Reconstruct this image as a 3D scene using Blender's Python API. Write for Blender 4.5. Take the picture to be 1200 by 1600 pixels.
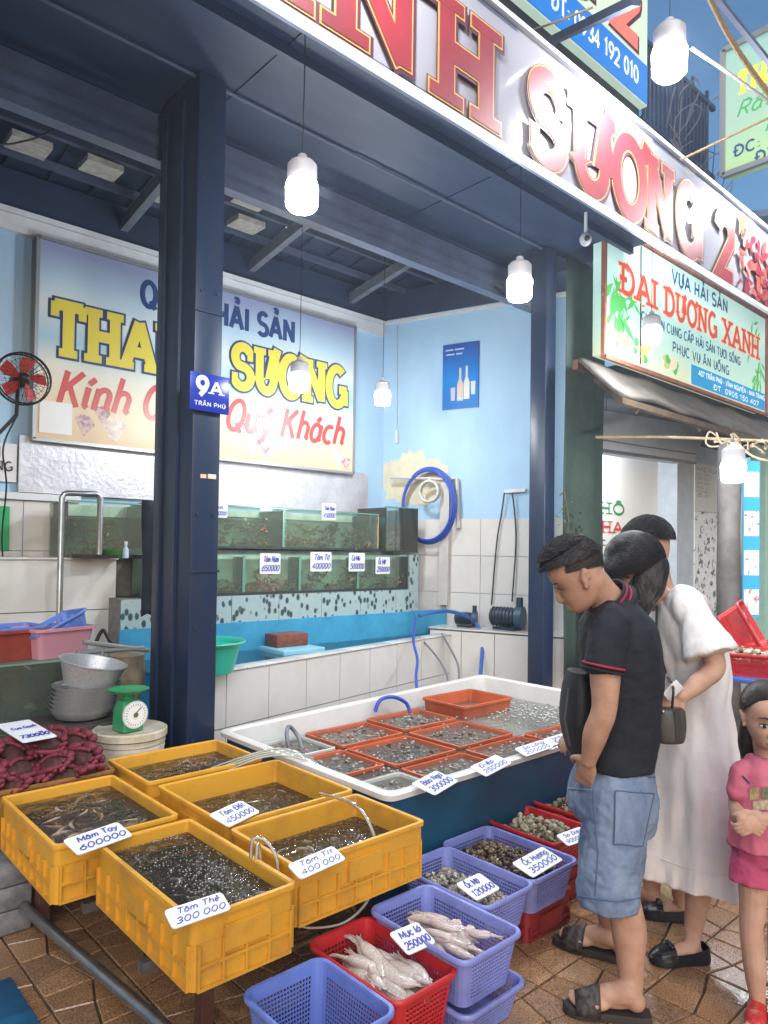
import bpy, bmesh, math, random, unicodedata
from mathutils import Vector, Matrix, noise
for o in list(bpy.data.objects): bpy.data.objects.remove(o)
scene = bpy.context.scene
COL = scene.collection
random.seed(7)
R = math.radians
# ------------------------------------------------------------------ camera
# the survey of the place: X runs along the shop front, Y into the shop, Z up, metres
CAM_H = 1.55
FPX, CX, CY = 1120.0, 600.0, 838.0
_yaw, _pitch, _roll = R(47.7), R(1.2), R(0.8)
VF = Vector((math.cos(_yaw)*math.cos(_pitch), math.sin(_yaw)*math.cos(_pitch), math.sin(_pitch)))
_r0 = Vector((math.sin(_yaw), -math.cos(_yaw), 0)); _u0 = _r0.cross(VF)
VR = math.cos(_roll)*_r0 + math.sin(_roll)*_u0
VU = -math.sin(_roll)*_r0 + math.cos(_roll)*_u0
EYE = Vector((0, 0, CAM_H))
cam = bpy.data.cameras.new('camera')
cam.sensor_fit = 'VERTICAL'; cam.sensor_height = 36.0
cam.lens = 36.0*FPX/1600.0
cam.shift_y = 38.0/1600.0
cam.clip_start = 0.05; cam.clip_end = 2000
camo = bpy.data.objects.new('camera', cam); COL.objects.link(camo)
camo.matrix_world = Matrix(((VR.x, VU.x, -VF.x, EYE.x), (VR.y, VU.y, -VF.y, EYE.y), (VR.z, VU.z, -VF.z, EYE.z), (0, 0, 0, 1)))
scene.camera = camo
# ------------------------------------------------------------------ world, sun, exposure
world = bpy.data.worlds.new('World'); scene.world = world; world.use_nodes = True
nt = world.node_tree
bg = nt.nodes['Background']
sky = nt.nodes.new('ShaderNodeTexSky'); sky.sky_type = 'NISHITA'; sky.sun_disc = False
SUN_EL, SUN_AZ = R(4), R(215)
sky.sun_elevation = SUN_EL; sky.sun_rotation = SUN_AZ
sky.air_density = 1.0; sky.dust_density = 0.6; sky.ozone_density = 3.0
nt.links.new(sky.outputs[0], bg.inputs[0]); bg.inputs[1].default_value = 0.125
sun = bpy.data.lights.new('sun', 'SUN'); sun.energy = 1.2; sun.angle = R(60); sun.color = (1, .93, .86)
suno = bpy.data.objects.new('sun', sun); COL.objects.link(suno)
_sd = Vector((math.sin(SUN_AZ)*math.cos(R(35)), math.cos(SUN_AZ)*math.cos(R(35)), math.sin(R(35))))
suno.rotation_euler = _sd.to_track_quat('Z', 'Y').to_euler()
scene.view_settings.view_transform = 'Standard'; scene.view_settings.look = 'None'
scene.view_settings.exposure = 1.38; scene.view_settings.gamma = 1.0
scene.view_settings.use_curve_mapping = False
scene.render.engine = 'CYCLES'
scene.cycles.use_denoising = True
scene.cycles.max_bounces = 7; scene.cycles.diffuse_bounces = 3; scene.cycles.glossy_bounces = 3
scene.cycles.transparent_max_bounces = 16; scene.cycles.transmission_bounces = 4
scene.cycles.sample_clamp_indirect = 6.0; scene.cycles.caustics_reflective = False; scene.cycles.caustics_refractive = False
BULB = 105.0
# ------------------------------------------------------------------ survey helpers (photo sighting -> point in the place)
def sight(px, py): return VF + (px-CX)/FPX*VR - (py-CY)/FPX*VU
def atz(px, py, z): r = sight(px, py); return EYE + r*((z-CAM_H)/r.z)
def aty(px, py, Y): r = sight(px, py); return EYE + r*(Y/r.y)
def atx(px, py, X): r = sight(px, py); return EYE + r*(X/r.x)
def atd(px, py, D): return EYE + sight(px, py)*D
# ------------------------------------------------------------------ objects
def tag(o, label=None, cat=None, group=None, kind=None):
    if label: o['label'] = label
    if cat: o['category'] = cat
    if group: o['group'] = group
    if kind: o['kind'] = kind
    return o
def empty(name, loc=(0, 0, 0), label=None, cat=None, group=None, rz=0):
    o = bpy.data.objects.new(name, None); COL.objects.link(o); o.location = loc; o.rotation_euler = (0, 0, rz)
    o.empty_display_size = .1
    return tag(o, label, cat, group)
def link(name, me, mat=None, parent=None, loc=None, rot=None):
    o = bpy.data.objects.new(name, me); COL.objects.link(o)
    if mat is not None and not me.materials: me.materials.append(mat)
    if parent is not None: o.parent = parent
    if loc is not None: o.location = loc
    if rot is not None: o.rotation_euler = rot
    return o
def copy_tree(o, parent=None):
    c = o.copy(); COL.objects.link(c); c.parent = parent
    for ch in list(o.children): copy_tree(ch, c)
    return c
def lin(c):
    return tuple(((v/255)/12.92 if v/255 <= .04045 else ((v/255+.055)/1.055)**2.4) for v in c)
_mats = {}
def M(name, rgb, rough=.5, metal=0.0, var=.0, vscale=8.0, bump=0.0, bscale=60.0, rgb2=None, spec=.5, dist=.003, detail=6, coat=0.0, sss=0.0, stops=(.35, .65), stretch=None):
    """base colour in linear 0..1, optional noise between rgb and rgb2, optional fine relief"""
    if name in _mats: return _mats[name]
    m = bpy.data.materials.new(name); m.use_nodes = True; _mats[name] = m
    n = m.node_tree.nodes; l = m.node_tree.links; b = n['Principled BSDF']
    b.inputs['Base Color'].default_value = (*rgb, 1); b.inputs['Roughness'].default_value = rough
    b.inputs['Metallic'].default_value = metal; b.inputs['Specular IOR Level'].default_value = spec
    b.inputs['Coat Weight'].default_value = coat
    if sss: b.inputs['Subsurface Weight'].default_value = sss; b.inputs['Subsurface Radius'].default_value = (.012, .005, .003)
    tc = n.new('ShaderNodeTexCoord')
    src = tc.outputs['Object']
    if stretch:
        mp = n.new('ShaderNodeMapping'); mp.inputs['Scale'].default_value = stretch; l.new(src, mp.inputs[0]); src = mp.outputs[0]
    if var or rgb2:
        nz = n.new('ShaderNodeTexNoise'); nz.inputs['Scale'].default_value = vscale; nz.inputs['Detail'].default_value = detail
        nz.inputs['Roughness'].default_value = .65
        l.new(src, nz.inputs['Vector'])
        rp = n.new('ShaderNodeValToRGB'); rp.color_ramp.elements[0].position = stops[0]; rp.color_ramp.elements[1].position = stops[1]
        c2 = rgb2 or tuple(v*(1-var) for v in rgb)
        rp.color_ramp.elements[0].color = (*c2, 1); rp.color_ramp.elements[1].color = (*rgb, 1)
        l.new(nz.outputs['Fac'], rp.inputs['Fac']); l.new(rp.outputs[0], b.inputs['Base Color'])
        mr = n.new('ShaderNodeMapRange'); mr.inputs['To Min'].default_value = min(1, rough*1.25); mr.inputs['To Max'].default_value = rough*.8
        l.new(nz.outputs['Fac'], mr.inputs['Value']); l.new(mr.outputs[0], b.inputs['Roughness'])
    if bump:
        nb = n.new('ShaderNodeTexNoise'); nb.inputs['Scale'].default_value = bscale; nb.inputs['Detail'].default_value = 4
        l.new(tc.outputs['Object'], nb.inputs['Vector'])
        bp = n.new('ShaderNodeBump'); bp.inputs['Strength'].default_value = bump; bp.inputs['Distance'].default_value = dist
        l.new(nb.outputs['Fac'], bp.inputs['Height']); l.new(bp.outputs[0], b.inputs['Normal'])
    return m
def emit(name, rgb, strength):
    if name in _mats: return _mats[name]
    m = bpy.data.materials.new(name); m.use_nodes = True; _mats[name] = m
    b = m.node_tree.nodes['Principled BSDF']
    b.inputs['Base Color'].default_value = (*rgb, 1); b.inputs['Emission Color'].default_value = (*rgb, 1); b.inputs['Emission Strength'].default_value = strength
    return m
def clear(name, tint, rough=.02, ior=1.33, opacity=.1, body=(.2, .2, .2), bump=0, bscale=30):
    """thin clear sheet (glass, water, film): tinted see-through + body colour + fresnel gloss"""
    if name in _mats: return _mats[name]
    m = bpy.data.materials.new(name); m.use_nodes = True; _mats[name] = m
    n = m.node_tree.nodes; l = m.node_tree.links; n.remove(n['Principled BSDF'])
    out = n['Material Output']
    tr = n.new('ShaderNodeBsdfTransparent'); tr.inputs[0].default_value = (*tint, 1)
    df = n.new('ShaderNodeBsdfDiffuse'); df.inputs[0].default_value = (*body, 1)
    mx = n.new('ShaderNodeMixShader'); mx.inputs[0].default_value = opacity
    l.new(tr.outputs[0], mx.inputs[1]); l.new(df.outputs[0], mx.inputs[2])
    gl = n.new('ShaderNodeBsdfGlossy'); gl.inputs['Roughness'].default_value = rough
    fr = n.new('ShaderNodeFresnel'); fr.inputs[0].default_value = ior
    m2 = n.new('ShaderNodeMixShader'); l.new(fr.outputs[0], m2.inputs[0]); l.new(mx.outputs[0], m2.inputs[1]); l.new(gl.outputs[0], m2.inputs[2])
    if bump:
        tc = n.new('ShaderNodeTexCoord'); nb = n.new('ShaderNodeTexNoise'); nb.inputs['Scale'].default_value = bscale; nb.inputs['Detail'].default_value = 3
        l.new(tc.outputs['Object'], nb.inputs['Vector'])
        bp = n.new('ShaderNodeBump'); bp.inputs['Strength'].default_value = bump; bp.inputs['Distance'].default_value = .01
        l.new(nb.outputs['Fac'], bp.inputs['Height']); l.new(bp.outputs[0], gl.inputs['Normal']); l.new(bp.outputs[0], fr.inputs['Normal'])
    l.new(m2.outputs[0], out.inputs['Surface'])
    return m
# ------------------------------------------------------------------ mesh builder
def frame_of(d):
    d = d.normalized(); u = Vector((0, 0, 1)) if abs(d.z) < .95 else Vector((1, 0, 0))
    a = d.cross(u).normalized(); return a, a.cross(d).normalized()
class MB:
    def __init__(s): s.v = []; s.f = []
    def add(s, vs, fs):
        k = len(s.v); s.v += [tuple(v) for v in vs]; s.f += [tuple(i+k for i in f) for f in fs]; return s
    def box(s, lo, hi):
        x0, y0, z0 = lo; x1, y1, z1 = hi
        return s.add([(x0, y0, z0), (x1, y0, z0), (x1, y1, z0), (x0, y1, z0), (x0, y0, z1), (x1, y0, z1), (x1, y1, z1), (x0, y1, z1)],
                     [(0, 3, 2, 1), (4, 5, 6, 7), (0, 1, 5, 4), (1, 2, 6, 5), (2, 3, 7, 6), (3, 0, 4, 7)])
    def cbox(s, c, sz, rz=0):
        c = Vector(c); h = Vector(sz)/2; m = Matrix.Rotation(rz, 3, 'Z')
        vs = [c+m@Vector((a*h.x, b*h.y, d*h.z)) for d in (-1, 1) for (a, b) in ((-1, -1), (1, -1), (1, 1), (-1, 1))]
        return s.add(vs, [(0, 3, 2, 1), (4, 5, 6, 7), (0, 1, 5, 4), (1, 2, 6, 5), (2, 3, 7, 6), (3, 0, 4, 7)])
    def bar(s, a, b, w, h, up=(0, 0, 1)):
        a = Vector(a); b = Vector(b); d = (b-a).normalized(); u = Vector(up)
        x = d.cross(u).normalized(); u = x.cross(d)
        vs = [p+x*sx*w/2+u*su*h/2 for p in (a, b) for (sx, su) in ((-1, -1), (1, -1), (1, 1), (-1, 1))]
        return s.add(vs, [(0, 1, 2, 3), (7, 6, 5, 4), (0, 4, 5, 1), (1, 5, 6, 2), (2, 6, 7, 3), (3, 7, 4, 0)])
    def rings(s, rr, cap0=True, cap1=True, closed=False):
        n = len(rr[0]); k = len(s.v)
        for r in rr: s.v += [tuple(p) for p in r]
        m = len(rr)
        for i in range(m if closed else m-1):
            a = k+i*n; b = k+((i+1) % m)*n
            for j in range(n): s.f.append((a+j, a+(j+1) % n, b+(j+1) % n, b+j))
        if not closed:
            if cap0: s.f.append(tuple(k+j for j in reversed(range(n))))
            if cap1: s.f.append(tuple(k+(m-1)*n+j for j in range(n)))
        return s
    def tube(s, pts, r, n=8, closed=False, caps=True):
        pts = [Vector(p) for p in pts]; m = len(pts); rr = []
        rad = r if isinstance(r, (list, tuple)) else [r]*m
        pa = None
        for i, p in enumerate(pts):
            if closed: d = pts[(i+1) % m]-pts[i-1]
            else: d = pts[min(i+1, m-1)]-pts[max(i-1, 0)]
            if d.length < 1e-9: d = Vector((0, 0, 1))
            d.normalize()
            if pa is None: a, b = frame_of(d)
            else:
                a = (pa-d*pa.dot(d))
                a = a.normalized() if a.length > 1e-6 else frame_of(d)[0]
                b = a.cross(d)
            pa = a
            rr.append([p+(a*math.cos(t)+b*math.sin(t))*rad[i] for t in [2*math.pi*j/n for j in range(n)]])
        return s.rings(rr, caps, caps, closed)
    def lathe(s, prof, c=(0, 0, 0), n=24, cap0=True, cap1=True):
        c = Vector(c)
        return s.rings([[c+Vector((r*math.cos(2*math.pi*j/n), r*math.sin(2*math.pi*j/n), z)) for j in range(n)] for r, z in prof], cap0, cap1)
    def ell(s, c, rad, n=12, m=8, rot=None):
        c = Vector(c); rr = []
        for i in range(1, m):
            t = math.pi*i/m
            ring = [Vector((rad[0]*math.sin(t)*math.cos(2*math.pi*j/n), rad[1]*math.sin(t)*math.sin(2*math.pi*j/n), -rad[2]*math.cos(t))) for j in range(n)]
            rr.append([c+(rot@p if rot is not None else p) for p in ring])
        k = len(s.v); s.rings(rr, False, False)
        b = Vector((0, 0, -rad[2])); t = Vector((0, 0, rad[2]))
        if rot is not None: b = rot@b; t = rot@t
        s.v += [tuple(c+b), tuple(c+t)]; q = len(s.v)
        for j in range(n):
            s.f.append((q-2, k+(j+1) % n, k+j)); s.f.append((q-1, k+(m-2)*n+j, k+(m-2)*n+(j+1) % n))
        return s
    def quad(s, a, b, c, d): return s.add([a, b, c, d], [(0, 1, 2, 3)])
    def poly(s, pts, o, ux, uy, depth):
        """flat polygon (u,v) on a plane, extruded back by depth along -(ux x uy)"""
        o = Vector(o); ux = Vector(ux); uy = Vector(uy); nn = ux.cross(uy).normalized(); n = len(pts)
        f = [o+ux*a+uy*b for a, b in pts]; g = [p-nn*depth for p in f]
        return s.add(f+g, [tuple(range(n)), tuple(reversed(range(n, 2*n)))]+[(i, n+i, n+(i+1) % n, (i+1) % n) for i in range(n)])
    def mesh(s, name, smooth=None):
        me = bpy.data.meshes.new(name); me.from_pydata(s.v, [], s.f); me.update()
        if smooth is not None:
            for p in me.polygons: p.use_smooth = True
            me.set_sharp_from_angle(angle=R(smooth))
        return me
    def build(s, name, mat, parent=None, smooth=None, loc=None, rot=None, bevel=0, fix=False):
        me = s.mesh(name, smooth)
        if fix or bevel:
            bm = bmesh.new(); bm.from_mesh(me)
            bmesh.ops.recalc_face_normals(bm, faces=bm.faces)
            if bevel:
                es = [e for e in bm.edges if len(e.link_faces) == 2 and e.calc_face_angle(0) > R(35)]
                bmesh.ops.bevel(bm, geom=es, offset=bevel, segments=2, profile=.5, affect='EDGES')
            bm.to_mesh(me); bm.free()
            if bevel:
                for p in me.polygons: p.use_smooth = True
                me.set_sharp_from_angle(angle=R(50))
        return link(name, me, mat, parent, loc, rot)
def rrect(w, d, r, z, n=5, c=(0, 0)):
    """rounded rectangle ring, counter-clockwise"""
    out = []
    for qx, qy, a0 in ((1, 1, 0), (-1, 1, 90), (-1, -1, 180), (1, -1, 270)):
        for i in range(n+1):
            a = R(a0+90*i/n); out.append(Vector((c[0]+qx*(w/2-r)+r*math.cos(a), c[1]+qy*(d/2-r)+r*math.sin(a), z)))
    return out
def bez(p, n=16):
    """Catmull-Rom through points"""
    p = [Vector(q) for q in p]; out = []
    for i in range(len(p)-1):
        a = p[max(i-1, 0)]; b = p[i]; c = p[i+1]; d = p[min(i+2, len(p)-1)]
        for k in range(n):
            t = k/n; out.append(.5*((2*b)+(c-a)*t+(2*a-5*b+4*c-d)*t*t+(3*b-a-3*c+d)*t**3))
    return out+[p[-1]]
def finish(me, mods):
    """apply modifiers given as (type, {props}) and return the evaluated mesh"""
    o = bpy.data.objects.new('tmp', me); COL.objects.link(o)
    for t, pr in mods:
        m = o.modifiers.new(t, t)
        for k, v in pr.items(): setattr(m, k, v)
    dg = bpy.context.evaluated_depsgraph_get(); dg.update()
    out = bpy.data.meshes.new_from_object(o.evaluated_get(dg))
    bpy.data.objects.remove(o); return out
def pin(o, parent):
    """parent o while its mesh keeps place coordinates"""
    o.parent = parent; o.matrix_parent_inverse = Matrix.Translation(parent.location).inverted() if parent.type == 'EMPTY' else Matrix.Identity(4)
    return o
def put(mb, name, mat, parent, **k): return pin(mb.build(name, mat, None, **k), parent)
# ------------------------------------------------------------------ stroke lettering (flat print)
def _arc(cx, cy, rx, ry, a0, a1, n=12): return [(cx+rx*math.cos(R(a0+(a1-a0)*i/n)), cy+ry*math.sin(R(a0+(a1-a0)*i/n))) for i in range(n+1)]
# each glyph: advance, strokes, serif feet [(x, y, dir)] where dir = +1 foot at the bottom, -1 at the top
G = {
 'A': (.78, [[(.06, 0), (.39, 1)], [(.39, 1), (.72, 0)], [(.19, .32), (.59, .32)]], [(.06, 0), (.72, 0)]),
 'B': (.68, [[(.12, 0), (.12, 1)], [(.12, 1), (.36, 1)]+_arc(.36, .76, .22, .24, 90, -90, 8)+[(.12, .52)], [(.12, .5), (.38, .5)]+_arc(.38, .25, .25, .25, 90, -90, 8)+[(.12, 0)]], []),
 'C': (.74, [_arc(.4, .5, .32, .5, 48, 312, 18)], []),
 'D': (.76, [[(.14, 0), (.14, 1)], [(.14, 1), (.34, 1)]+_arc(.34, .5, .34, .5, 90, -90, 14)+[(.14, 0)]], [(.12, 0), (.12, 1)]),
 'E': (.62, [[(.12, 0), (.12, 1)], [(.12, 1), (.56, 1)], [(.12, .5), (.5, .5)], [(.12, 0), (.56, 0)]], []),
 'G': (.78, [_arc(.4, .5, .32, .5, 50, 325, 18), [(.7, .0), (.7, .42)], [(.48, .42), (.78, .42)]], []),
 'H': (.78, [[(.14, 0), (.14, 1)], [(.64, 0), (.64, 1)], [(.14, .5), (.64, .5)]], [(.14, 0), (.14, 1), (.64, 0), (.64, 1)]),
 'I': (.3, [[(.15, 0), (.15, 1)]], [(.15, 0), (.15, 1)]),
 'K': (.74, [[(.12, 0), (.12, 1)], [(.14, .45), (.62, 1)], [(.28, .6), (.66, 0)]], []),
 'L': (.58, [[(.12, 0), (.12, 1)], [(.12, 0), (.54, 0)]], []),
 'M': (.94, [[(.12, 0), (.12, 1)], [(.12, 1), (.47, .2), (.82, 1)], [(.82, 1), (.82, 0)]], []),
 'N': (.8, [[(.14, 0), (.14, 1)], [(.14, .97), (.66, .03)], [(.66, 0), (.66, 1)]], [(.14, 0), (.14, 1), (.66, 1)]),
 'O': (.8, [_arc(.4, .5, .32, .5, 90, 450, 28)], []),
 'P': (.66, [[(.12, 0), (.12, 1)], [(.12, 1), (.36, 1)]+_arc(.36, .73, .24, .27, 90, -90, 8)+[(.12, .46)]], []),
 'Q': (.8, [_arc(.4, .5, .32, .5, 90, 450, 28), [(.48, .25), (.72, -.08)]], []),
 'R': (.7, [[(.12, 0), (.12, 1)], [(.12, 1), (.36, 1)]+_arc(.36, .75, .24, .25, 90, -90, 8)+[(.12, .5)], [(.36, .5), (.64, 0)]], []),
 'S': (.68, [_arc(.34, .745, .25, .255, 30, 240, 12)+_arc(.33, .25, .27, .25, 75, -150, 14)], [(.57, .8), (.09, .2)]),
 'T': (.7, [[(.35, 0), (.35, 1)], [(.04, 1), (.66, 1)]], [(.35, 0)]),
 'U': (.76, [[(.14, 1), (.14, .32)]+_arc(.38, .32, .24, .32, 180, 360, 12)+[(.62, .32), (.62, 1)]], [(.14, 1), (.62, 1)]),
 'V': (.72, [[(.05, 1), (.36, 0), (.67, 1)]], []),
 'X': (.76, [[(.1, 0), (.66, 1)], [(.1, 1), (.66, 0)]], [(.1, 0), (.66, 0), (.1, 1), (.66, 1)]),
 'Y': (.7, [[(.05, 1), (.35, .48), (.65, 1)], [(.35, .48), (.35, 0)]], []),
 '0': (.66, [_arc(.33, .5, .24, .5, 90, 450, 22)], []),
 '1': (.44, [[(.08, .8), (.26, 1), (.26, 0)]], []),
 '2': (.64, [_arc(.32, .72, .25, .28, 165, -25, 12)+[(.08, 0), (.6, 0)]], []),
 '3': (.62, [_arc(.3, .75, .22, .25, 150, -90, 10)+_arc(.3, .25, .25, .25, 90, -150, 10)], []),
 '4': (.66, [[(.46, 0), (.46, 1), (.06, .3), (.62, .3)]], []),
 '5': (.64, [[(.54, 1), (.16, 1), (.12, .55)]+_arc(.3, .32, .26, .32, 120, -150, 12)], []),
 '6': (.64, [[(.5, .98), (.2, .6)]+_arc(.32, .3, .24, .3, 160, 520, 18)], []),
 '8': (.64, [_arc(.32, .75, .2, .25, -90, 270, 16), _arc(.32, .26, .25, .26, 90, 450, 16)], []),
 '9': (.64, [_arc(.32, .7, .24, .3, 340, -20, 16)+[(.45, .35), (.2, 0)]], []),
 '7': (.6, [[(.06, 1), (.56, 1), (.22, 0)]], []),
 'a': (.62, [_arc(.29, .31, .22, .31, 60, 420, 16), [(.52, .62), (.5, .1), (.6, .02)]], []),
 'c': (.54, [_arc(.32, .31, .24, .31, 50, 310, 12)], []),
 'd': (.62, [_arc(.29, .31, .22, .31, 60, 420, 16), [(.52, 1), (.5, .1), (.6, .02)]], []),
 'e': (.56, [[(.1, .32), (.48, .36)]+_arc(.3, .31, .21, .31, 10, 310, 12)], []),
 'g': (.6, [_arc(.29, .31, .22, .31, 60, 420, 16), [(.52, .62), (.5, -.15)]+_arc(.3, -.15, .2, .18, 0, -150, 6)], []),
 'h': (.62, [[(.12, 0), (.14, 1.05)], [(.12, .4)]+_arc(.32, .4, .2, .22, 150, 0, 8)+[(.5, .1), (.6, .02)]], []),
 'i': (.3, [[(.12, .62), (.12, .1), (.22, .02)]], []),
 'k': (.56, [[(.12, 0), (.14, 1.05)], [(.48, .62), (.16, .28), (.5, 0)]], []),
 'l': (.3, [[(.14, 1.05), (.12, .1), (.22, .02)]], []),
 'm': (.9, [[(.12, 0), (.12, .62)], [(.12, .4)]+_arc(.28, .4, .16, .22, 150, 0, 8)+[(.44, 0)], [(.44, .4)]+_arc(.6, .4, .16, .22, 150, 0, 8)+[(.77, .05), (.88, .02)]], []),
 'n': (.62, [[(.12, 0), (.12, .62)], [(.12, .4)]+_arc(.32, .4, .2, .22, 150, 0, 8)+[(.5, .1), (.6, .02)]], []),
 'o': (.58, [_arc(.29, .31, .22, .31, 90, 450, 18)], []),
 'p': (.62, [[(.12, .62), (.12, -.35)], _arc(.33, .31, .21, .31, 180, 540, 16)], []),
 'r': (.42, [[(.12, 0), (.12, .62)], [(.12, .4)]+_arc(.32, .4, .2, .22, 150, 70, 5)], []),
 's': (.5, [_arc(.26, .47, .17, .16, 30, 260, 8)+_arc(.24, .16, .19, .16, 80, -150, 8)], []),
 't': (.42, [[(.18, .9), (.18, .12), (.32, .02)], [(.04, .62), (.36, .62)]], []),
 'u': (.62, [[(.1, .62), (.1, .25)]+_arc(.3, .25, .2, .25, 180, 350, 8), [(.52, .62), (.52, .1), (.6, .02)]], []),
 'v': (.52, [[(.06, .62), (.26, 0), (.46, .62)]], []),
 'y': (.58, [[(.08, .62), (.3, .05)], [(.5, .62), (.28, -.2), (.1, -.35)]], []),
 '.': (.24, [[(.1, 0), (.1, .06)]], []), ',': (.24, [[(.12, .08), (.06, -.12)]], []), ':': (.26, [[(.12, .08), (.12, .16)], [(.12, .5), (.12, .58)]], []),
 '-': (.4, [[(.06, .42), (.34, .42)]], []), '/': (.4, [[(.04, -.05), (.36, 1.05)]], []), '%': (.5, [[(.04, 0), (.46, 1)]], []), '&': (.6, [_arc(.3, .72, .18, .26, -60, 250, 10)+[(.58, .0)], _arc(.3, .26, .24, .26, 110, 330, 8)], []),
 ' ': (.36, [], []),
}
def _marks(base, adv, marks):
    low = base.islower(); top = .68 if low else 1.06
    if base in 'dhkl' and low: top = 1.08
    c = adv*.48; out = []; y = top
    circ = '\u0302' in marks or '\u0306' in marks
    if '\u0302' in marks: out.append([(c-.16, y+.05), (c, y+.19), (c+.16, y+.05)])
    if '\u0306' in marks: out.append(_arc(c, y+.18, .14, .13, 190, 350, 6))
    t = y+(.17 if circ else .04); cc = c+(.13 if circ else 0)
    if '\u0301' in marks: out.append([(cc-.04, t), (cc+.12, t+.17)])
    if '\u0300' in marks: out.append([(cc+.04, t), (cc-.12, t+.17)])
    if '\u0309' in marks: out.append([(cc-.07, t+.18)]+_arc(cc, t+.16, .08, .07, 120, -60, 6)+[(cc, t+.01)])
    if '\u0303' in marks: out.append([(cc-.16, t+.05), (cc-.06, t+.13), (cc+.06, t+.05), (cc+.16, t+.13)])
    if '\u0323' in marks: out.append([(c, -.2), (c, -.13)])
    if '\u031b' in marks:
        hx = adv-.1 if base not in 'Uu' else adv-.14
        ht = .62 if low else .98
        out.append([(hx-.08, ht-.1), (hx+.06, ht-.02), (hx+.12, ht+.16)])
    return out
def layout(text, serif=False, track=0.0):
    """-> strokes [(pts, isfoot)], width; em height 1"""
    x = 0; out = []
    for ch in text:
        extra = []
        if ch in 'Đđ': base = 'D' if ch == 'Đ' else 'd'; marks = ''; extra = [[(-.02, .5), (.34, .5)]] if ch == 'Đ' else [[(.34, .82), (.64, .82)]]
        else:
            dec = unicodedata.normalize('NFD', ch); base = dec[0]; marks = dec[1:]
        if base not in G: base = base.upper() if base.upper() in G else ' '
        adv, st, feet = G[base]
        if base == 'i' and not (set(marks) & set('\u0301\u0300\u0309\u0303')): extra = extra+[[(.13, .8), (.13, .86)]]
        for s in st: out.append(([(x+a, b) for a, b in s], 0))
        for s in extra+_marks(base, adv, marks): out.append(([(x+a, b) for a, b in s], 0))
        if serif:
            for fx, fy in feet:
                if base == 'S': out.append(([(x+fx, fy-.13), (x+fx, fy+.13)], 1))
                else: out.append(([(x+fx-.2, fy), (x+fx+.2, fy)], 1))
            if base == 'T': out.append(([(x+.05, 1.05), (x+.05, .74)], 1)); out.append(([(x+.65, 1.05), (x+.65, .74)], 1))
        x += adv+track
    return out, x-track
def ribbon(mb, pts, w, o, ux, uy, nn, dz, ext=0.0, rnd=False):
    P = [Vector((a, b, 0)) for a, b in pts]
    if (P[0]-P[-1]).length < 1e-4 and len(P) > 3: closed = True; P = P[:-1]
    else: closed = False
    if not closed and ext:
        P[0] = P[0]+(P[0]-P[1]).normalized()*ext; P[-1] = P[-1]+(P[-1]-P[-2]).normalized()*ext
    n = len(P); L = []; Rr = []
    for i in range(n):
        a = P[i-1] if (i > 0 or closed) else None; c = P[(i+1) % n] if (i < n-1 or closed) else None
        d1 = (P[i]-a).normalized() if a is not None else None; d2 = (c-P[i]).normalized() if c is not None else None
        if d1 is None: d1 = d2
        if d2 is None: d2 = d1
        n1 = Vector((-d1.y, d1.x, 0)); n2 = Vector((-d2.y, d2.x, 0)); m = n1+n2
        m = m.normalized() if m.length > 1e-3 else n1
        k = w/2/max(.45, m.dot(n1)); L.append(P[i]+m*k); Rr.append(P[i]-m*k)
    T = lambda p: o+ux*p.x+uy*p.y+nn*dz
    k0 = len(mb.v)
    for i, (p, q) in enumerate(zip(Rr, L)): mb.v += [tuple(T(p)+nn*i*.00002), tuple(T(q)+nn*i*.00002)]
    for i in range(n if closed else n-1):
        j = (i+1) % n; mb.f.append((k0+2*i, k0+2*j, k0+2*j+1, k0+2*i+1))
def letters(mb, text, o, ux, uy, size, w=.16, width=None, serif=False, slant=0, grow=0.0, dz=.002, align='l', track=.06, shift=(0, 0), jit=0, squeeze=1.0, foot=.1):
    """write text into mb on the plane (o, ux, uy); size = cap height in metres; width squeezes the line to that length"""
    ux = Vector(ux).normalized(); uy = Vector(uy).normalized(); nn = ux.cross(uy).normalized()
    st, W = layout(text, serif, track)
    sx = size*squeeze
    if width: sx = width/W
    o = Vector(o)
    if align == 'c': o = o-ux*W*sx/2
    rr = random.Random(sum(map(ord, text)))
    for i, (pts, isfoot) in enumerate(st):
        q = [((a+shift[0]+slant*b)*sx+(rr.uniform(-jit, jit)*size if jit else 0), (b+shift[1])*size+(rr.uniform(-jit, jit)*size if jit else 0)) for a, b in pts]
        ww = (foot if isfoot else w)*size+2*grow*size
        ribbon(mb, q, ww, o, ux, uy, nn, dz+i*.0002, ext=grow*size)
    return W*sx
def spell(parent, mat, text, o, ux, uy, size, width, name='letter', track=.06, **kw):
    """one part per letter of a line"""
    _, W = layout(text, kw.get('serif', False), track); sx = width/W; x = 0; dz0 = kw.pop('dz', .002); idx = 0
    for ch in text:
        dec = unicodedata.normalize('NFD', 'D' if ch == 'Đ' else ch)[0]
        adv = G[dec][0] if dec in G else .36
        if ch != ' ':
            mb = MB(); letters(mb, ch, Vector(o)+Vector(ux).normalized()*x*sx, ux, uy, size, width=adv*sx, track=track, dz=dz0+(idx % 3)*.0011, **kw); put(mb, name, mat, parent); idx += 1
        x += adv+track
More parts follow.
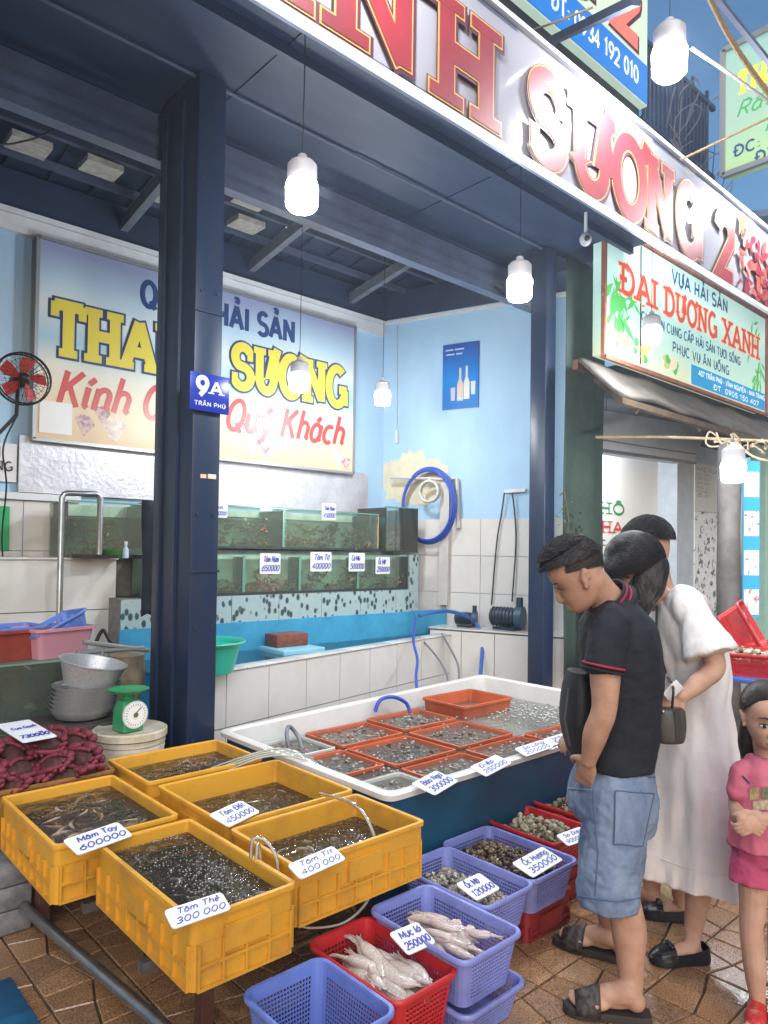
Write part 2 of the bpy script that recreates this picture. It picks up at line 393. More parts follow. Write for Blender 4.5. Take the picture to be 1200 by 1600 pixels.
# ------------------------------------------------------------------ materials of the setting
m_navy = M('navy painted steel', (.011, .025, .066), .38, rgb2=(.020, .028, .045), vscale=5, bump=.25, bscale=22, stops=(.3, .52), stretch=(3, 3, .5))
m_navy2 = M('dark blue sheet metal', (.018, .036, .084), .5, rgb2=(.012, .024, .058), vscale=2.2, bump=.25, bscale=9, stretch=(.6, 2, 1))
m_steelblue = M('blue grey galvanised profile', (.10, .125, .20), .45, metal=.2, var=.3, vscale=4)
m_bluewall = M('pale blue wall paint', (.38, .58, .77), .75, rgb2=(.33, .52, .72), vscale=2.2, bump=.2, bscale=30, stretch=(1.6, 1.6, .6), stops=(.25, .6))
m_plaster = M('bare cream plaster', (.70, .65, .48), .9, var=.15, vscale=12, bump=.3)
m_walltile = M('glazed off white wall tile', (.66, .65, .63), .22, rgb2=(.58, .56, .53), vscale=3, stops=(.2, .55))
m_grout = M('grey joint mortar', (.22, .21, .20), .9, var=.3, vscale=20)
m_white = M('white painted trim', (.68, .71, .74), .5, var=.12, vscale=6)
m_dark = M('dark mottled wall', (.016, .02, .03), .8, var=.4, vscale=3)  # near-black blue with random tone variation
m_steel = M('brushed steel tube', (.42, .43, .44), .3, metal=.9, var=.25, vscale=9)
m_black = M('black rubber and plastic', (.012, .012, .013), .5)
m_wood = M('weathered brown timber', (.13, .085, .05), .75, rgb2=(.06, .04, .026), vscale=6, bump=.4, bscale=30)
m_rope = M('tan twisted rope', (.34, .25, .13), .9, var=.4, vscale=90, bump=.6, bscale=120)
# ------------------------------------------------------------------ ground and tiled pavement
tag(MB().box((-40, -40, -.06), (60, 40, -.03)).build('ground', M('dull street concrete', (.10, .095, .09), .7, var=.3, vscale=1.5)), kind='structure')
m_joint = M('dark wet joint', (.12, .085, .055), .35, var=.5, vscale=14)
pav = MB().box((-1.5, -1.2, -.028), (11.0, 6.4, -.011)).build('pavement', m_joint); tag(pav, kind='structure')
def tile_mat(i):
    k = ((.44, .245, .125), (.38, .21, .105), (.50, .29, .15), (.36, .21, .12), (.43, .23, .115))[i]
    m = M('wet speckled brown paver %d' % i, k, .16, rgb2=tuple(v*.30 for v in k), vscale=170, bump=.35, bscale=120, dist=.004, stops=(.38, .56))
    m.node_tree.nodes['Principled BSDF'].inputs['Coat Weight'].default_value = .7
    m.node_tree.nodes['Principled BSDF'].inputs['Coat Roughness'].default_value = .09
    return m
tmats = [tile_mat(i) for i in range(5)]
def paver_pieces(ix, iy):
    """one 0.4 m square split by grooves into four unequal quads, pattern turned tile by tile"""
    S = .27; x0 = ix*S+.02; y0 = iy*S-.08
    rr = random.Random(ix*131+iy*17); t = (ix+iy) % 2
    a = .37 if t else .63; b = 1-a
    m = (.5+rr.uniform(-.03, .03), .5+rr.uniform(-.03, .03))
    N, E_, S_, W_ = (a, 1), (1, b), (b, 0), (0, a)
    quads = [[(0, 0), S_, m, W_], [S_, (1, 0), E_, m], [m, E_, (1, 1), N], [W_, m, N, (0, 1)]]
    out = []
    for q in quads:
        c = (sum(p[0] for p in q)/4, sum(p[1] for p in q)/4)
        pts = []
        for p in q:
            d = Vector((p[0]-c[0], p[1]-c[1])); k = 1-.0036/S/ max(.1, d.length)*1.5
            pts.append((x0+(c[0]+d.x*k)*S, y0+(c[1]+d.y*k)*S))
        out.append((pts, (x0+c[0]*S, y0+c[1]*S)))
    return out
def paver_mesh(mb, pts, h):
    cx = sum(p[0] for p in pts)/4; cy = sum(p[1] for p in pts)/4
    bot = [(p[0], p[1], -.012) for p in pts]; mid = [(p[0], p[1], h-.004) for p in pts]
    top = [(cx+(p[0]-cx)*.95, cy+(p[1]-cy)*.95, h) for p in pts]
    mb.rings([bot, mid, top], False, True)
pieces = []
for ix in range(-4, 40):
    for iy in range(-3, 23):
        for pts, c in paver_pieces(ix, iy): pieces.append((pts, c))
def seen_score(c):
    d = Vector((c[0], c[1], 0))-EYE; z = d.dot(VF)
    if z < .5: return -1
    x = CX+FPX*d.dot(VR)/z; y = CY-FPX*d.dot(VU)/z
    if not (-30 < x < 1240 and y < 1660): return -1
    hid = (x < 640 and c[1] > 2.05 and c[0] > 1.15) or (c[1] > 2.25 and 2 < c[0] < 5.2) or (c[1] > 3.5)
    return (0 if hid else 10)+1/z
pieces.sort(key=lambda q: -seen_score(q[1]))
rr = random.Random(3)
for k, (pts, c) in enumerate(pieces[:300]):
    mb = MB(); h = rr.uniform(-.0025, .0015); paver_mesh(mb, [(p[0]-c[0], p[1]-c[1]) for p in pts], h)
    mb.build('paver', tmats[rr.randrange(5)], pav, loc=(c[0], c[1], 0))
mb = MB()
for pts, c in pieces[300:]: paver_mesh(mb, pts, rr.uniform(-.0025, .0015))
tag(mb.build('far_pavers', tmats[0], pav), kind='stuff')
# ------------------------------------------------------------------ the shop building
shop = empty('shop_building', (1.93, 3.7, 0), 'open fronted seafood shop with navy steel pillars and pale blue walls', 'building')
CORNER = Vector((5.2, 5.75, 0)); WEND = Vector((5.93, 3.6, 0))
YB = 5.75
bw = put(MB().box((-2.2, YB, 0), (5.3, YB+.15, 4.028)), 'back_wall', m_bluewall, shop)
sd = (WEND-CORNER).normalized(); sn = Vector((-sd.y, sd.x, 0))   # sn points away from the room
if sn.x < 0: sn = -sn
def wallbox(mb, s0, s1, n0, n1, z0, z1):
    p = [CORNER+sd*s+sn*n for s, n in ((s0, n0), (s1, n0), (s1, n1), (s0, n1))]
    return mb.add([(q.x, q.y, z) for z in (z0, z1) for q in p], [(0, 3, 2, 1), (4, 5, 6, 7), (0, 1, 5, 4), (1, 2, 6, 5), (2, 3, 7, 6), (3, 0, 4, 7)])
sw = put(wallbox(MB(), -.1, 2.27, 0, .14, 0, 4.06), 'side_wall', m_bluewall, shop)
put(wallbox(MB(), -.12, 2.27, -.004, .14, 4.062, 4.36), 'wall_head', m_navy2, shop); put(MB().box((-2.2, YB-.03, 4.03), (5.3, YB+.15, 4.32)), 'wall_head', m_navy2, shop)
# peeled plaster patch on the side wall and corner
_pr = random.Random(41)
pp = []
for k in range(90):
    t = 2*math.pi*k/90; rad = 1+.28*noise.noise(Vector((math.cos(t)*1.7, math.sin(t)*1.7, 3)))+.22*noise.noise(Vector((math.cos(t)*5, math.sin(t)*5, 8)))+_pr.uniform(-.05, .05); pp.append((max(.012, .36+.38*rad*math.cos(t)), 2.3+.30*rad*math.sin(t)*(1 if math.sin(t) > 0 else .75)))
pq = [(.02, 2.05), (.0, 2.45), (.12, 2.62), (.2, 2.5), (.3, 2.58), (.42, 2.4), (.5, 2.62), (.62, 2.7), (.7, 2.5), (.82, 2.42), (.9, 2.2), (.78, 2.08), (.6, 2.02), (.4, 1.98), (.2, 2.0)]
put(MB().poly([(a, b) for a, b in pp], CORNER-sn*.006, sd, (0, 0, 1), .004), 'peeled_patch', m_plaster, shop, fix=True)
# glazed tiles: lower side wall, each tile its own piece
for j in range(5):
    for i in range(6):
        s0 = .02+i*.375; s1 = min(s0+.369, 2.26); z0 = .02+j*.375
        put(wallbox(MB(), s0, s1, -.012, -.001, z0, z0+.369), 'wall_tile', m_walltile, sw)
for i in range(9):
    for j in range(5):
        x0 = -1.4+i*.5
        if x0 > 2.4: continue
        put(MB().box((x0, YB-.012, .02+j*.375), (x0+.493, YB-.001, .02+j*.375+.368)), 'wall_tile', m_walltile, bw)
put(MB().box((-2.2, YB-.05, 1.895), (2.0, YB-.001, 1.945)), 'ledge', m_white, shop)
put(MB().box((-2.2, YB-.06, 3.86), (5.15, YB-.002, 3.98)), 'wall_trim', m_white, shop)
put(MB().box((-2.2, YB-.075, 3.985), (5.15, YB-.032, 4.024)), 'wall_trim', m_white, shop)
put(wallbox(MB(), 0, 2.26, -.02, -.002, 4.005, 4.045), 'wall_trim', m_white, shop)
# ceiling, purlins and rafters
put(MB().add([(-2.4, 4.15, 4.62), (7, 4.15, 4.62), (7, 6, 4.32), (-2.4, 6, 4.32), (-2.4, 4.15, 4.66), (7, 4.15, 4.66), (7, 6, 4.36), (-2.4, 6, 4.36)],
    [(0, 3, 2, 1), (4, 5, 6, 7), (0, 1, 5, 4), (1, 2, 6, 5), (2, 3, 7, 6), (3, 0, 4, 7)]), 'ceiling', m_navy2, shop)
for yy in (4.45, 4.8, 5.15, 5.5): put(MB().box((-2.3, yy, 4.62-(yy-4.15)*.162-.085), (5.9, yy+.04, 4.62-(yy-4.15)*.162-.03)), 'purlin', m_steelblue, shop)
for xx in (-.2, 1.05, 2.3, 3.5, 4.7): put(MB().bar((xx, 4.22, 4.42), (xx, 5.74, 4.17), .06, .1), 'rafter', M('grey rafter', (.15, .17, .21), .5, var=.3), shop)
for k in range(26):
    xx = -2.3+k*.31; put(MB().bar((xx, 4.16, 4.606), (xx, 5.9, 4.322), .035, .018), 'roof_rib', m_navy2, shop)
m_skyl = M('milky roof sheet', (.5, .48, .42), .5, var=.4, vscale=20)
for i, (xx, yy) in enumerate(((1.32, 5.2), (1.8, 5.15), (2.4, 5.22), (2.85, 4.8), (3.05, 5.2))):
    put(MB().box((xx, yy, 4.30), (xx+.26, yy+.2, 4.345)), 'roof_vent', m_skyl, shop)
# pillars (steel box with door guide channels)
def pillar(x0, x1, y0, y1, z1):
    p = put(MB().box((x0, y0, 0), (x1, y1, z1)), 'pillar', m_navy, shop, bevel=.006)
    yy = y0+.16
    while yy+.05 < y1-.03:
        put(MB().box((x0-.018, yy, 0), (x0-.001, yy+.03, 4.1)), 'guide_rail', m_navy, shop); yy += .2
    put(MB().box((x1+.001, y0+.12, 0), (x1+.02, y0+.15, 3.56)), 'guide_rail', m_navy, shop)
pillar(1.85, 2.02, 3.6, 4.08, 4.198)
pillar(5.12, 5.27, 3.6, 3.76, 4.198)
m_plst = M('orange sticker', (.75, .48, .33), .6)
put(MB().box((1.9, 3.594, 1.94), (1.935, 3.5995, 1.962)), 'sticker', m_plst, shop)
put(MB().box((1.945, 3.594, 1.94), (1.995, 3.5995, 1.966)), 'sticker', M('pale sticker', (.7, .6, .5), .6), shop)
# lintel with rolled door profile
prof = [(3.70, 3.58), (3.70, 3.62), (3.73, 3.63), (3.73, 3.66), (3.69, 3.67), (3.69, 3.72), (3.74, 3.735), (3.74, 3.77), (3.70, 3.785), (3.70, 3.86), (3.79, 3.86), (3.79, 3.58)]
prof = [(a+.395, b+.305) for a, b in prof]; mb = MB(); k = len(prof)
mb.add([(x, a, b) for x in (-2.4, 5.9) for a, b in prof], [(i, k+i, k+(i+1) % k, (i+1) % k) for i in range(k)]+[tuple(reversed(range(k))), tuple(range(k, 2*k))])
put(mb, 'lintel', m_steelblue, shop, fix=True)
put(MB().box((-2.4, 3.72, 3.4), (5.1, 3.76, 3.579)), 'door_curtain_edge', m_steelblue, shop) if False else None
put(MB().box((-2.4, 4.10, 4.175), (5.7, 4.2, 4.75)), 'lintel', m_navy2, shop)
# canopy soffit: sheets with lap joints
YF = 2.2
SZ = 4.2
for i in range(9):
    x0 = -2.4+i*.9; g = .0 if i % 2 else .006
    put(MB().box((x0, YF+.045, SZ+g), (x0+.905, 4.098, SZ+g+.02)), 'canopy_sheet', m_navy2, shop)
for yy in (2.55, 3.1): put(MB().box((-2.4, yy, SZ-.06), (5.68, yy+.04, SZ-.002)), 'canopy_purlin', m_navy2, shop)
put(MB().tube([(-2, 3.65, SZ-.012), (1.7, 3.65, SZ-.012), (5.68, 3.65, SZ-.012)], .01), 'conduit', m_steelblue, shop)
put(MB().bar((-2.4, YF+.02, 3.56), (6.9, YF+.02, 3.56), .04, .04), 'canopy_rail', m_steelblue, shop)
put(MB().bar((-2.4, YF+.02, 4.19), (6.9, YF+.02, 4.19), .04, .04), 'canopy_rail', m_steelblue, shop)
for xx in (-.5, 1.4, 3.3, 5.2, 6.6): put(MB().bar((xx, YF+.06, 4.235), (xx, 3.66, 4.5), .03, .03), 'canopy_arm', m_steelblue, shop)
# upper storey
put(MB().box((-3, 3.72, 4.52), (6.9, 3.9, 9.5)), 'upper_wall', m_dark, shop)
for zz in (4.9, 5.3, 5.7): put(MB().box((-3, 3.69, zz), (6.9, 3.719, zz+.05)), 'cladding_joint', m_navy2, shop)
# cables looping at the ceiling
put(MB().tube(bez([(.6, 4.3, 3.95), (1.0, 4.5, 3.85), (1.25, 4.6, 3.98), (1.5, 4.75, 4.25)], 8), .006), 'cable', m_black, shop)
put(MB().tube(bez([(4.9, 4.2, 4.2), (5.1, 4.1, 3.93), (5.35, 4.05, 3.9), (5.45, 4.0, 4.08), (5.3, 3.98, 4.2)], 8), .009), 'cable', m_black, shop)
m_bolt = M('dull bolt head', (.05, .06, .08), .4, metal=.5)
for (x, y, z) in [(1.885+.1*(k % 2), 3.594, .5+.62*(k//2)) for k in range(12)]+[(5.15+.08*(k % 2), 3.594, .5+.62*(k//2)) for k in range(12)]:
    put(MB().tube([(x, y+.005, z), (x, y-.004, z)], .009, n=6), 'bolt', m_bolt, shop)
for z in (1.42, 2.86): put(MB().box((1.846, 3.592, z), (2.024, 3.5995, z+.012)), 'weld_seam', m_navy, shop)
# ------------------------------------------------------------------ signs and banners
UZ = Vector((0, 0, 1)); UX = Vector((1, 0, 0))
def ramp_mat(name, stops, axis, lo, hi, rough=.45, wob=.15, wscale=1.2, em=0.0, bump=0.0, speck=0.0):
    """printed gradient: colour by position along one axis of the board (printed design, not light)"""
    m = bpy.data.materials.new(name); m.use_nodes = True; n = m.node_tree.nodes; l = m.node_tree.links; b = n['Principled BSDF']
    tc = n.new('ShaderNodeTexCoord'); sp = n.new('ShaderNodeSeparateXYZ'); l.new(tc.outputs['Object'], sp.inputs[0])
    mr = n.new('ShaderNodeMapRange'); mr.inputs['From Min'].default_value = lo; mr.inputs['From Max'].default_value = hi
    l.new(sp.outputs[axis], mr.inputs[0])
    nz = n.new('ShaderNodeTexNoise'); nz.inputs['Scale'].default_value = wscale; nz.inputs['Detail'].default_value = 5; l.new(tc.outputs['Object'], nz.inputs[0])
    ma = n.new('ShaderNodeMath'); ma.operation = 'MULTIPLY_ADD'; ma.inputs[1].default_value = wob*2; l.new(nz.outputs['Fac'], ma.inputs[0])
    m2 = n.new('ShaderNodeMath'); m2.operation = 'SUBTRACT'; m2.inputs[1].default_value = wob; l.new(mr.outputs[0], m2.inputs[0]); l.new(m2.outputs[0], ma.inputs[2])
    rp = n.new('ShaderNodeValToRGB'); cr = rp.color_ramp
    while len(cr.elements) < len(stops): cr.elements.new(.5)
    for e, (p, c) in zip(cr.elements, stops): e.position = p; e.color = (*c, 1)
    l.new(ma.outputs[0], rp.inputs[0]); l.new(rp.outputs[0], b.inputs['Base Color'])
    b.inputs['Roughness'].default_value = rough
    if em: l.new(rp.outputs[0], b.inputs['Emission Color']); b.inputs['Emission Strength'].default_value = em
    if bump:
        nb = n.new('ShaderNodeTexNoise'); nb.inputs['Scale'].default_value = 2.2; nb.inputs['Detail'].default_value = 3; l.new(tc.outputs['Object'], nb.inputs[0])
        bp = n.new('ShaderNodeBump'); bp.inputs['Strength'].default_value = bump; bp.inputs['Distance'].default_value = .06
        l.new(nb.outputs[0], bp.inputs['Height']); l.new(bp.outputs[0], b.inputs['Normal'])
    return m
def wallhit(px, py, off=0.0):
    r = sight(px, py); t = (CORNER-sn*off-EYE).dot(sn)/r.dot(sn); return EYE+r*t
# ---- big fascia banner
fas = empty('fascia_banner', (1.9, YF, 3.55), 'long white vinyl fascia banner with huge red slab letters over the shop front', 'banner')
m_vinyl = M('glossy white vinyl', (.33, .32, .36), .16, rgb2=(.28, .275, .32), vscale=1.5, bump=.5, bscale=1.6, dist=.02, coat=.6)
m_red = M('printed red', (.26, .022, .03), .5, rgb2=(.17, .014, .024), vscale=3)
m_gold = M('printed gold line', (.50, .30, .09), .5)
m_maroon = M('printed maroon', (.09, .012, .03), .55)
nx = 60; mb = MB(); vs = []; fs = []
for i in range(nx+1):
    x = -2.4+9.3*i/nx
    for j in range(9):
        z = 3.535+.67*j/8
        vs.append((x, YF-.006*math.sin(x*2.1)*math.sin(math.pi*j/8)-.004*math.sin(x*7+z*9)*math.sin(math.pi*j/8), z))
for i in range(nx):
    for j in range(8): a = i*9+j; fs.append((a, a+9, a+10, a+1))
mb.add(vs, fs); put(mb, 'vinyl_sheet', m_vinyl, fas, smooth=60, fix=True)
put(MB().bar((-2.4, YF-.012, 4.205), (6.9, YF-.012, 4.205), .03, .025), 'hem', m_white, fas)
put(MB().bar((-2.4, YF-.012, 3.535), (6.9, YF-.012, 3.535), .03, .025), 'hem', m_white, fas)
LB = 3.605
for ch, x0, x1 in (('T', .0, .42), ('H', .5, .96), ('A', 1.02, 1.5), ('N', 1.66, 2.14), ('H', 2.25, 2.68), ('S', 2.94, 3.27), ('Ư', 3.33, 3.74), ('Ơ', 3.75, 4.15), ('N', 4.16, 4.49), ('G', 4.55, 4.93), ('2', 5.17, 5.46)):
    o = (x0, YF-.014, LB); kw = dict(size=.43, w=.23, width=x1-x0, serif=True, foot=.13)
    mb = MB(); letters(mb, ch, o, UX, UZ, grow=.0, dz=.0056, **kw); L = put(mb, 'letter', m_red, fas)
    mb = MB(); letters(mb, ch, o, UX, UZ, grow=.022, dz=.003, **kw); pin(mb.build('letter_outline', m_gold), L)
    mb = MB(); letters(mb, ch, o, UX, UZ, grow=.05, dz=.0005, shift=(.012, -.012), **kw); pin(mb.build('letter_shadow', m_maroon), L)
# printed seafood heap at the end of the banner
rr = random.Random(5)
for i in range(120):
    x = rr.uniform(5.56, 6.85); z = rr.uniform(3.6, 4.02); r = rr.uniform(.02, .055)
    c = rr.choice(((.30, .03, .035), (.22, .02, .03), (.36, .08, .06), (.40, .22, .18), (.34, .05, .04), (.26, .03, .03), (.06, .10, .03), (.05, .05, .12)) if i % 9 == 0 else ((.30, .03, .035), (.22, .02, .03), (.36, .08, .06), (.40, .2, .16)))
    a0 = rr.uniform(0, 6); e = rr.uniform(.25, .5); ca, sa = math.cos(a0), math.sin(a0); pts = [(x+r*2*math.cos(t)*ca-r*2*e*math.sin(t)*sa, z+r*2*math.cos(t)*sa*.8+r*2*e*math.sin(t)*ca*.8) for t in [k*.628 for k in range(10)]]
    put(MB().add([(a, YF-.016-i*.0001, b) for a, b in pts], [tuple(range(10))]), 'printed_shellfish', M('printed seafood %d%d%d' % tuple(int(v*100) for v in c), c, .3), fas)
put(MB().add([(a, YF-.0295, b) for a, b in ((5.55, 4.02), (5.62, 4.0), (5.63, 4.12), (5.57, 4.15))], [(0, 1, 2, 3)]), 'printed_lemon', M('printed yellow', (.8, .65, .03), .3), fas)
# ---- welcome banner on the back wall
ban = empty('welcome_banner', (3.16, YB-.1, 2.36), 'beach printed welcome banner with big yellow letters on the back wall', 'banner')
m_beach = ramp_mat('beach print', [(.0, (.62, .45, .26)), (.2, (.66, .54, .36)), (.36, (.60, .61, .54)), (.5, (.30, .50, .62)), (.66, (.56, .63, .65)), (.82, (.36, .51, .62)), (1, (.24, .28, .44))], 2, 2.36, 3.84, .4, .14, 1.1)
BY = YB-.10
put(MB().box((1.64, BY, 2.36), (4.69, BY+.02, 3.84)), 'printed_sheet', m_beach, ban)
m_alu = M('dull aluminium frame', (.35, .36, .38), .4, metal=.6)
for a, b in (((1.62, BY, 2.345), (4.71, BY, 2.345)), ((1.62, BY, 3.855), (4.71, BY, 3.855)), ((1.63, BY, 2.345), (1.63, BY, 3.855)), ((4.70, BY, 2.345), (4.70, BY, 3.855))):
    put(MB().bar(a, b, .025, .025, up=(0, 1, 0)), 'frame_bar', m_alu, ban)
m_yel = M('printed yellow letter', (.60, .52, .06), .35); m_nav = M('printed navy', (.02, .05, .16), .35); m_pred = M('printed bright red', (.48, .05, .05), .35)
m_haze = M('printed pale halo', (.75, .78, .82), .4)
for t, x0, w in (('THANH', 1.74, 1.38), ('SƯƠNG', 3.27, 1.32)):
    kw = dict(size=.36, w=.24, width=w, serif=True, foot=.17)
    spell(ban, m_nav, t, (x0, BY, 3.02), UX, UZ, name='letter_outline', grow=.05, dz=.002, **kw)
    spell(ban, m_yel, t, (x0, BY, 3.02), UX, UZ, dz=.009, **kw)
spell(ban, m_nav, 'QUÁN HẢI SẢN', (2.42, BY, 3.535), UX, UZ, .2, w=.22, width=1.53)
spell(ban, m_pred, 'Kính Chào', (1.77, BY, 2.62), UX, UZ, .27, w=.16, width=1.3, slant=.28, track=.03)
spell(ban, m_pred, 'Quý Khách', (3.2, BY, 2.62), UX, UZ, .27, w=.16, width=1.36, slant=.28, track=.03)
m_shell1 = M('printed shell', (.55, .40, .38), .4, rgb2=(.30, .16, .20), vscale=25, stops=(.42, .55)); m_shell2 = M('printed pale shell', (.75, .68, .60), .4, rgb2=(.5, .36, .3), vscale=22)
for i, (x, z, r, a) in enumerate(((1.99, 2.49, .085, .3), (2.24, 2.48, .11, -.3), (2.13, 2.59, .07, .1), (3.5, 2.5, .085, .4), (3.64, 2.44, .075, .1), (4.48, 2.48, .105, .6), (4.61, 2.44, .07, -.2))):
    pts = [(x, z-r)]+[(x+r*math.sin(a+t)*(1.0 if k % 2 else .93), z+r*math.cos(a+t)*(1.0 if k % 2 else .93)) for k, t in enumerate([-1.3+2.6*j/12 for j in range(13)])]
    put(MB().poly(pts, (0, BY-.001-.00012*i, 0), UX, UZ, .0002), 'printed_shell', (m_shell1, m_shell2)[i % 2], ban, fix=True)
put(MB().box((1.665, BY-.006, 2.40), (1.90, BY-.001, 2.64)), 'blank_sticker', M('white sticker', (.7, .7, .7), .5), ban)
# ---- foil insulation sheet below it
m_foil = M('crinkled silver foil', (.62, .62, .67), .34, metal=.35, bump=.5, bscale=30, dist=.008, var=.2, vscale=9)
tag(MB().box((1.55, YB-.045, 1.95), (4.95, YB-.014, 2.37)).build('insulation_sheet', m_foil), 'crinkled silver foil sheet on the back wall below the welcome banner', 'insulation sheet')
tag(MB().box((-.6, YB-.03, 2.02), (1.54, YB-.002, 2.30)).build('notice_sheet', M('white notice paper', (.72, .72, .75), .5, var=.06)), 'white notice sheet with black capitals on the wall below the fan', 'notice')
nsh = bpy.data.objects['notice_sheet']
mb = MB(); letters(mb, 'CẤM', (1.18, YB-.032, 2.2), UX, UZ, .075, w=.18, width=.25, serif=True)
letters(mb, 'BÁN HÀNG RONG', (.78, YB-.032, 2.1), UX, UZ, .065, w=.15, width=.73, serif=True)
pin(mb.build('lettering', m_black), nsh)
gs = empty('green_sign', (1.2, YB-.05, 1.5), 'green printed sign with white marks on the tiled back wall', 'sign')
put(MB().box((.92, YB-.03, 1.52), (1.5, YB-.014, 1.84)), 'board', M('sign green', (.03, .36, .12), .4), gs)
mb = MB()
for k in range(3): mb.box((1.25, YB-.033, 1.79-.025*k), (1.43, YB-.0305, 1.8-.025*k))
mb.lathe([(.045, 0), (.045, .001)], n=14); 
mb.v[-28:] = [(x+1.36, YB-.0325-z, y+1.67) for x, y, z in mb.v[-28:]]
put(mb, 'white_marks', m_white, gs)
# ---- house number plate on the pillar
pl = empty('number_plate', (1.93, 3.59, 2.41), 'blue enamel house number plate 9A on the navy pillar', 'sign')
ry = Matrix.Rotation(R(0), 3, 'Z')
put(MB().box((1.815, 3.57, 2.305), (2.055, 3.585, 2.515)), 'plate', M('enamel blue', (.012, .03, .34), .25), pl, bevel=.003)
mb = MB(); letters(mb, '9', (1.85, 3.57, 2.39), UX, UZ, .1, w=.26, width=.075); letters(mb, 'A', (1.935, 3.57, 2.41), UX, UZ, .065, w=.24, width=.075, serif=True)
letters(mb, 'TRẦN PHÚ', (1.84, 3.57, 2.335), UX, UZ, .022, w=.2, width=.19)
put(mb, 'lettering', m_white, pl)
# ---- blue bottle poster on the side wall
tl, tr_, br, bl = [wallhit(*p, off=.02) for p in ((692, 540), (748, 531), (746, 636), (691, 641))]
ps = empty('bottle_poster', bl, 'small blue poster of bottles and glasses on the pale blue side wall', 'poster')
uxp = sd; W_ = (tr_-tl).dot(sd); H_ = (tl.z-bl.z); ob = Vector((bl.x, bl.y, bl.z))
m_post = ramp_mat('blue poster print', [(0, (.02, .16, .5)), (.45, (.01, .22, .66)), (1, (.02, .07, .34))], 2, bl.z, tl.z, .3, .1, 4)
put(MB().poly([(0, 0), (W_, 0), (W_, H_), (0, H_)], ob, uxp, UZ, .012), 'sheet', m_post, ps, fix=True)
def bottle_outline(cx, b, h, w): return [(cx-w/2, b), (cx+w/2, b), (cx+w/2, b+h*.5), (cx+w*.18, b+h*.68), (cx+w*.18, b+h), (cx-w*.18, b+h), (cx-w*.18, b+h*.68), (cx-w/2, b+h*.5)]
pv = lambda col: M('poster ink %d%d%d' % tuple(int(c*100) for c in col), col, .35)
for i, (cx, b, h, w, col) in enumerate(((.5, .12, .5, .17, (.62, .50, .40)), (.68, .14, .5, .16, (.66, .66, .60)), (.3, .13, .2, .13, (.5, .5, .66)), (.86, .2, .2, .13, (.62, .66, .70)))):
    pts = bottle_outline(cx, b, h, w) if i < 2 else [(cx-w*.4, b), (cx+w*.4, b), (cx+w/2, b+h), (cx-w/2, b+h)]
    put(MB().poly([(a*W_, c*H_) for a, c in pts], ob-sn*(.002+i*.0003), uxp, UZ, .0002), 'printed_bottle', pv(col), ps, fix=True)
mb = MB()
for k, (x0, x1, zz) in enumerate(((.08, .3, .9), (.34, .6, .9), (.1, .33, .83), (.38, .55, .83))): mb.poly([(x0*W_, zz*H_), (x1*W_, zz*H_), (x1*W_, (zz+.022)*H_), (x0*W_, (zz+.022)*H_)], ob-sn*.003, uxp, UZ, .0002)
mb.poly([(.43*W_, .14*H_), (.57*W_, .14*H_), (.57*W_, .18*H_), (.43*W_, .18*H_)], ob-sn*.004, uxp, UZ, .0002)
put(mb, 'printed_mark', pv((.45, .60, .80)), ps, fix=True)
# ---- neighbour's backlit sign
SY = 3.2
nb_ = empty('lightbox_sign', (7.1, SY, 3.2), 'backlit mint green sign with red slab letters above the next stall', 'sign')
m_mint = ramp_mat('mint light panel', [(0, (.56, .58, .38)), (.22, (.42, .60, .48)), (.55, (.36, .58, .52)), (.8, (.48, .68, .62)), (1, (.34, .55, .54))], 2, 3.23, 4.3, .3, .2, 1.2, em=.26)
put(MB().box((5.4, SY, 3.24), (8.92, SY+.12, 4.34)), 'light_panel', m_mint, nb_)
m_rust = M('rust red frame', (.38, .14, .08), .6, var=.4, vscale=10)
for a, b in (((5.36, SY, 3.215), (8.96, SY, 3.215)), ((5.36, SY, 4.37), (8.96, SY, 4.37)), ((5.375, SY, 3.2), (5.375, SY, 4.38)), ((8.945, SY, 3.2), (8.945, SY, 4.38))):
    put(MB().bar(a, b, .035, .035, up=(0, 1, 0)), 'frame_bar', m_rust, nb_)
put(MB().box((5.98, SY-.006, 3.26), (5.995, SY-.001, 4.33)), 'panel_seam', m_dark, nb_)
def glow(name, rgb, s): return emit(name, rgb, s)
g_nav = glow('lit navy print', (.02, .06, .16), .15); g_red = glow('lit red print', (.50, .06, .035), .25); g_cream = glow('lit cream print', (.62, .52, .38), .25)
g_gre = glow('lit green leaf', (.07, .36, .08), .25); g_blue = glow('lit blue print', (.02, .24, .48), .25); g_wht = glow('lit white print', (.7, .75, .75), .3); g_coral = glow('lit coral print', (.50, .45, .18), .2)
kw = dict(size=.235, w=.2, serif=True, foot=.12)
for t, x0, w in (('ĐẠI', 5.62, .66), ('DƯƠNG', 6.42, 1.16), ('XANH', 7.72, 1.0)):
    spell(nb_, g_cream, t, (x0, SY, 3.83), UX, UZ, name='letter_outline', dz=.003, grow=.05, width=w, **kw)
    spell(nb_, g_red, t, (x0, SY, 3.83), UX, UZ, dz=.010, width=w, **kw)
spell(nb_, g_nav, 'VỰA HẢI SẢN', (6.58, SY, 4.16), UX, UZ, .13, w=.2, width=1.28)
spell(nb_, g_nav, 'CHUYÊN CUNG CẤP HẢI SẢN TƯƠI SỐNG', (6.0, SY, 3.66), UX, UZ, .085, w=.18, width=2.2)
spell(nb_, g_nav, 'PHỤC VỤ ĂN UỐNG', (6.6, SY, 3.5), UX, UZ, .09, w=.18, width=1.3)
put(MB().box((7.0, SY-.006, 3.255), (8.9, SY-.001, 3.45)), 'blue_panel', g_blue, nb_)
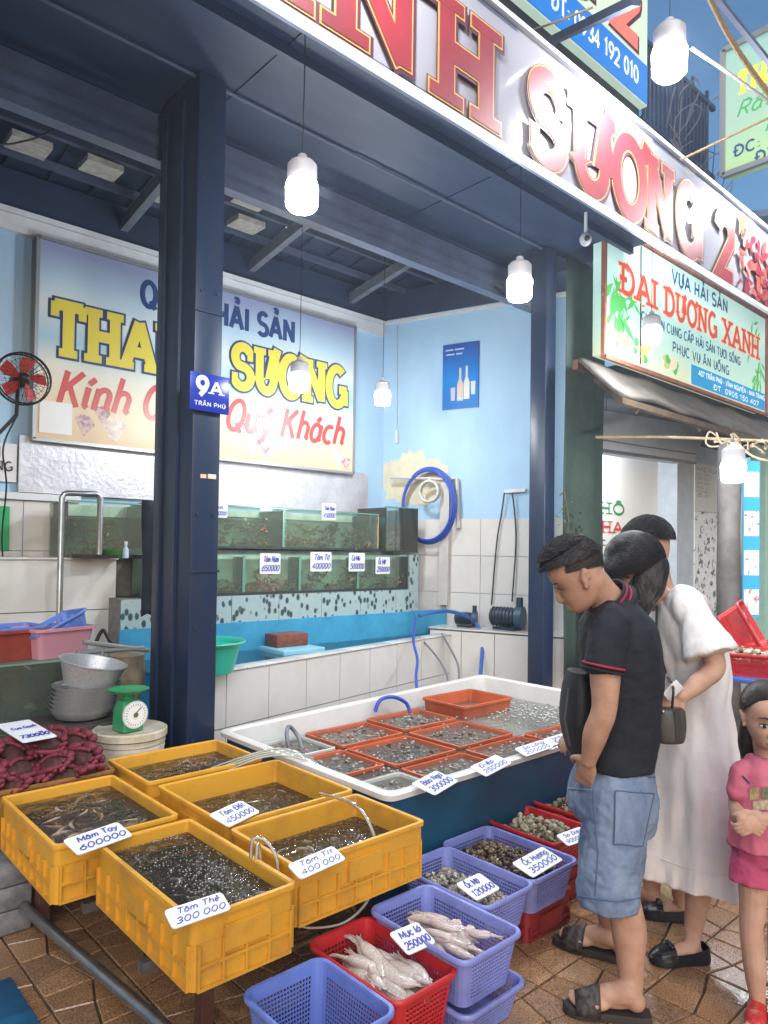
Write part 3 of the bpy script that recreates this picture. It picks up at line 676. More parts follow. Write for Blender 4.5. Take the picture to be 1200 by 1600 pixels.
mb = MB(); letters(mb, '407 TRẦN PHÚ - VĨNH NGUYÊN - NHA TRANG', (7.15, SY-.007, 3.365), UX, UZ, .05, w=.2, width=1.7); letters(mb, 'ĐT: 0905 150 407', (7.5, SY-.007, 3.28), UX, UZ, .05, w=.2, width=1.2)
put(mb, 'letter_line', g_wht, nb_)
rr = random.Random(9)
def leaf_print(cx, cz, n, L, m):
    mb = MB()
    for k in range(n):
        a = rr.uniform(-2.6, -.5) if rr.random() < .8 else rr.uniform(0, 6); l = L*rr.uniform(.5, 1); w = l*.12; x = cx+rr.uniform(-.13, .13); z = cz+rr.uniform(-.15, .2)
        d = Vector((math.cos(a), math.sin(a))); p = Vector((-d.y, d.x))
        q = [Vector((x, z)), Vector((x, z))+d*l*.5+p*w, Vector((x, z))+d*l, Vector((x, z))+d*l*.5-p*w]
        mb.add([(v.x, SY-.0015-.0001*k, v.y) for v in q], [(0, 1, 2, 3)])
    put(mb, 'printed_palm', m, nb_)
leaf_print(5.62, 3.75, 34, .3, g_gre); leaf_print(5.72, 3.6, 16, .22, g_gre); leaf_print(8.68, 3.62, 26, .2, g_gre); leaf_print(8.55, 4.05, 16, .22, g_gre)
for k in range(22):
    x = rr.uniform(5.5, 7.0); z = rr.uniform(3.28, 3.46); r = rr.uniform(.03, .09); pts = [(x+r*rr.uniform(.6, 1.2)*math.cos(t), z+r*rr.uniform(.6, 1)*math.sin(t)) for t in [j*.785 for j in range(8)]]
    put(MB().add([(a, SY-.006-.0002*k, b) for a, b in pts], [tuple(range(8))]), 'printed_coral', (g_coral, g_gre, g_cream, g_coral)[k % 4], nb_)
# ---- upper sign on the shop's own facade
up = empty('upper_sign', (6.0, 3.6, 6.15), 'tall white and blue sign with phone number above the fascia', 'sign')
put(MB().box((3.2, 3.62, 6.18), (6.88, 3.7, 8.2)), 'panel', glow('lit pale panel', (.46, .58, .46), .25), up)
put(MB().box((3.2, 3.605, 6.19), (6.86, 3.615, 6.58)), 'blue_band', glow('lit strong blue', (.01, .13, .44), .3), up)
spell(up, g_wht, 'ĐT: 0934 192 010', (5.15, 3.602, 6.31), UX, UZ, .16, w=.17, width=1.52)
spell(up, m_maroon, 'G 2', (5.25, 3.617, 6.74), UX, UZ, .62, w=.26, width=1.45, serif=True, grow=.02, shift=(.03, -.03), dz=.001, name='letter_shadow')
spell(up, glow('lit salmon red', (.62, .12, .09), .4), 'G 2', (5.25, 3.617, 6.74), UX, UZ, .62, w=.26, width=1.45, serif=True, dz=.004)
# ---- projecting sign, square to the street
XS = 7.2
pj = empty('projecting_sign', (XS, 2.3, 5.25), 'pale green projecting sign with yellow and green lettering jutting over the street', 'sign')
NY = Vector((0, -1, 0))
pY = lambda px, py: atx(px, py, XS)
y0 = pY(1130, 180).y; y1 = y0-1.75; zb = pY(1130, 275).z; zt = pY(1130, 80).z
put(MB().box((XS, y1, zb), (XS+.14, y0, zt)), 'light_panel', ramp_mat('pale green light panel', [(0, (.38, .58, .26)), (.4, (.38, .58, .46)), (1, (.34, .62, .56))], 2, zb, zt, .3, .1, 2, em=.08), pj)
for a, b in (((XS, y1, zb), (XS, y0, zb)), ((XS, y1, zt), (XS, y0, zt)), ((XS, y0, zb), (XS, y0, zt)), ((XS, y1, zb), (XS, y1, zt))):
    put(MB().bar(a, b, .05, .05, up=(1, 0, 0)), 'frame_bar', m_alu, pj)
hh = zt-zb
mb = MB(); letters(mb, 'THANH SƯƠNG', (XS, y0-.12, zb+hh*.60), NY, UZ, .2, w=.22, width=1.5, serif=True, slant=.15); put(mb, 'letter_line', glow('lit yellow', (.75, .62, .04), .5), pj)
mb = MB(); letters(mb, 'Rất hân hạnh', (XS, y0-.12, zb+hh*.42), NY, UZ, .14, w=.14, width=1.3, slant=.3); letters(mb, 'phục vụ', (XS, y0-.4, zb+hh*.26), NY, UZ, .14, w=.14, width=.7, slant=.3); put(mb, 'letter_line', glow('lit leaf green', (.04, .30, .08), .35), pj)
mb = MB(); letters(mb, 'ĐC: 9A TRẦN PHÚ', (XS, y0-.1, zb+hh*.12), NY, UZ, .1, w=.2, width=1.4); letters(mb, 'ĐT: 0934 192 010', (XS, y0-.3, zb+.01), NY, UZ, .1, w=.2, width=1.3); put(mb, 'letter_line', g_nav, pj)
# ------------------------------------------------------------------ lit bulbs (the lamps that light the place)
m_bulb = bpy.data.materials.new('lit bulb diffuser'); m_bulb.use_nodes = True
_b = m_bulb.node_tree.nodes['Principled BSDF']; _b.inputs['Base Color'].default_value = (.9, .9, .9, 1); _b.inputs['Emission Color'].default_value = (.93, .97, 1, 1); _b.inputs['Emission Strength'].default_value = BULB
m_cap = M('white bulb housing', (.42, .42, .45), .4)
_gm = MB().lathe([(.03, -.128), (.058, -.124), (.071, -.108), (.074, -.02), (.066, 0)], n=20, cap0=True, cap1=False).mesh('globe', 50); _gm.materials.append(m_bulb)
_hm = MB().lathe([(.068, -.001), (.068, .075), (.055, .09), (.024, .1), (.02, .125)], n=20).mesh('housing', 40); _hm.materials.append(m_cap)
def bulb(p, top, label, s=1.0):
    p = Vector(p); t = empty('hanging_bulb', p, label, 'light bulb', 'lit hanging bulbs')
    g = link('globe', _gm, None, t); h = link('housing', _hm, None, t); g.scale = h.scale = (s, s, s)
    w = MB().tube([(0, 0, .12*s), (.004, 0, (top-p.z)*.5), (0, 0, top-p.z)], .0025, n=6).build('cord', m_black, t)
    return t
b1 = atd(472, 285, 3.0); bulb(b1, 4.19, 'brightest lit bulb hanging from the canopy right of the navy pillar', .92)
b2 = aty(812, 435, 2.5); bulb(b2, 4.19, 'lit bulb hanging from the canopy near the second pillar', .98)
bulb(aty(468, 585, 4.3), 4.3, 'lit bulb hanging in front of the welcome banner lettering')
bulb(aty(598, 612, 4.7), 4.3, 'lit bulb hanging in the inner corner of the blue walls', .95)
bulb(aty(1018, 512, 2.75), 4.19, 'lit bulb hanging in front of the mint green lightbox sign')
b6 = Vector((6.45, 2.62, 2.36)); bulb(atd(1146, 722, 5.2), 2.6, 'lit bulb under the tarpaulin awning beside the grey timber post', 1.15)
bulb(atd(1046, 75, 3.9), 4.85, 'lit bulb hanging above the fascia banner below the blue sky', 1.25)
bulb((5.7, 1.8, 4.4), 4.85, 'lit street bulb over the far end of the fascia banner', 1.25)
bulb((1.6, 1.75, 4.35), 4.85, 'unseen lit street bulb added for the foreground over the near end of the fascia banner', 1.25)  # unseen bulb continuing the row, added to light the foreground
bulb((6.75, 3.98, 2.78), 3.19, 'lit bulb inside the next stall before the white board', 1.35)
# arms and ropes that carry the street bulbs
br = empty('bulb_support_pole', (3.8, 1.86, 4.86), 'grey steel pole slung over the street carrying the bulbs', 'pole')
p0, p1 = atd(845, 75, 4.6), atd(985, 5, 4.2)
put(MB().bar((-.6, 1.8, 4.87), (7.4, 1.8, 4.87), .03, .03), 'pole_bar', m_steelblue, br)
put(MB().bar(aty(845, 72, 3.0), atd(995, 0, 3.6), .045, .045), 'brace', m_steelblue, br)
rp = MB().tube(bez([atd(1105, -10, 3.4), atd(1150, 75, 3.6), atd(1215, 165, 3.8)], 6), .014).build('rope', m_rope); tag(rp, 'thick tan rope slanting across the blue sky', 'rope')
rp = MB().tube(bez([atd(1080, 75, 3.9), atd(1140, 115, 3.9), atd(1210, 165, 3.9)], 6), .009).build('rope', M('grey rope', (.16, .15, .14), .9, bump=.5)); tag(rp, 'grey rope running from the high bulb towards the projecting sign', 'rope')
rp = MB().tube(bez([aty(1063, 250, 2.15), atd(1130, 218, 4.6), atd(1210, 180, 4.6)], 6), .008).build('rope', m_rope); tag(rp, 'thin rope tied to the fascia edge below the projecting sign', 'rope')
rp = MB().tube(bez([aty(832, 47, 2.4), atd(880, 30, 3.5), atd(925, 12, 3.3)], 6), .006).build('rope', m_rope); tag(rp, 'thin wire stay in front of the tall white and blue sign', 'wire')
# ------------------------------------------------------------------ next building: dark upper balcony, eave
nbld = empty('next_building', (8.0, 3.75, 0), 'dark neighbouring building with barred upper balcony behind the bulb', 'building')
put(MB().box((6.95, 4.6, 4.6), (9.6, 4.75, 7.0)), 'upper_wall', m_dark, nbld)
put(MB().box((6.95, 3.45, 5.0), (9.6, 4.6, 5.12)), 'balcony_floor', m_navy2, nbld)
for i in range(17):
    x = 6.98+i*.095; put(MB().box((x, 3.7, 5.12), (x+.03, 3.73, 7.0+(.12 if i % 4 == 0 else 0))), 'railing_bar', m_navy2, nbld)
for z in (5.3, 6.1, 6.95): put(MB().box((6.93, 3.69, z), (8.7, 3.74, z+.05)), 'rail', m_navy2, nbld)
put(MB().box((6.93, 3.6, 4.45), (9.8, 4.0, 5.0)), 'beam', m_dark, nbld)
put(MB().add([(7.0, 2.2, 4.62), (11, 2.2, 4.62), (11, 3.6, 5.0), (7.0, 3.6, 5.0), (7.0, 2.2, 4.68), (11, 2.2, 4.68), (11, 3.6, 5.06), (7.0, 3.6, 5.06)], [(0, 3, 2, 1), (4, 5, 6, 7), (0, 1, 5, 4), (1, 2, 6, 5), (2, 3, 7, 6), (3, 0, 4, 7)]), 'eave', m_steelblue, nbld)
# leafless branches tangled before the balcony
mb = MB(); rr = random.Random(4)
for k in range(26):
    a = Vector((rr.uniform(7.0, 8.4), 3.5, rr.uniform(5.3, 6.4))); mb.tube(bez([a, a+Vector((rr.uniform(-.2, .2), -.1, rr.uniform(.1, .3))), a+Vector((rr.uniform(-.3, .3), -.1, rr.uniform(.25, .6)))], 4), .006, n=5)
tag(mb.build('dry_creeper', M('dry grey twigs', (.14, .14, .17), .8)), 'tangle of dry grey twigs on the dark balcony bars', 'creeper')
# ------------------------------------------------------------------ green tarpaulin beside the second pillar
def drape(name, a, b, z0, z1, amp, n, mat, thick=.006, seed=1):
    rr = random.Random(seed); a = Vector(a); b = Vector(b); d = b-a; nrm = Vector((-d.y, d.x, 0)).normalized(); ph = [rr.uniform(0, 6) for _ in range(4)]
    mb = MB(); vs = []; fs = []; m = 16
    for i in range(n+1):
        u = i/n
        for j in range(m+1):
            v = j/m; off = amp*(math.sin(u*6+ph[0]+v*.8)+.5*math.sin(u*11+ph[1]-v*1.5)+.35*math.sin(v*9+u*5+ph[2]))*(1.1-.6*v)
            p = a+d*(u+.012*math.sin(v*7+ph[3]))+nrm*off; vs.append((p.x, p.y, z0+(z1-z0)*v+.02*math.sin(u*9)*(1-v)))
    for i in range(n):
        for j in range(m): q = i*(m+1)+j; fs.append((q, q+m+1, q+m+2, q+1))
    mb.add(vs, fs); me = mb.mesh(name, 80); me.materials.append(mat)
    return link(name, finish(me, [('SOLIDIFY', dict(thickness=thick))]))
m_tarp = M('olive green tarpaulin', (.030, .058, .042), .7, rgb2=(.017, .034, .028), vscale=3, bump=.6, bscale=7, dist=.03)
tag(drape('tarpaulin_curtain', (5.28, 3.5, 0), (6.0, 3.55, 0), .45, 4.15, .018, 40, m_tarp), 'olive green tarpaulin curtain hanging beside the second navy pillar', 'tarpaulin')
tag(drape('tarpaulin_curtain', (5.5, 3.42, 0), (5.78, 3.42, 0), .3, 1.35, .012, 20, M('bright green plastic sheet', (.04, .22, .08), .4, var=.3), seed=3), 'brighter green plastic sheet behind the man in the polo shirt', 'tarpaulin')
# little plant by the curtain
lp = empty('hanging_plant', aty(888, 830, 3.4), 'small leafy plant hanging on the green tarpaulin', 'plant')
mb = MB(); rr = random.Random(12); c = aty(888, 815, 3.4)
for k in range(46):
    p = c+Vector((rr.gauss(0, .07), rr.gauss(0, .04), rr.gauss(0, .09))); d = Vector((rr.uniform(-1, 1), rr.uniform(-1, 1), rr.uniform(-.6, .8))).normalized()*rr.uniform(.04, .08); s = frame_of(d)[0]*.014
    mb.add([p, p+d*.5+s, p+d, p+d*.5-s], [(0, 1, 2, 3)])
tag(put(mb, 'leaves', M('dusty leaf', (.10, .14, .07), .6, var=.5, vscale=30), lp), kind=None)
put(MB().tube([c+Vector((0, .05, .3)), c+Vector((0, 0, .05)), c-Vector((0, 0, .12))], .004), 'stem', m_wood, lp)
# security camera under the canopy
cc = aty(915, 374, 2.9)
sc_ = empty('security_camera', cc, 'small white security camera under the canopy beside the green tarpaulin', 'camera')
put(MB().tube([cc+Vector((.0, .0, .2)), cc+Vector((0, 0, .03))], .012), 'bracket', m_white, sc_)
put(MB().ell(cc, (.045, .045, .05)), 'body', M('dull white plastic', (.45, .47, .5), .4), sc_, smooth=60)
put(MB().ell(cc+Vector((-.03, -.03, -.01)), (.02, .02, .02)), 'lens', m_black, sc_, smooth=60)
# ------------------------------------------------------------------ neighbour stall front
st = empty('stall_awning', (7, 3.1, 2.8), 'patched brown tarpaulin awning under the mint green lightbox sign', 'awning')
m_awn = M('weathered brown grey tarpaulin', (.15, .135, .12), .8, rgb2=(.08, .07, .06), vscale=2.5, bump=.6, bscale=6, dist=.04)
mb = MB(); vs = []; fs = []
for i in range(41):
    for j in range(9):
        u = i/40; v = j/8; vs.append((5.2+4.6*u, 3.34-.40*v, 3.17-.36*v-.02*math.sin(v*3.1)+.012*math.sin(u*31+v*4)+.02*math.sin(u*9)*v))
for i in range(40):
    for j in range(8): q = i*9+j; fs.append((q, q+9, q+10, q+1))
mb.add(vs, fs); me = mb.mesh('a', 80); me.materials.append(m_awn); pin(link('tarpaulin', finish(me, [('SOLIDIFY', dict(thickness=.03))])), st)
put(MB().bar((5.2, 2.95, 2.775), (9.8, 2.95, 2.775), .05, .05), 'front_batten', m_wood, st)
put(MB().bar((5.2, 3.36, 3.14), (9.8, 3.36, 3.14), .05, .08), 'back_batten', M('red brown batten', (.20, .085, .05), .7, var=.3), st)
for x in (5.5, 6.7, 7.9, 9.1): put(MB().bar((x, 3.36, 3.07), (x, 2.96, 2.73), .03, .04), 'rafter', m_wood, st)
pb = MB().tube(bez([aty(930, 683, 3.35), aty(1040, 683, 3.0), atd(1215, 690, 5.6)], 8), .013, n=8).build('bamboo_pole', M('pale bamboo', (.30, .23, .13), .6, var=.3, vscale=20)); tag(pb, 'thin pale bamboo pole slung below the brown awning', 'pole')
mb = MB(); rr = random.Random(8)
for k in range(9):
    c = atd(1110+k*11, 688+rr.uniform(-4, 8), 5.7); q = [c+Vector((rr.uniform(-.09, .09), rr.uniform(-.05, .05), rr.uniform(-.08, .05))) for _ in range(5)]; mb.tube(bez(q, 5), .007, n=6)
mb.tube(bez([atd(1150, 690, 5.6), atd(1175, 712, 5.6), atd(1210, 722, 5.6)], 6), .009)
tag(mb.build('rope_tangle', M('bleached rope', (.26, .20, .13), .9, var=.3, vscale=60)), 'knotted tan ropes tangled at the end of the bamboo pole', 'rope')
# roller box, board, pillar, post, poster strips
rb = empty('roller_awning_box', aty(1010, 700, 3.75), 'pale grey roller shutter hood above the next stall board', 'shutter hood')
A, B_, C_, D_ = aty(936, 640, 3.75), aty(1105, 668, 3.75), aty(1085, 722, 3.62), aty(936, 702, 3.62)
m_pgrey = M('pale grey sheet metal', (.42, .45, .47), .5, var=.15, vscale=4)
off = Vector((0, .25, .0))
put(MB().add([A, B_, C_, D_, A+off, B_+off, C_+off, D_+off], [(0, 3, 2, 1), (4, 5, 6, 7), (0, 1, 5, 4), (1, 2, 6, 5), (2, 3, 7, 6), (3, 0, 4, 7)]), 'hood', m_pgrey, rb, fix=True)
put(MB().tube([D_+Vector((0, -.01, -.01)), C_+Vector((0, -.01, -.01))], .018), 'roller_lip', M('dark grey lip', (.1, .1, .11), .5), rb)
put(MB().tube([D_+Vector((0, -.012, .09)), C_+Vector((.02, -.012, .09))], .006), 'seam', M('dark grey lip', (.1, .1, .11), .5), rb)
YN = 4.3
bd = empty('stall_board', aty(990, 940, YN), 'white shop board with green and red capitals behind the queue', 'sign')
bl_, br2 = aty(920, 800, YN), aty(1056, 800, YN)
put(MB().box((bl_.x, YN, .3), (br2.x, YN+.06, 2.95)), 'board', M('white board', (.66, .65, .62), .4, var=.05), bd)
put(MB().box((br2.x+.002, YN-.03, .3), (br2.x+.06, YN+.06, 2.95)), 'frame_post', m_dark, bd)
t1 = aty(924, 800, YN); t2 = aty(976, 800, YN)
spell(bd, M('sign letter green', (.03, .20, .06), .5), 'KHÔ', (t1.x-.14, YN, t1.z), UX, UZ, .12, w=.24, width=t2.x-t1.x+.14, serif=True)
t1 = aty(920, 830, YN); t2 = aty(1055, 830, YN)
spell(bd, M('sign letter red', (.5, .03, .03), .5), 'NHA TRANG', (t1.x, YN, t1.z), UX, UZ, .12, w=.24, width=t2.x-t1.x-.02, serif=True)
mb = MB(); letters(mb, 'ĐẶC SẢN KHÔ', (t1.x, YN, t1.z-.15), UX, UZ, .06, w=.2, width=(t2.x-t1.x)*.6); put(mb, 'letter_line', M('printed maroon', (.1, .01, .03), .3), bd)
ft = aty(1030, 700, YN-.1); 
tag(MB().box((ft.x-.12, YN-.25, ft.z-.02), (ft.x+.16, YN-.01, ft.z+.01)).cbox((ft.x+.05, YN-.1, ft.z-.06), (.08, .05, .08)).build('wall_bracket_shelf', M('dull bronze', (.12, .10, .07), .5)), 'small dark bracket shelf on the white board', 'shelf')
YP = 4.05
q0, q1, q2 = aty(1058, 800, YP), aty(1084, 800, YP), aty(1124, 800, YP)
wp = empty('stall_pillar', (q1.x, YP, 0), 'pale grey stall pillar with pasted paper posters', 'pillar')
put(MB().box((q0.x, YP, 0), (q2.x+.1, YP+.3, 2.95)), 'shaft', M('pale blue grey paint', (.42, .47, .52), .6, var=.15), wp)
zt1, zm, zb1 = aty(1100, 740, YP).z, aty(1100, 800, YP).z, aty(1100, 960, YP).z
put(MB().box((q1.x, YP-.012, zm+.005), (q2.x, YP-.001, zt1+.12)), 'poster', M('pale list poster', (.6, .62, .58), .5, var=.2, vscale=30), wp)
put(MB().box((q1.x, YP-.012, zb1), (q2.x, YP-.001, zm-.005)), 'poster', M('black and white seafood poster', (.66, .68, .68), .5, rgb2=(.06, .07, .10), vscale=11, stops=(.40, .46)), wp)
mb = MB()
for k in range(7): letters(mb, ('MENU', 'HẢI SẢN', 'TÔM HÙM', 'CUA GHẸ', 'MỰC LÁ', 'NGHÊU', 'ỐC')[k], (q1.x+.04, YP-.013, zt1+.02-k*.055), UX, UZ, .05 if k < 1 else .03, w=.2, width=(q2.x-q1.x)*(.8 if k == 0 else .5))
put(mb, 'lettering', M('faded grey ink', (.2, .22, .2), .6), wp)
gp = empty('timber_post', atd(1138, 960, 6.0).xy.to_3d(), 'weathered grey timber post carrying the tarpaulin awning', 'post')
a = atd(1122, 850, 6.0); b = atd(1156, 850, 6.0); c = (a+b)/2; w = (b-a).length
mb = MB(); pts = []
mb.tube([(c.x+.01*math.sin(z*3), c.y, z) for z in [0, .35, .7, 1.05, 1.4, 1.75, 2.1, 2.5]], [w/2*(1+.05*math.sin(k*2.2)) for k in range(8)], n=12)
put(mb, 'trunk_shaft', M('silvery grey timber', (.11, .10, .095), .8, rgb2=(.06, .055, .05), vscale=5, bump=.5, bscale=14, dist=.01), gp, smooth=60)
ss = empty('price_strip', atd(1172, 960, 6.6), 'vertical strip of blue and white pasted leaflets beside the timber post', 'poster')
a = atd(1161, 850, 6.6); b = atd(1187, 850, 6.6); uxs = (b-a).normalized(); uxs.z = 0
W_ = (b-a).length; z0 = atd(1172, 965, 6.6).z; z1 = atd(1172, 720, 6.6).z; o_ = Vector((a.x, a.y, z0)); H_ = z1-z0
put(MB().poly([(0, 0), (W_, 0), (W_, H_), (0, H_)], o_, uxs, UZ, .02), 'backing', M('leaflet blue', (.02, .33, .58), .4), ss, fix=True)
for k in range(4): put(MB().poly([(W_*.06, H_*(.02+.25*k)), (W_*.94, H_*(.02+.25*k)), (W_*.94, H_*(.18+.25*k)), (W_*.06, H_*(.18+.25*k))], o_+uxs.cross(UZ)*.004, uxs, UZ, .003), 'leaflet', M('leaflet print %d' % k, (.75, .77, .76), .4, rgb2=((.5, .1, .1), (.2, .22, .25), (.12, .14, .16), (.45, .3, .2))[k], vscale=22, stops=(.38, .46)), ss, fix=True)
tag(MB().box((10.9, 3.9, 0), (16.5, 4.1, 3.6)).build('mint_wall', M('mint wall paint', (.38, .62, .52), .7, var=.12)), 'mint green stall wall at the far right beyond the leaflets', 'wall')
tag(MB().box((5.95, 6.2, 0), (12.5, 6.35, 4.4)).build('stall_back_wall', M('cream stall wall', (.5, .47, .42), .8, var=.2, vscale=3)), 'cream back wall deep inside the next stall', 'wall')
tag(MB().box((6.0, 3.4, 3.2), (12.5, 6.2, 3.3)).build('stall_roof', m_dark), 'dark roof sheet over the next stall', 'roof')
# ------------------------------------------------------------------ pool and tank shelf inside the shop
PA, PB = Vector((2.04, 4.085, 0)), Vector((5.50, 4.77, 0)); PZ = .76
pd = (PB-PA).normalized(); pn = Vector((-pd.y, pd.x, 0)); PL = (PB-PA).length
def pbox(mb, s0, s1, n0, n1, z0, z1):
    p = [PA+pd*s+pn*n for s, n in ((s0, n0), (s1, n0), (s1, n1), (s0, n1))]
    return mb.add([(q.x, q.y, z) for z in (z0, z1) for q in p], [(0, 3, 2, 1), (4, 5, 6, 7), (0, 1, 5, 4), (1, 2, 6, 5), (2, 3, 7, 6), (3, 0, 4, 7)])
pool = empty('fish_pool', PA, 'blue lined fish pool with tiled front wall inside the shop', 'pool')
m_liner = M('sky blue pool paint', (.06, .36, .58), .35, rgb2=(.04, .28, .48), vscale=5)
fw = put(pbox(MB(), 0, PL, .02, .12, 0, PZ-.012), 'front_wall', m_grout, pool)
for j in range(2):
    s = .005
    while s < PL-.02:
        e = min(s+.385, PL); put(pbox(MB(), s, e-.007, .008, .0195, .02+j*.365, .02+j*.365+.358), 'wall_tile', m_walltile, fw); s += .385
s = .0
while s < PL-.05:
    put(pbox(MB(), s+.003, min(s+.55, PL), -.005, .13, PZ-.011, PZ), 'coping_tile', m_walltile, pool, bevel=.002); s += .556
YR = 5.02
def poolback(mb, z0, z1): return mb.box((2.04, YR-.03, z0), (5.42, YR-.004, z1))
put(poolback(MB(), .3, .97), 'back_liner', m_liner, pool)
put(MB().add([PA+pn*.125+Vector((0, 0, .3)), PB+pn*.125+Vector((-.06, 0, .3)), Vector((5.42, YR-.031, .3)), Vector((2.04, YR-.031, .3))], [(0, 1, 2, 3)]), 'pool_floor', m_liner, pool)
put(pbox(MB(), 0, PL-.05, .121, .13, .3, PZ-.013), 'inner_liner', m_liner, pool)
put(MB().add([PA+pn*.131+Vector((0, 0, .742)), PB+pn*.131+Vector((-.06, 0, .742)), Vector((5.42, YR-.032, .742)), Vector((2.04, YR-.032, .742))], [(0, 1, 2, 3)]), 'water', clear('pool water', (.72, .90, .95), .03, 1.33, .10, (.12, .42, .55), bump=.25, bscale=9), pool)
put(MB().box((3.15, 4.58, .3), (3.55, 4.95, .775)), 'inlet_block', M('pale blue block', (.22, .50, .66), .5), pool, bevel=.01)
tag(MB().box((3.2, 4.75, .777), (3.5, 4.93, .875)).build('red_brick', M('wet red brick', (.24, .07, .04), .5, var=.4, vscale=20, bump=.4), bevel=.004), 'red brick resting on the block in the blue pool', 'brick')
# pebble pattern tile riser below the tanks
m_pebt = bpy.data.materials.new('pebble print tile'); m_pebt.use_nodes = True
n = m_pebt.node_tree.nodes; l = m_pebt.node_tree.links; b = n['Principled BSDF']; b.inputs['Roughness'].default_value = .2
tc = n.new('ShaderNodeTexCoord'); mp = n.new('ShaderNodeMapping'); mp.inputs['Scale'].default_value = (1, 1, .62); mp.inputs['Rotation'].default_value = (0, .5, 0); l.new(tc.outputs['Object'], mp.inputs[0])
vo = n.new('ShaderNodeTexVoronoi'); vo.inputs['Scale'].default_value = 22; vo.inputs['Randomness'].default_value = 1; l.new(mp.outputs[0], vo.inputs[0])
r1 = n.new('ShaderNodeValToRGB'); r1.color_ramp.interpolation = 'LINEAR'
r1.color_ramp.elements[0].position = .0; r1.color_ramp.elements[0].color = (.03, .05, .06, 1); r1.color_ramp.elements[1].position = .34; r1.color_ramp.elements[1].color = (.07, .11, .12, 1)
e = r1.color_ramp.elements.new(.44); e.color = (.36, .47, .48, 1)
l.new(vo.outputs['Distance'], r1.inputs[0])
r2 = n.new('ShaderNodeValToRGB'); r2.color_ramp.elements[0].position = .18; r2.color_ramp.elements[1].position = .24; sx = n.new('ShaderNodeSeparateColor'); l.new(vo.outputs['Color'], sx.inputs[0]); l.new(sx.outputs[0], r2.inputs[0])
mx = n.new('ShaderNodeMix'); mx.data_type = 'RGBA'; l.new(r2.outputs[0], mx.inputs[0]); mx.inputs[6].default_value = (.34, .46, .47, 1); l.new(r1.outputs[0], mx.inputs[7]); l.new(mx.outputs[2], b.inputs['Base Color'])
shelf = empty('tank_shelf', (3.4, 5.2, 0), 'tiled masonry shelf carrying the glass tanks along the back wall', 'shelf')
put(MB().box((2.04, YR, 0), (4.9, 5.73, 1.185)), 'masonry', m_grout, shelf)
s = 2.05
while s < 4.85: put(MB().box((s, YR-.012, .95), (min(s+.44, 4.9), YR-.001, 1.18)), 'pebble_tile', m_pebt, shelf); s += .446
put(MB().box((4.905, YR-.012, .75), (5.02, 5.7, 1.52)), 'end_slab', m_pebt, shelf)
put(MB().box((2.1, 5.24, 1.19), (4.9, 5.72, 1.545)), 'step', M('wet concrete', (.16, .16, .14), .7, var=.4), shelf)
put(MB().box((1.3, 5.22, 0), (2.09, 5.72, 1.46)), 'left_block', m_grout, shelf)
for j in range(4):
    for i in range(2):
        x0 = 1.305+i*.395; put(MB().box((x0, 5.207, .02+j*.362), (x0+.389, 5.219, .02+j*.362+.355)), 'wall_tile', m_walltile, shelf)
put(MB().box((1.28, 5.19, 1.462), (2.1, 5.72, 1.475)), 'ledge', m_walltile, shelf)
# ---- glass tanks
m_glass = clear('green edged glass', (.92, .98, .94), .01, 1.45, .08, (.55, .65, .57))
m_gedge = M('green glass edge', (.14, .30, .24), .2)
m_algae = M('algae covered back pane', (.52, .62, .50), .5, rgb2=(.30, .41, .31), vscale=7)
m_twater = clear('tank water', (.92, .97, .93), .03, 1.33, .05, (.4, .5, .4), bump=.3)
def shellheap(n, lo, hi, seed, cols, r0, r1, spike=0):
    """one mesh per tone: small curved shells, legs and claws heaped in a box -> list of (mesh builder, colour)"""
    rr = random.Random(seed); mbs = [MB() for _ in cols]
    for k in range(n):
        mb = mbs[rr.randrange(len(cols))]; c = Vector([rr.uniform(a, b) for a, b in zip(lo, hi)]); c.z = lo[2]+(hi[2]-lo[2])*rr.random()**2.6
        r = rr.uniform(r0, r1); rot = Matrix.Rotation(rr.uniform(0, 6), 3, 'Z')@Matrix.Rotation(rr.uniform(-1, 1), 3, 'X')
        mb.ell(c, (r, r*rr.uniform(.45, .8), r*rr.uniform(.35, .6)), 7, 4, rot)
        for q in range(spike):
            d = rot@Vector((rr.uniform(-1, 1), rr.uniform(-1, 1), rr.uniform(-.2, .9))).normalized()*r*rr.uniform(1.2, 2.0); e = d+Vector((rr.uniform(-r, r), rr.uniform(-r, r), -r*.6))
            mb.tube([c, c+d, c+e*1.15], [r*.26, r*.2, r*.09], n=5)
    return mbs
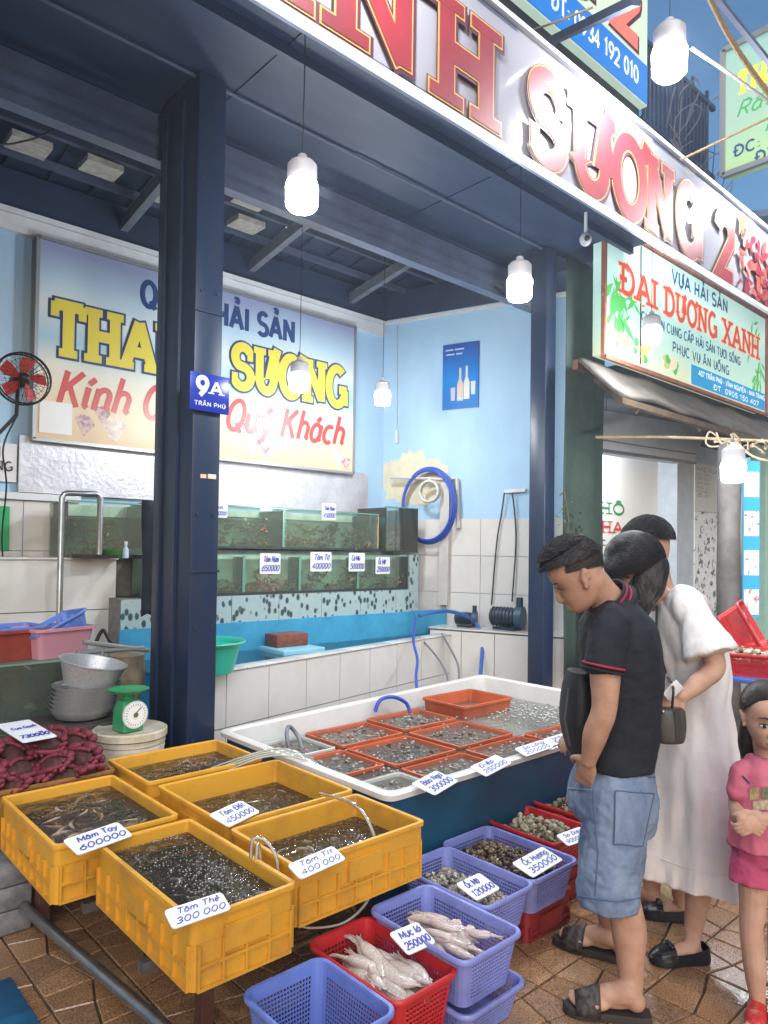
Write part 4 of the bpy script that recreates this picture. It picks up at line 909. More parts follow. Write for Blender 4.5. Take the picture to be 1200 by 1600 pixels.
def tank(name, x0, x1, y0, y1, z0, z1, label, cuts, seed, cols, n=120, wl=.75, back=True):
    t = empty(name, ((x0+x1)/2, y0, z0), label, 'fish tank', 'glass tanks on the shelf')
    g = .008
    put(MB().box((x0, y0, z0), (x1, y0+g, z1)), 'front_pane', m_glass, t)
    put(MB().box((x1-g, y0+g+.001, z0), (x1, y1, z1)), 'end_pane', m_glass, t); put(MB().box((x0, y0+g+.001, z0), (x0+g, y1, z1)), 'end_pane', m_glass, t)
    put(MB().box((x0+g, y1-.02, z0), (x1-g, y1-.004, z1)), 'back_pane', m_algae if back else m_glass, t)
    put(MB().box((x0, y0-.004, z1+.001), (x1, y0+.03, z1+.012)), 'top_rim', m_gedge, t); put(MB().box((x0, y0-.006, z0-.018), (x1, y0+.05, z0-.001)), 'base_rim', M('dark silicone rim', (.03, .05, .045), .4), t)
    for c in cuts:
        put(MB().box((c, y0+g+.001, z0), (c+g, y1-.021, z1-.01)), 'divider_pane', m_glass, t)
        put(MB().box((c-.012, y0-.003, z0), (c+.012, y0-.001, z1)), 'silicone_seam', m_gedge, t)
    put(MB().box((x0+g, y0+g+.002, z0), (x1-g, y1-.022, z0+(z1-z0)*wl)), 'water', m_twater, t)
    for i, (mb, c) in enumerate(zip(shellheap(n, (x0+.05, y0+.03, z0+.015), (x1-.05, y1-.1, z0+(z1-z0)*.62), seed, cols, .02, .042, 3), cols)):
        tag(put(mb, 'live_shellfish', M('tank shellfish %s%d' % (name, i), c, .4, var=.4, vscale=40), t), kind='stuff')
    return t
tank('display_tank', 2.35, 4.66, 5.2, 5.62, 1.575, 1.90, 'long upper glass tank of brown crawfish behind the pillar', (3.55,), 3, ((.34, .20, .08), (.20, .13, .06), (.42, .28, .12)), 170)
tank('display_tank', 1.74, 2.30, 5.22, 5.62, 1.48, 1.87, 'short green glass tank left of the navy pillar', (), 6, ((.20, .17, .07), (.10, .09, .04)), 60)
tank('display_tank', 2.2, 4.89, YR+.0, YR+.2, 1.205, 1.50, 'long lower glass tank of four murky bays above the pebble tiles', (3.05, 3.6, 4.25), 9, ((.20, .16, .09), (.12, .11, .07), (.3, .24, .13)), 100, wl=.9)
tank('display_tank', 4.72, 5.15, 5.15, 5.6, 1.56, 1.98, 'small glass tank in the corner under the peeled plaster', (), 12, ((.16, .13, .08),), 14, wl=.8, back=False)
# ---- hand written price cards
m_card = M('white price card', (.74, .76, .80), .4, var=.05); m_ink = M('blue marker ink', (.015, .03, .30), .5)
def card(o, ux, uy, w, h, lines, label, group='hand written price cards', sizes=None, rnd=.012):
    o = Vector(o); ux = Vector(ux).normalized(); uy = Vector(uy); uy = (uy-ux*uy.dot(ux)).normalized(); nn = ux.cross(uy)
    t = empty('price_card', o, label, 'price card', group)
    pts = []
    for cx, cy, a0 in ((w-rnd, h-rnd, 0), (rnd, h-rnd, 90), (rnd, rnd, 180), (w-rnd, rnd, 270)):
        for k in range(4): a = R(a0+30*k); pts.append((cx+rnd*math.cos(a), cy+rnd*math.sin(a)))
    put(MB().poly(pts, o, ux, uy, .004), 'board', m_card, t, fix=True)
    mb = MB(); n = len(lines); lh = h/(n+.25)
    for i, s in enumerate(lines):
        big = lh*.62; ww = w*(.86 if len(s) > 5 else .6)
        big = min(big, ww/(len(s)*.5)); letters(mb, s, o+ux*(w*.07 if i else w*.16)+uy*(h-lh*(i+.92)), ux, uy, big, w=.17, width=ww*(.85 if i == 0 else 1), slant=.22, dz=.0015, jit=.02, track=.0)
    put(mb, 'handwriting', m_ink, t)
    return t
for (px, py, w, h, ls, Y, lb) in ((502, 812, .16, .15, ('Tôm Hùm', '450000'), 5.19, 'white price card on the rim of the upper tank'), (332, 808, .13, .12, ('Cua', '350000'), 5.19, 'price card peeping out right of the navy pillar on the upper tank'),
        (405, 897, .2, .17, ('Tôm Hùm', '650000'), YR-.01, 'first price card along the lower tank, nearest the pillar'), (484, 893, .23, .17, ('Tôm Tít', '400000'), YR-.01, 'second price card along the lower tank, lilac tinted'),
        (544, 893, .19, .17, ('Cá Mú', '500000'), YR-.01, 'third price card along the lower tank'), (586, 897, .18, .16, ('Ốc Mỡ', '250000'), YR-.01, 'fourth price card along the lower tank, by its far end')):
    p = aty(px, py, Y); card((p.x, Y-.008, p.z-.0), UX, UZ, w, h, ls, lb)
# ---- steel hoop rail
mb = MB(); a = aty(97, 770, 5.0); b = aty(157, 772, 5.0)
mb.tube([(a.x, 5, .75), (a.x, 5, a.z-.03), (a.x+.012, 5, a.z-.01), (a.x+.03, 5, a.z), (b.x-.03, 5, b.z), (b.x-.012, 5, b.z-.01), (b.x, 5, b.z-.03), (b.x, 5, 1.5)], .02, n=10)
tag(mb.build('steel_hoop', m_steel, smooth=60), 'bent steel tube hoop standing before the short green tank', 'steel rail')
tag(MB().box((1.76, 5.0, 1.475), (2.02, 5.18, 1.5)).build('black_tray', m_black), 'flat black tray under the short green tank', 'tray')
gb = MB().lathe([(.05, 0), (.085, .055), (.09, .06), (.082, .058), (.05, .008)], (aty(178, 872, 5.12)+Vector((0, 0, .0))), n=18); tag(gb.build('green_bowl', M('leaf green plastic', (.10, .32, .06), .4), smooth=50), 'little green plastic bowl at the foot of the short tank', 'bowl')
c = aty(196, 872, 5.05); bt = empty('spray_bottle', c, 'small pale blue bottle beside the green bowl', 'bottle')
put(MB().lathe([(.022, 0), (.022, .06), (.01, .08), (.01, .095)], c, n=12), 'body', M('pale blue plastic', (.4, .55, .7), .4), bt, smooth=50); put(MB().lathe([(.012, .096), (.012, .12)], c, n=10), 'cap', m_white, bt)
# ---- dark jacket hung behind the pillar
m_jack = M('dark navy cloth', (.012, .02, .035), .85, var=.4, bump=.5, bscale=12, dist=.02)
c0 = aty(229, 800, 4.35)
jk = drape('hanging_jacket', (c0.x-.03, 4.35, 0), (c0.x+.26, 4.32, 0), 1.12, 1.85, .02, 16, m_jack, .03, 5); tag(jk, 'dark navy jacket hanging on the left side of the pillar', 'jacket')
# ------------------------------------------------------------------ wall fan
fc = aty(36, 592, 4.6)
fan = empty('wall_fan', fc, 'red bladed black wire fan mounted high on the left wall', 'fan')
fr = .155; fd = (EYE-fc); fd.z = 0; fd.normalize(); fd = (fd+Vector((.25, 0, 0))).normalized(); fx, fz = frame_of(fd)
ringp = lambda r, o: [fc+fd*o+(fx*math.cos(t)+fz*math.sin(t))*r for t in [2*math.pi*k/36 for k in range(36)]]
mb = MB()
for r, o in ((fr, 0), (fr*.97, .03), (fr*.97, -.03)): mb.tube(ringp(r, o), .005, n=6, closed=True)
put(mb, 'guard_ring', m_black, fan)
mb = MB()
for r, o in ((fr*.72, .05), (fr*.45, .062)): mb.tube(ringp(r, o), .0014, n=4, closed=True)
for k in range(30):
    t = 2*math.pi*k/30; d = fx*math.cos(t)+fz*math.sin(t); mb.tube([fc+d*.03+fd*.066, fc+d*fr*.6+fd*.06, fc+d*fr*.98+fd*.005], .0012, n=4); mb.tube([fc+d*.03-fd*.05, fc+d*fr*.6-fd*.045, fc+d*fr*.98-fd*.005], .0012, n=4)
put(mb, 'wire_guard', m_black, fan)
for k in range(5):
    t = 2*math.pi*k/5+.35; vs = []
    for q, (rr_, wd) in enumerate(((.03, .35), (.06, .42), (.1, .40), (.135, .28))):
        for sgn in (-1, 1):
            tt = t+sgn*wd*.9+rr_*1.5; vs.append(fc+(fx*math.cos(tt)+fz*math.sin(tt))*rr_+fd*(.016*sgn))
    put(MB().add(vs, [(0, 1, 3, 2), (2, 3, 5, 4), (4, 5, 7, 6)]), 'blade', M('red fan blade', (.50, .05, .04), .4), fan, smooth=60)
put(MB().ell(fc+fd*.03, (.032, .032, .032)), 'hub', m_black, fan, smooth=60); put(MB().tube([fc-fd*.03, fc-fd*.14], .045, n=14), 'motor', m_black, fan, smooth=40)
put(MB().tube([fc-fd*.1, fc-fd*.12-Vector((0, 0, .2)), fc-fd*.12+Vector((.03, .5, -.25)), fc+Vector((0, YB-4.62, -.25))], .012), 'bracket', m_black, fan)
put(MB().tube(bez([fc-fd*.1-Vector((0, 0, .2)), aty(5, 700, 5.3), aty(10, 760, 5.55), aty(3, 850, 5.65), aty(16, 960, 5.6)], 8), .006), 'power_cord', m_black, fan)
# ------------------------------------------------------------------ side wall fittings: pipes, hose, tape roll, sockets
W = lambda px, py, off=.03: wallhit(px, py, off)
pv_ = empty('water_pipe', W(695, 940), 'white plastic water pipe rising against the blue side wall', 'pipe')
m_pvc = M('off white pipe plastic', (.55, .54, .52), .4, var=.15)
put(MB().bar(W(693, 945, .06), W(697, 745, .06), .1, .05, up=sn), 'riser', m_pvc, pv_); put(MB().tube([W(716, 825, .05), W(714, 748, .05), W(700, 748, .05)], .02), 'elbow_pipe', m_pvc, pv_); put(MB().tube([W(611, 746, .14), W(702, 749, .1)], .016), 'cross_pipe', m_pvc, pv_)
hc = W(670, 790, .11); hu = sd; mb = MB(); A_, B2 = (W(711, 790, .11)-W(628, 790, .11)).length/2, (W(670, 732, .11).z-W(670, 850, .11).z)/2
m_hose = M('blue hose', (.02, .07, .42), .35)
hose = empty('hose_coil', hc, 'blue hose coiled on the pipe rack of the side wall', 'hose')
for k in range(3): put(MB().tube([hc-sn*.018*k+hu*((A_-.012*k)*math.cos(t))+UZ*((B2-.015*k)*math.sin(t)) for t in [2*math.pi*j/40 for j in range(40)]], .014, n=8, closed=True), 'hose_loop', m_hose, hose, smooth=60)
hr = W(672, 768, .16); tr = MB()
for k in range(4): tr.tube([hr-sn*(.012*k)+hu*(.105*math.cos(t))+UZ*(.105*math.sin(t)) for t in [2*math.pi*j/30 for j in range(30)]], .014, n=8, closed=True)
tag(tr.build('tubing_roll', M('milky clear tubing', (.55, .55, .50), .3), smooth=60), 'roll of milky clear tubing inside the blue hose coil', 'tubing roll')
sk = empty('power_socket', W(805, 768), 'white power socket with two plugged cords by the second pillar', 'socket')
put(MB().bar(W(790, 768, .02), W(822, 766, .02), .03, .05, up=sn), 'socket_strip', m_white, sk)
for k, (px, q) in enumerate(((788, ((784, 800), (776, 850), (768, 945))), (800, ((804, 800), (806, 850), (800, 940))))): put(MB().tube(bez([W(px, 770, .05)]+[W(a, b, .04) for a, b in q], 6), .007), 'power_cord', m_black, sk)
ht = empty('switch_cord', W(620, 690), 'thin white cord with switch hanging in the blue corner', 'switch'); put(MB().tube([W(621, 510, .03), W(620, 670, .03)], .004), 'cord', m_pvc, ht); put(MB().bar(W(620, 672, .03), W(620, 692, .03), .03, .02, up=sn), 'switch_box', m_white, ht)
tag(MB().box((5.2, 4.35, 3.55), (5.28, 4.43, 3.95)).build('door_motor', M('dark grey casting', (.06, .065, .075), .5)), 'dark grey door motor bracket under the ceiling by the side wall', 'motor') if False else None
# ------------------------------------------------------------------ ledge with pumps at the end of the pool
lg = empty('pump_ledge', (5.3, 4.95, 0), 'tiled ledge beside the pool carrying the pumps', 'ledge')
put(wallbox(MB(), .75, 2.1, -.34, -.013, 0, .80), 'block', m_grout, lg)
for i in range(4): put(wallbox(MB(), .755+i*.336, .755+i*.336+.329, -.352, -.341, .02, .785), 'wall_tile', m_walltile, lg)
put(wallbox(MB(), .74, 2.12, -.36, -.012, .801, .815), 'coping_tile', m_walltile, lg)
def pump(px, py, s, label, rz):
    c = W(px, py, .17); c.z = .816; t = empty('water_pump', c, label, 'pump', 'water pumps on the ledge')
    d = (sd*math.cos(rz)+sn*math.sin(rz)); m = M('blue black cast pump', (.02, .04, .07), .45, var=.5, vscale=14)
    put(MB().box((c.x-.05*s, c.y-.1*s, c.z), (c.x+.05*s, c.y+.1*s, c.z+.02*s)), 'foot', m, t)
    ax = c+UZ*.1*s
    put(MB().tube([ax-d*.13*s, ax-d*.12*s, ax+d*.06*s, ax+d*.07*s], [.05*s, .068*s, .068*s, .05*s], n=14), 'motor', m, t, smooth=40)
    for k in range(6): put(MB().tube([ax-d*(.11-.028*k)*s, ax-d*(.105-.028*k)*s], .076*s, n=14), 'cooling_fin', m, t)
    put(MB().tube([ax+d*.075*s, ax+d*.13*s], [.085*s, .085*s], n=16), 'pump_head', M('pump blue', (.03, .09, .16), .4, var=.4), t, smooth=40)
    put(MB().tube([ax+d*.1*s+UZ*.05*s, ax+d*.1*s+UZ*.15*s], .025*s, n=10), 'outlet', m, t)
pump(792, 980, 1.25, 'large dark blue water pump beside the second pillar', 0); pump(728, 975, .85, 'small water pump in front of the white pipe', .2)
hs = empty('pool_hose', W(700, 985), 'blue and grey hoses draped over the pool wall into the tub', 'hose')
H = lambda pts, Y: [aty(a, b, Y) if Y else atz(a, b, .8) for a, b in pts]
put(MB().tube(bez([aty(655, 962, 4.75), aty(700, 955, 4.7), aty(740, 970, 4.6), aty(753, 1000, 4.45), aty(751, 1050, 4.3), aty(745, 1100, 4.1)], 8), .018), 'blue_hose', M('royal blue hose', (.03, .12, .42), .35), hs, smooth=60)
put(MB().tube(bez([aty(650, 965, 4.8), aty(646, 1000, 4.5), aty(652, 1030, 4.35), aty(650, 1060, 4.15), aty(655, 1110, 3.95)], 8), .012), 'blue_hose', m_hose, hs, smooth=60)
put(MB().tube(bez([aty(655, 995, 4.7), aty(685, 1030, 4.4), aty(700, 1065, 4.1), aty(690, 1110, 3.95)], 8), .009), 'grey_tube', M('grey tube', (.15, .16, .18), .4), hs, smooth=60)
put(MB().tube(bez([aty(690, 990, 4.7), aty(712, 1030, 4.4), aty(717, 1055, 4.2), aty(712, 1110, 4.0)], 8), .009), 'grey_tube', M('grey tube', (.15, .16, .18), .4), hs, smooth=60)
# ---- turquoise basin on the pool corner
c = Vector((2.28, 4.19, PZ+.001)); m_turq = M('turquoise plastic', (.03, .50, .36), .35, sss=.0)
bs = empty('turquoise_basin', c, 'round turquoise plastic basin on the pool wall corner', 'basin')
put(MB().lathe([(.17, 0), (.215, .165), (.225, .19), (.245, .2), (.25, .192), (.236, .18), (.222, .168), (.207, .16), (.162, .01)], c, n=32, cap1=True), 'shell', m_turq, bs, smooth=50)
# ------------------------------------------------------------------ left corner: floor tanks, tubs, bowls, bucket, scale
t = empty('floor_tank', (1.2, 4.3, 0), 'murky glass tank on the floor under the pink tub', 'fish tank')
x0, x1, y0, y1 = .55, 1.66, 4.22, 4.7
put(MB().box((x0, y0, .0), (x1, y1, .42)), 'stand', M('dark wet stand', (.05, .055, .05), .6, var=.4), t)
for c in (x0, .98, 1.36, x1): put(MB().box((c-.004, y0+.01, .43), (c+.004, y1, .9)), 'glass_pane', m_glass, t)
put(MB().box((x0-.01, y0-.002, .43), (x1+.01, y0+.006, .9)), 'glass_pane', m_glass, t)
put(MB().box((x0, y1-.03, .43), (x1, y1-.01, .9)), 'back_pane', M('murky green pane', (.06, .085, .07), .5, var=.4, vscale=6), t)
put(MB().box((x0-.01, y0-.006, .902), (x1+.01, y1, .912)), 'top_rim', m_gedge, t)
put(MB().box((x0+.02, y0+.01, .43), (x1-.02, y1-.04, .8)), 'water', m_twater, t)
for i, mb in enumerate(shellheap(40, (x0+.1, y0+.06, .45), (x1-.1, y1-.1, .7), 21, ((.12, .10, .07), (.2, .17, .12)), .03, .055)): tag(put(mb, 'shellfish_heap', M('dim shellfish %d' % i, ((.12, .10, .07), (.2, .17, .12))[i], .5), t), kind='stuff')
def tray(name, c, w, d, h, rz, mat, label, cat='tub', tilt=None, flare=.03, rim=.012, group=None, rr=.03, th=.004):
    """solid plastic tub: rounded, flared, open, with a rolled rim"""
    t = empty(name, c, label, cat, group, rz)
    if tilt: t.rotation_euler = (*tilt, rz)
    body = MB().rings([rrect(w-2*flare, d-2*flare, rr, 0), rrect(w-flare*.2, d-flare*.2, rr*1.1, h*.93), rrect(w, d, rr*1.15, h), rrect(w-2*th-.002, d-2*th-.002, rr*1.1, h-.002), rrect(w-2*flare-2*th, d-2*flare-2*th, rr*.9, th)], True, True)
    body.build('shell', mat, t, smooth=45)
    MB().rings([rrect(w+2*rim, d+2*rim, rr*1.3, h-.014), rrect(w+2*rim, d+2*rim, rr*1.3, h+.001), rrect(w+.002, d+.002, rr*1.2, h+.004), rrect(w+.001, d+.001, rr*1.15, h-.012)], closed=True).build('rim', mat, t, smooth=45)
    return t
m_pink = M('pink plastic', (.56, .26, .33), .4); m_bl = M('cornflower blue plastic', (.12, .22, .62), .35); m_rd = M('faded red plastic', (.34, .06, .04), .45, var=.3)
tz = .914
c = aty(87, 1035, 4.36); tray('pink_tub', (c.x+.0, 4.4, tz), .36, .28, .17, .25, m_pink, 'pink plastic tub with a tilted blue basket inside, on the glass tank')
c = aty(8, 1035, 4.4); tray('red_tub', (c.x, 4.42, tz), .34, .27, .17, .15, m_rd, 'faded red tub under a blue basket at the picture edge')
# ------------------------------------------------------------------ perforated baskets
def perim(w, d, r, cells):
    """ring points with alternating bar/hole spacing on the straight sides; returns points and a flag per segment (True = hole)"""
    pts = []; hole = []
    sides = [((w/2, -(d/2-r)), (0, 1), d-2*r, cells[1]), (((w/2-r), d/2), (-1, 0), w-2*r, cells[0]), ((-w/2, d/2-r), (0, -1), d-2*r, cells[1]), ((-(w/2-r), -d/2), (1, 0), w-2*r, cells[0])]
    cen = [((w/2-r), (d/2-r), 0), (-(w/2-r), (d/2-r), 90), (-(w/2-r), -(d/2-r), 180), ((w/2-r), -(d/2-r), 270)]
    for k in range(4):
        (sx_, sy_), (ux_, uy_), L, n = sides[k]
        bar = .36; tot = n+ (n+1)*bar; s = 0
        for i in range(n):
            pts.append((sx_+ux_*L*s/tot, sy_+uy_*L*s/tot)); hole.append(False); s += bar
            pts.append((sx_+ux_*L*s/tot, sy_+uy_*L*s/tot)); hole.append(True); s += 1
        pts.append((sx_+ux_*L*s/tot, sy_+uy_*L*s/tot)); hole.append(False)
        cx, cy, a0 = cen[k]
        for i in range(4): a = R(a0+90*i/4); pts.append((cx+r*math.cos(a), cy+r*math.sin(a))); hole.append(False)
    return pts, hole
_bk = {}
def basket_meshes(w, d, h, flare, cell=.0125, rows=None):
    key = (round(w, 3), round(d, 3), round(h, 3), flare, cell)
    if key in _bk: return _bk[key]
    r = .035; cells = (max(4, int((w-2*r)/cell)), max(4, int((d-2*r)/cell)))
    nr = rows or max(4, int(h*.74/cell)); zs = [(0, False)]
    zz = h*.12; step = h*.72/nr
    zs = [(0, False)]
    for i in range(nr): zs.append((zz, True)); zs.append((zz+step*.68, False)); zz += step
    zs.append((h-.004, False))
    mb = MB(); n = None
    for z, _ in zs:
        t = z/h; pts, hole = perim(w-2*flare*(1-t), d-2*flare*(1-t), r, cells); n = len(pts)
        mb.v += [(a, b, z) for a, b in pts]
    for j in range(len(zs)-1):
        for i in range(n):
            if zs[j][1] and hole[i]: continue
            mb.f.append((j*n+i, j*n+(i+1) % n, (j+1)*n+(i+1) % n, (j+1)*n+i))
    me = mb.mesh('lattice', None)
    wall = finish(me, [('SOLIDIFY', dict(thickness=.0035, offset=-1))])
    rim = MB().rings([rrect(w+.004, d+.004, r*1.1, h-.016, 6), rrect(w+.022, d+.022, r*1.3, h-.012, 6), rrect(w+.026, d+.026, r*1.35, h-.003, 6), rrect(w+.018, d+.018, r*1.25, h+.003, 6), rrect(w-.002, d-.002, r*1.05, h+.001, 6), rrect(w-.006, d-.006, r, h-.012, 6)], closed=True).mesh('rim', 50)
    base = MB().rings([rrect(w-2*flare, d-2*flare, r, -.002, 5), rrect(w-2*flare, d-2*flare, r, .003, 5)]).mesh('base')
    _bk[key] = (wall, rim, base); return _bk[key]
def basket(name, c, w, d, h, rz, mat, label, group=None, flare=.025, tilt=None, cell=.0125, cat='basket'):
    t = empty(name, c, label, cat, group, rz)
    if tilt: t.rotation_euler = (*tilt, rz)
    for nm, me in zip(('lattice_wall', 'rim', 'base'), basket_meshes(w, d, h, flare, cell)):
        m2 = me if not me.materials else (me if me.materials[0] == mat else me.copy())
        if m2.materials and m2.materials[0] != mat: m2.materials.clear()
        link(nm, m2, mat, t)
    return t
c = aty(95, 1000, 4.4); basket('blue_basket', (c.x, 4.39, tz+.075), .33, .24, .13, .25, m_bl, 'blue basket tilted up inside the pink tub', 'blue baskets in the back corner', tilt=(R(-8), R(-24)))
c = aty(12, 1000, 4.42); basket('blue_basket', (c.x, 4.42, tz+.085), .33, .25, .1, .15, m_bl, 'blue basket lying level on the faded red tub', 'blue baskets in the back corner')
# grey pipe frame and tan sack behind the bowls
gf = empty('pipe_frame', aty(180, 1010, 4.3), 'grey pipe frame between the glass tank and the pillar', 'frame')
for a, b in (((130, 1003), (232, 1016)), ((120, 1020), (225, 1012)), ((118, 1020), (118, 1075)), ((160, 1012), (158, 1075))): put(MB().tube([aty(*a, 4.15), aty(*b, 4.15)], .014), 'pipe', M('grey pipe', (.2, .21, .22), .4), gf, smooth=60)
c = aty(192, 1062, 4.3); sk_ = MB(); 
sk_.rings([[Vector((c.x+rx*math.cos(t)*(1+.06*math.sin(3*t+z*9)), c.y+ry*math.sin(t), c.z-.15+z)) for t in [2*math.pi*k/20 for k in range(20)]] for rx, ry, z in ((.1, .08, 0), (.125, .1, .1), (.13, .1, .2), (.12, .1, .27), (.125, .1, .3), (.1, .08, .31))])
tag(sk_.build('sack', M('tan sackcloth', (.30, .24, .16), .9, rgb2=(.12, .10, .07), vscale=8, bump=.6, bscale=40), smooth=60), 'tan cloth sack standing left of the navy pillar behind the scale', 'sack')
tp = MB().tube(bez([aty(150, 1003, 4.5), aty(160, 985, 4.5), aty(168, 995, 4.45), aty(172, 1004, 4.4)], 6), .012).build('tap', m_black, smooth=60); tag(tp, 'dark metal tap above the grey pipe frame', 'tap')
# ---- aluminium bowls
m_al = M('scuffed aluminium', (.62, .63, .65), .35, metal=.4, rgb2=(.45, .46, .48), vscale=8)
_bowl = MB().lathe([(.10, 0), (.135, .012), (.158, .055), (.172, .075), (.176, .078), (.172, .073), (.152, .05), (.13, .016), (.1, .006)], n=36).mesh('bowl', 50); _bowl.materials.append(m_al)
bc = aty(128, 1118, 3.98)
st_ = MB().box((bc.x-.28, 3.8, 0), (bc.x+.2, 4.16, bc.z-.012)).build('low_bench', M('dark stained bench', (.06, .05, .045), .6, var=.4), bevel=.01); tag(st_, 'dark low bench under the aluminium bowls', 'bench')
for k in range(6):
    o = link('aluminium_bowl', _bowl, None, None, (bc.x+.004*k, 3.98, bc.z-.01+k*.021)); tag(o, 'aluminium bowl in the stack beside the white bucket, %s' % ('lowest', 'second from the bottom', 'third from the bottom', 'fourth from the bottom', 'fifth from the bottom', 'sixth from the bottom')[k], 'bowl', 'stacked aluminium bowls')
_colander = MB().lathe([(.10, 0), (.13, .01), (.16, .10), (.168, .128), (.18, .134), (.18, .14), (.166, .138), (.154, .1), (.125, .014), (.1, .006)], n=40).mesh('colander', 40); _colander.materials.append(M('grey perforated aluminium', (.52, .53, .55), .35, metal=.4, rgb2=(.36, .36, .38), vscale=160, stops=(.42, .5)))
o = link('aluminium_colander', _colander, None, None, (bc.x+.03, 3.98, bc.z+.155), (R(7), R(9), 0)); tag(o, 'deep aluminium colander leaning on top of the bowl stack', 'colander')
# ---- bucket with lid and green scale
kc = Vector((1.56, 3.66, 0)); bu = empty('white_bucket', kc, 'white lidded plastic bucket carrying the green scale', 'bucket')
m_bk = M('stained white plastic', (.66, .62, .52), .4, rgb2=(.42, .36, .26), vscale=7)
LZ = .615
put(MB().lathe([(.14, 0), (.165, .45), (.176, LZ-.09), (.172, LZ-.075), (.178, LZ-.07), (.178, LZ-.045), (.17, LZ-.043)], kc, n=40), 'pail', m_bk, bu, smooth=40)
put(MB().lathe([(.17, LZ-.042), (.187, LZ-.038), (.187, LZ-.006), (.178, LZ), (.165, LZ-.008), (.05, LZ-.006)], kc, n=40), 'lid', m_bk, bu, smooth=40)
sc0 = Vector((1.535, 3.63, LZ)); sf = (EYE-sc0); sf.z = 0; sf = (sf.normalized()+Vector((.55, -.35, 0))).normalized(); ang = math.atan2(sf.y, sf.x)-math.pi/2
sca = empty('kitchen_scale', sc0, 'green dial scale with round pan on the white bucket', 'scale'); sca.rotation_euler = (0, 0, ang)
m_sg = M('enamel green', (.03, .30, .12), .3, var=.2)
MB().rings([rrect(.115, .12, .012, 0), rrect(.11, .115, .012, .1), rrect(.095, .07, .012, .15), rrect(.06, .05, .01, .158)]).build('case', m_sg, sca, smooth=40)
dd = MB(); dd.tube([(0, .055, .085), (0, .072, .085)], [.066, .07], n=32); dd.build('dial_bezel', M('pale dial rim', (.6, .6, .6), .3), sca, smooth=40)
MB().tube([(0, .0725, .085), (0, .0735, .085)], .062, n=32).build('dial_face', M('dial white', (.75, .75, .72), .3), sca)
mb = MB()
for k in range(24):
    t = 2*math.pi*k/24; mb.bar((.047*math.cos(t), .0745, .085+.047*math.sin(t)), (.057*math.cos(t), .0745, .085+.057*math.sin(t)), .0022, .001, up=(0, 1, 0))
mb.build('dial_tick', m_black, sca)
MB().bar((.012, .0755, .085), (-.03, .0755, .118), .005, .001, up=(0, 1, 0)).tube([(0, .0735, .085), (0, .079, .085)], .012, n=14).build('pointer', M('pointer olive', (.10, .11, .04), .4), sca)
MB().tube([(0, 0, .155), (0, 0, .185)], .03, n=12).build('pan_stem', m_sg, sca)
MB().lathe([(.05, .185), (.088, .192), (.1, .205), (.103, .208), (.098, .206), (.085, .198), (.03, .195)], n=36).build('pan', m_sg, sca, smooth=50)
# ------------------------------------------------------------------ yellow crates
m_ycr = M('amber yellow crate plastic', (.66, .33, .03), .42, rgb2=(.42, .20, .035), vscale=5, bump=.25, bscale=70, stops=(.24, .50))
def crate_mesh(w, d, h):
    th = .012; r = .022
    body = MB().rings([rrect(w-.02, d-.02, r, 0, 4), rrect(w-.02, d-.02, r, h-.07, 4), rrect(w-.014, d-.014, r, h-.068, 4), rrect(w-.014, d-.014, r, h, 4), rrect(w-2*th-.014, d-2*th-.014, r*.7, h, 4), rrect(w-2*th-.02, d-2*th-.02, r*.7, .008, 4)]).mesh('crate_body', 40)
    rim = MB().rings([rrect(w-.01, d-.01, r, h-.012, 4), rrect(w, d, r*1.1, h-.010, 4), rrect(w, d, r*1.1, h+.002, 4), rrect(w-.002, d-.002, r, h+.005, 4), rrect(w-.03, d-.03, r*.8, h+.005, 4), rrect(w-.034, d-.034, r*.8, h+.001, 4)], closed=True).mesh('crate_rim', 40)
    ribs = MB()
    for axis in (0, 1):
        L = w if axis == 0 else d; D = (d if axis == 0 else w)/2-.008; n = max(4, round(L/.085))
        for sgn in (-1, 1):
            for k in range(n+1):
                u = -L/2+.026+(L-.052)*k/n
                c = (u, sgn*D, (h-.07)/2) if axis == 0 else (sgn*D, u, (h-.07)/2); s = (.007, .018, h-.074) if axis == 0 else (.018, .007, h-.074)
                ribs.cbox(c, s)
            for zz in (.006, (h-.07)*.52):
                c = (0, sgn*D, zz) if axis == 0 else (sgn*D, 0, zz); s = (L-.056, .0165, .009) if axis == 0 else (.0165, L-.056, .009); ribs.cbox(c, s)
            # grip panel in the middle
            c = (0, sgn*(D+.003), h-.075) if axis == 0 else (sgn*(D+.003), 0, h-.075); s = (.15, .022, .07) if axis == 0 else (.022, .13, .07); ribs.cbox(c, s)
    return body, rim, ribs.mesh('crate_ribs')
_cr = {}
def crate(c, w, d, h, rz, label, name='seafood_crate', mat=None, group='yellow seafood crates'):
    k = (w, d, h)
    if k not in _cr: _cr[k] = crate_mesh(w, d, h)
    t = empty(name, c, label, 'crate', group, rz)
    for nm, me in zip(('body', 'rim', 'ribs'), _cr[k]):
        m2 = me if (not me.materials or me.materials[0] == (mat or m_ycr)) else me.copy()
        if m2.materials and m2.materials[0] != (mat or m_ycr): m2.materials.clear()
        link(nm, m2, mat or m_ycr, t)
    return t
m_cwater = clear('murky crate water', (.84, .78, .68), .04, 1.5, .10, (.28, .24, .18), bump=.9, bscale=20)
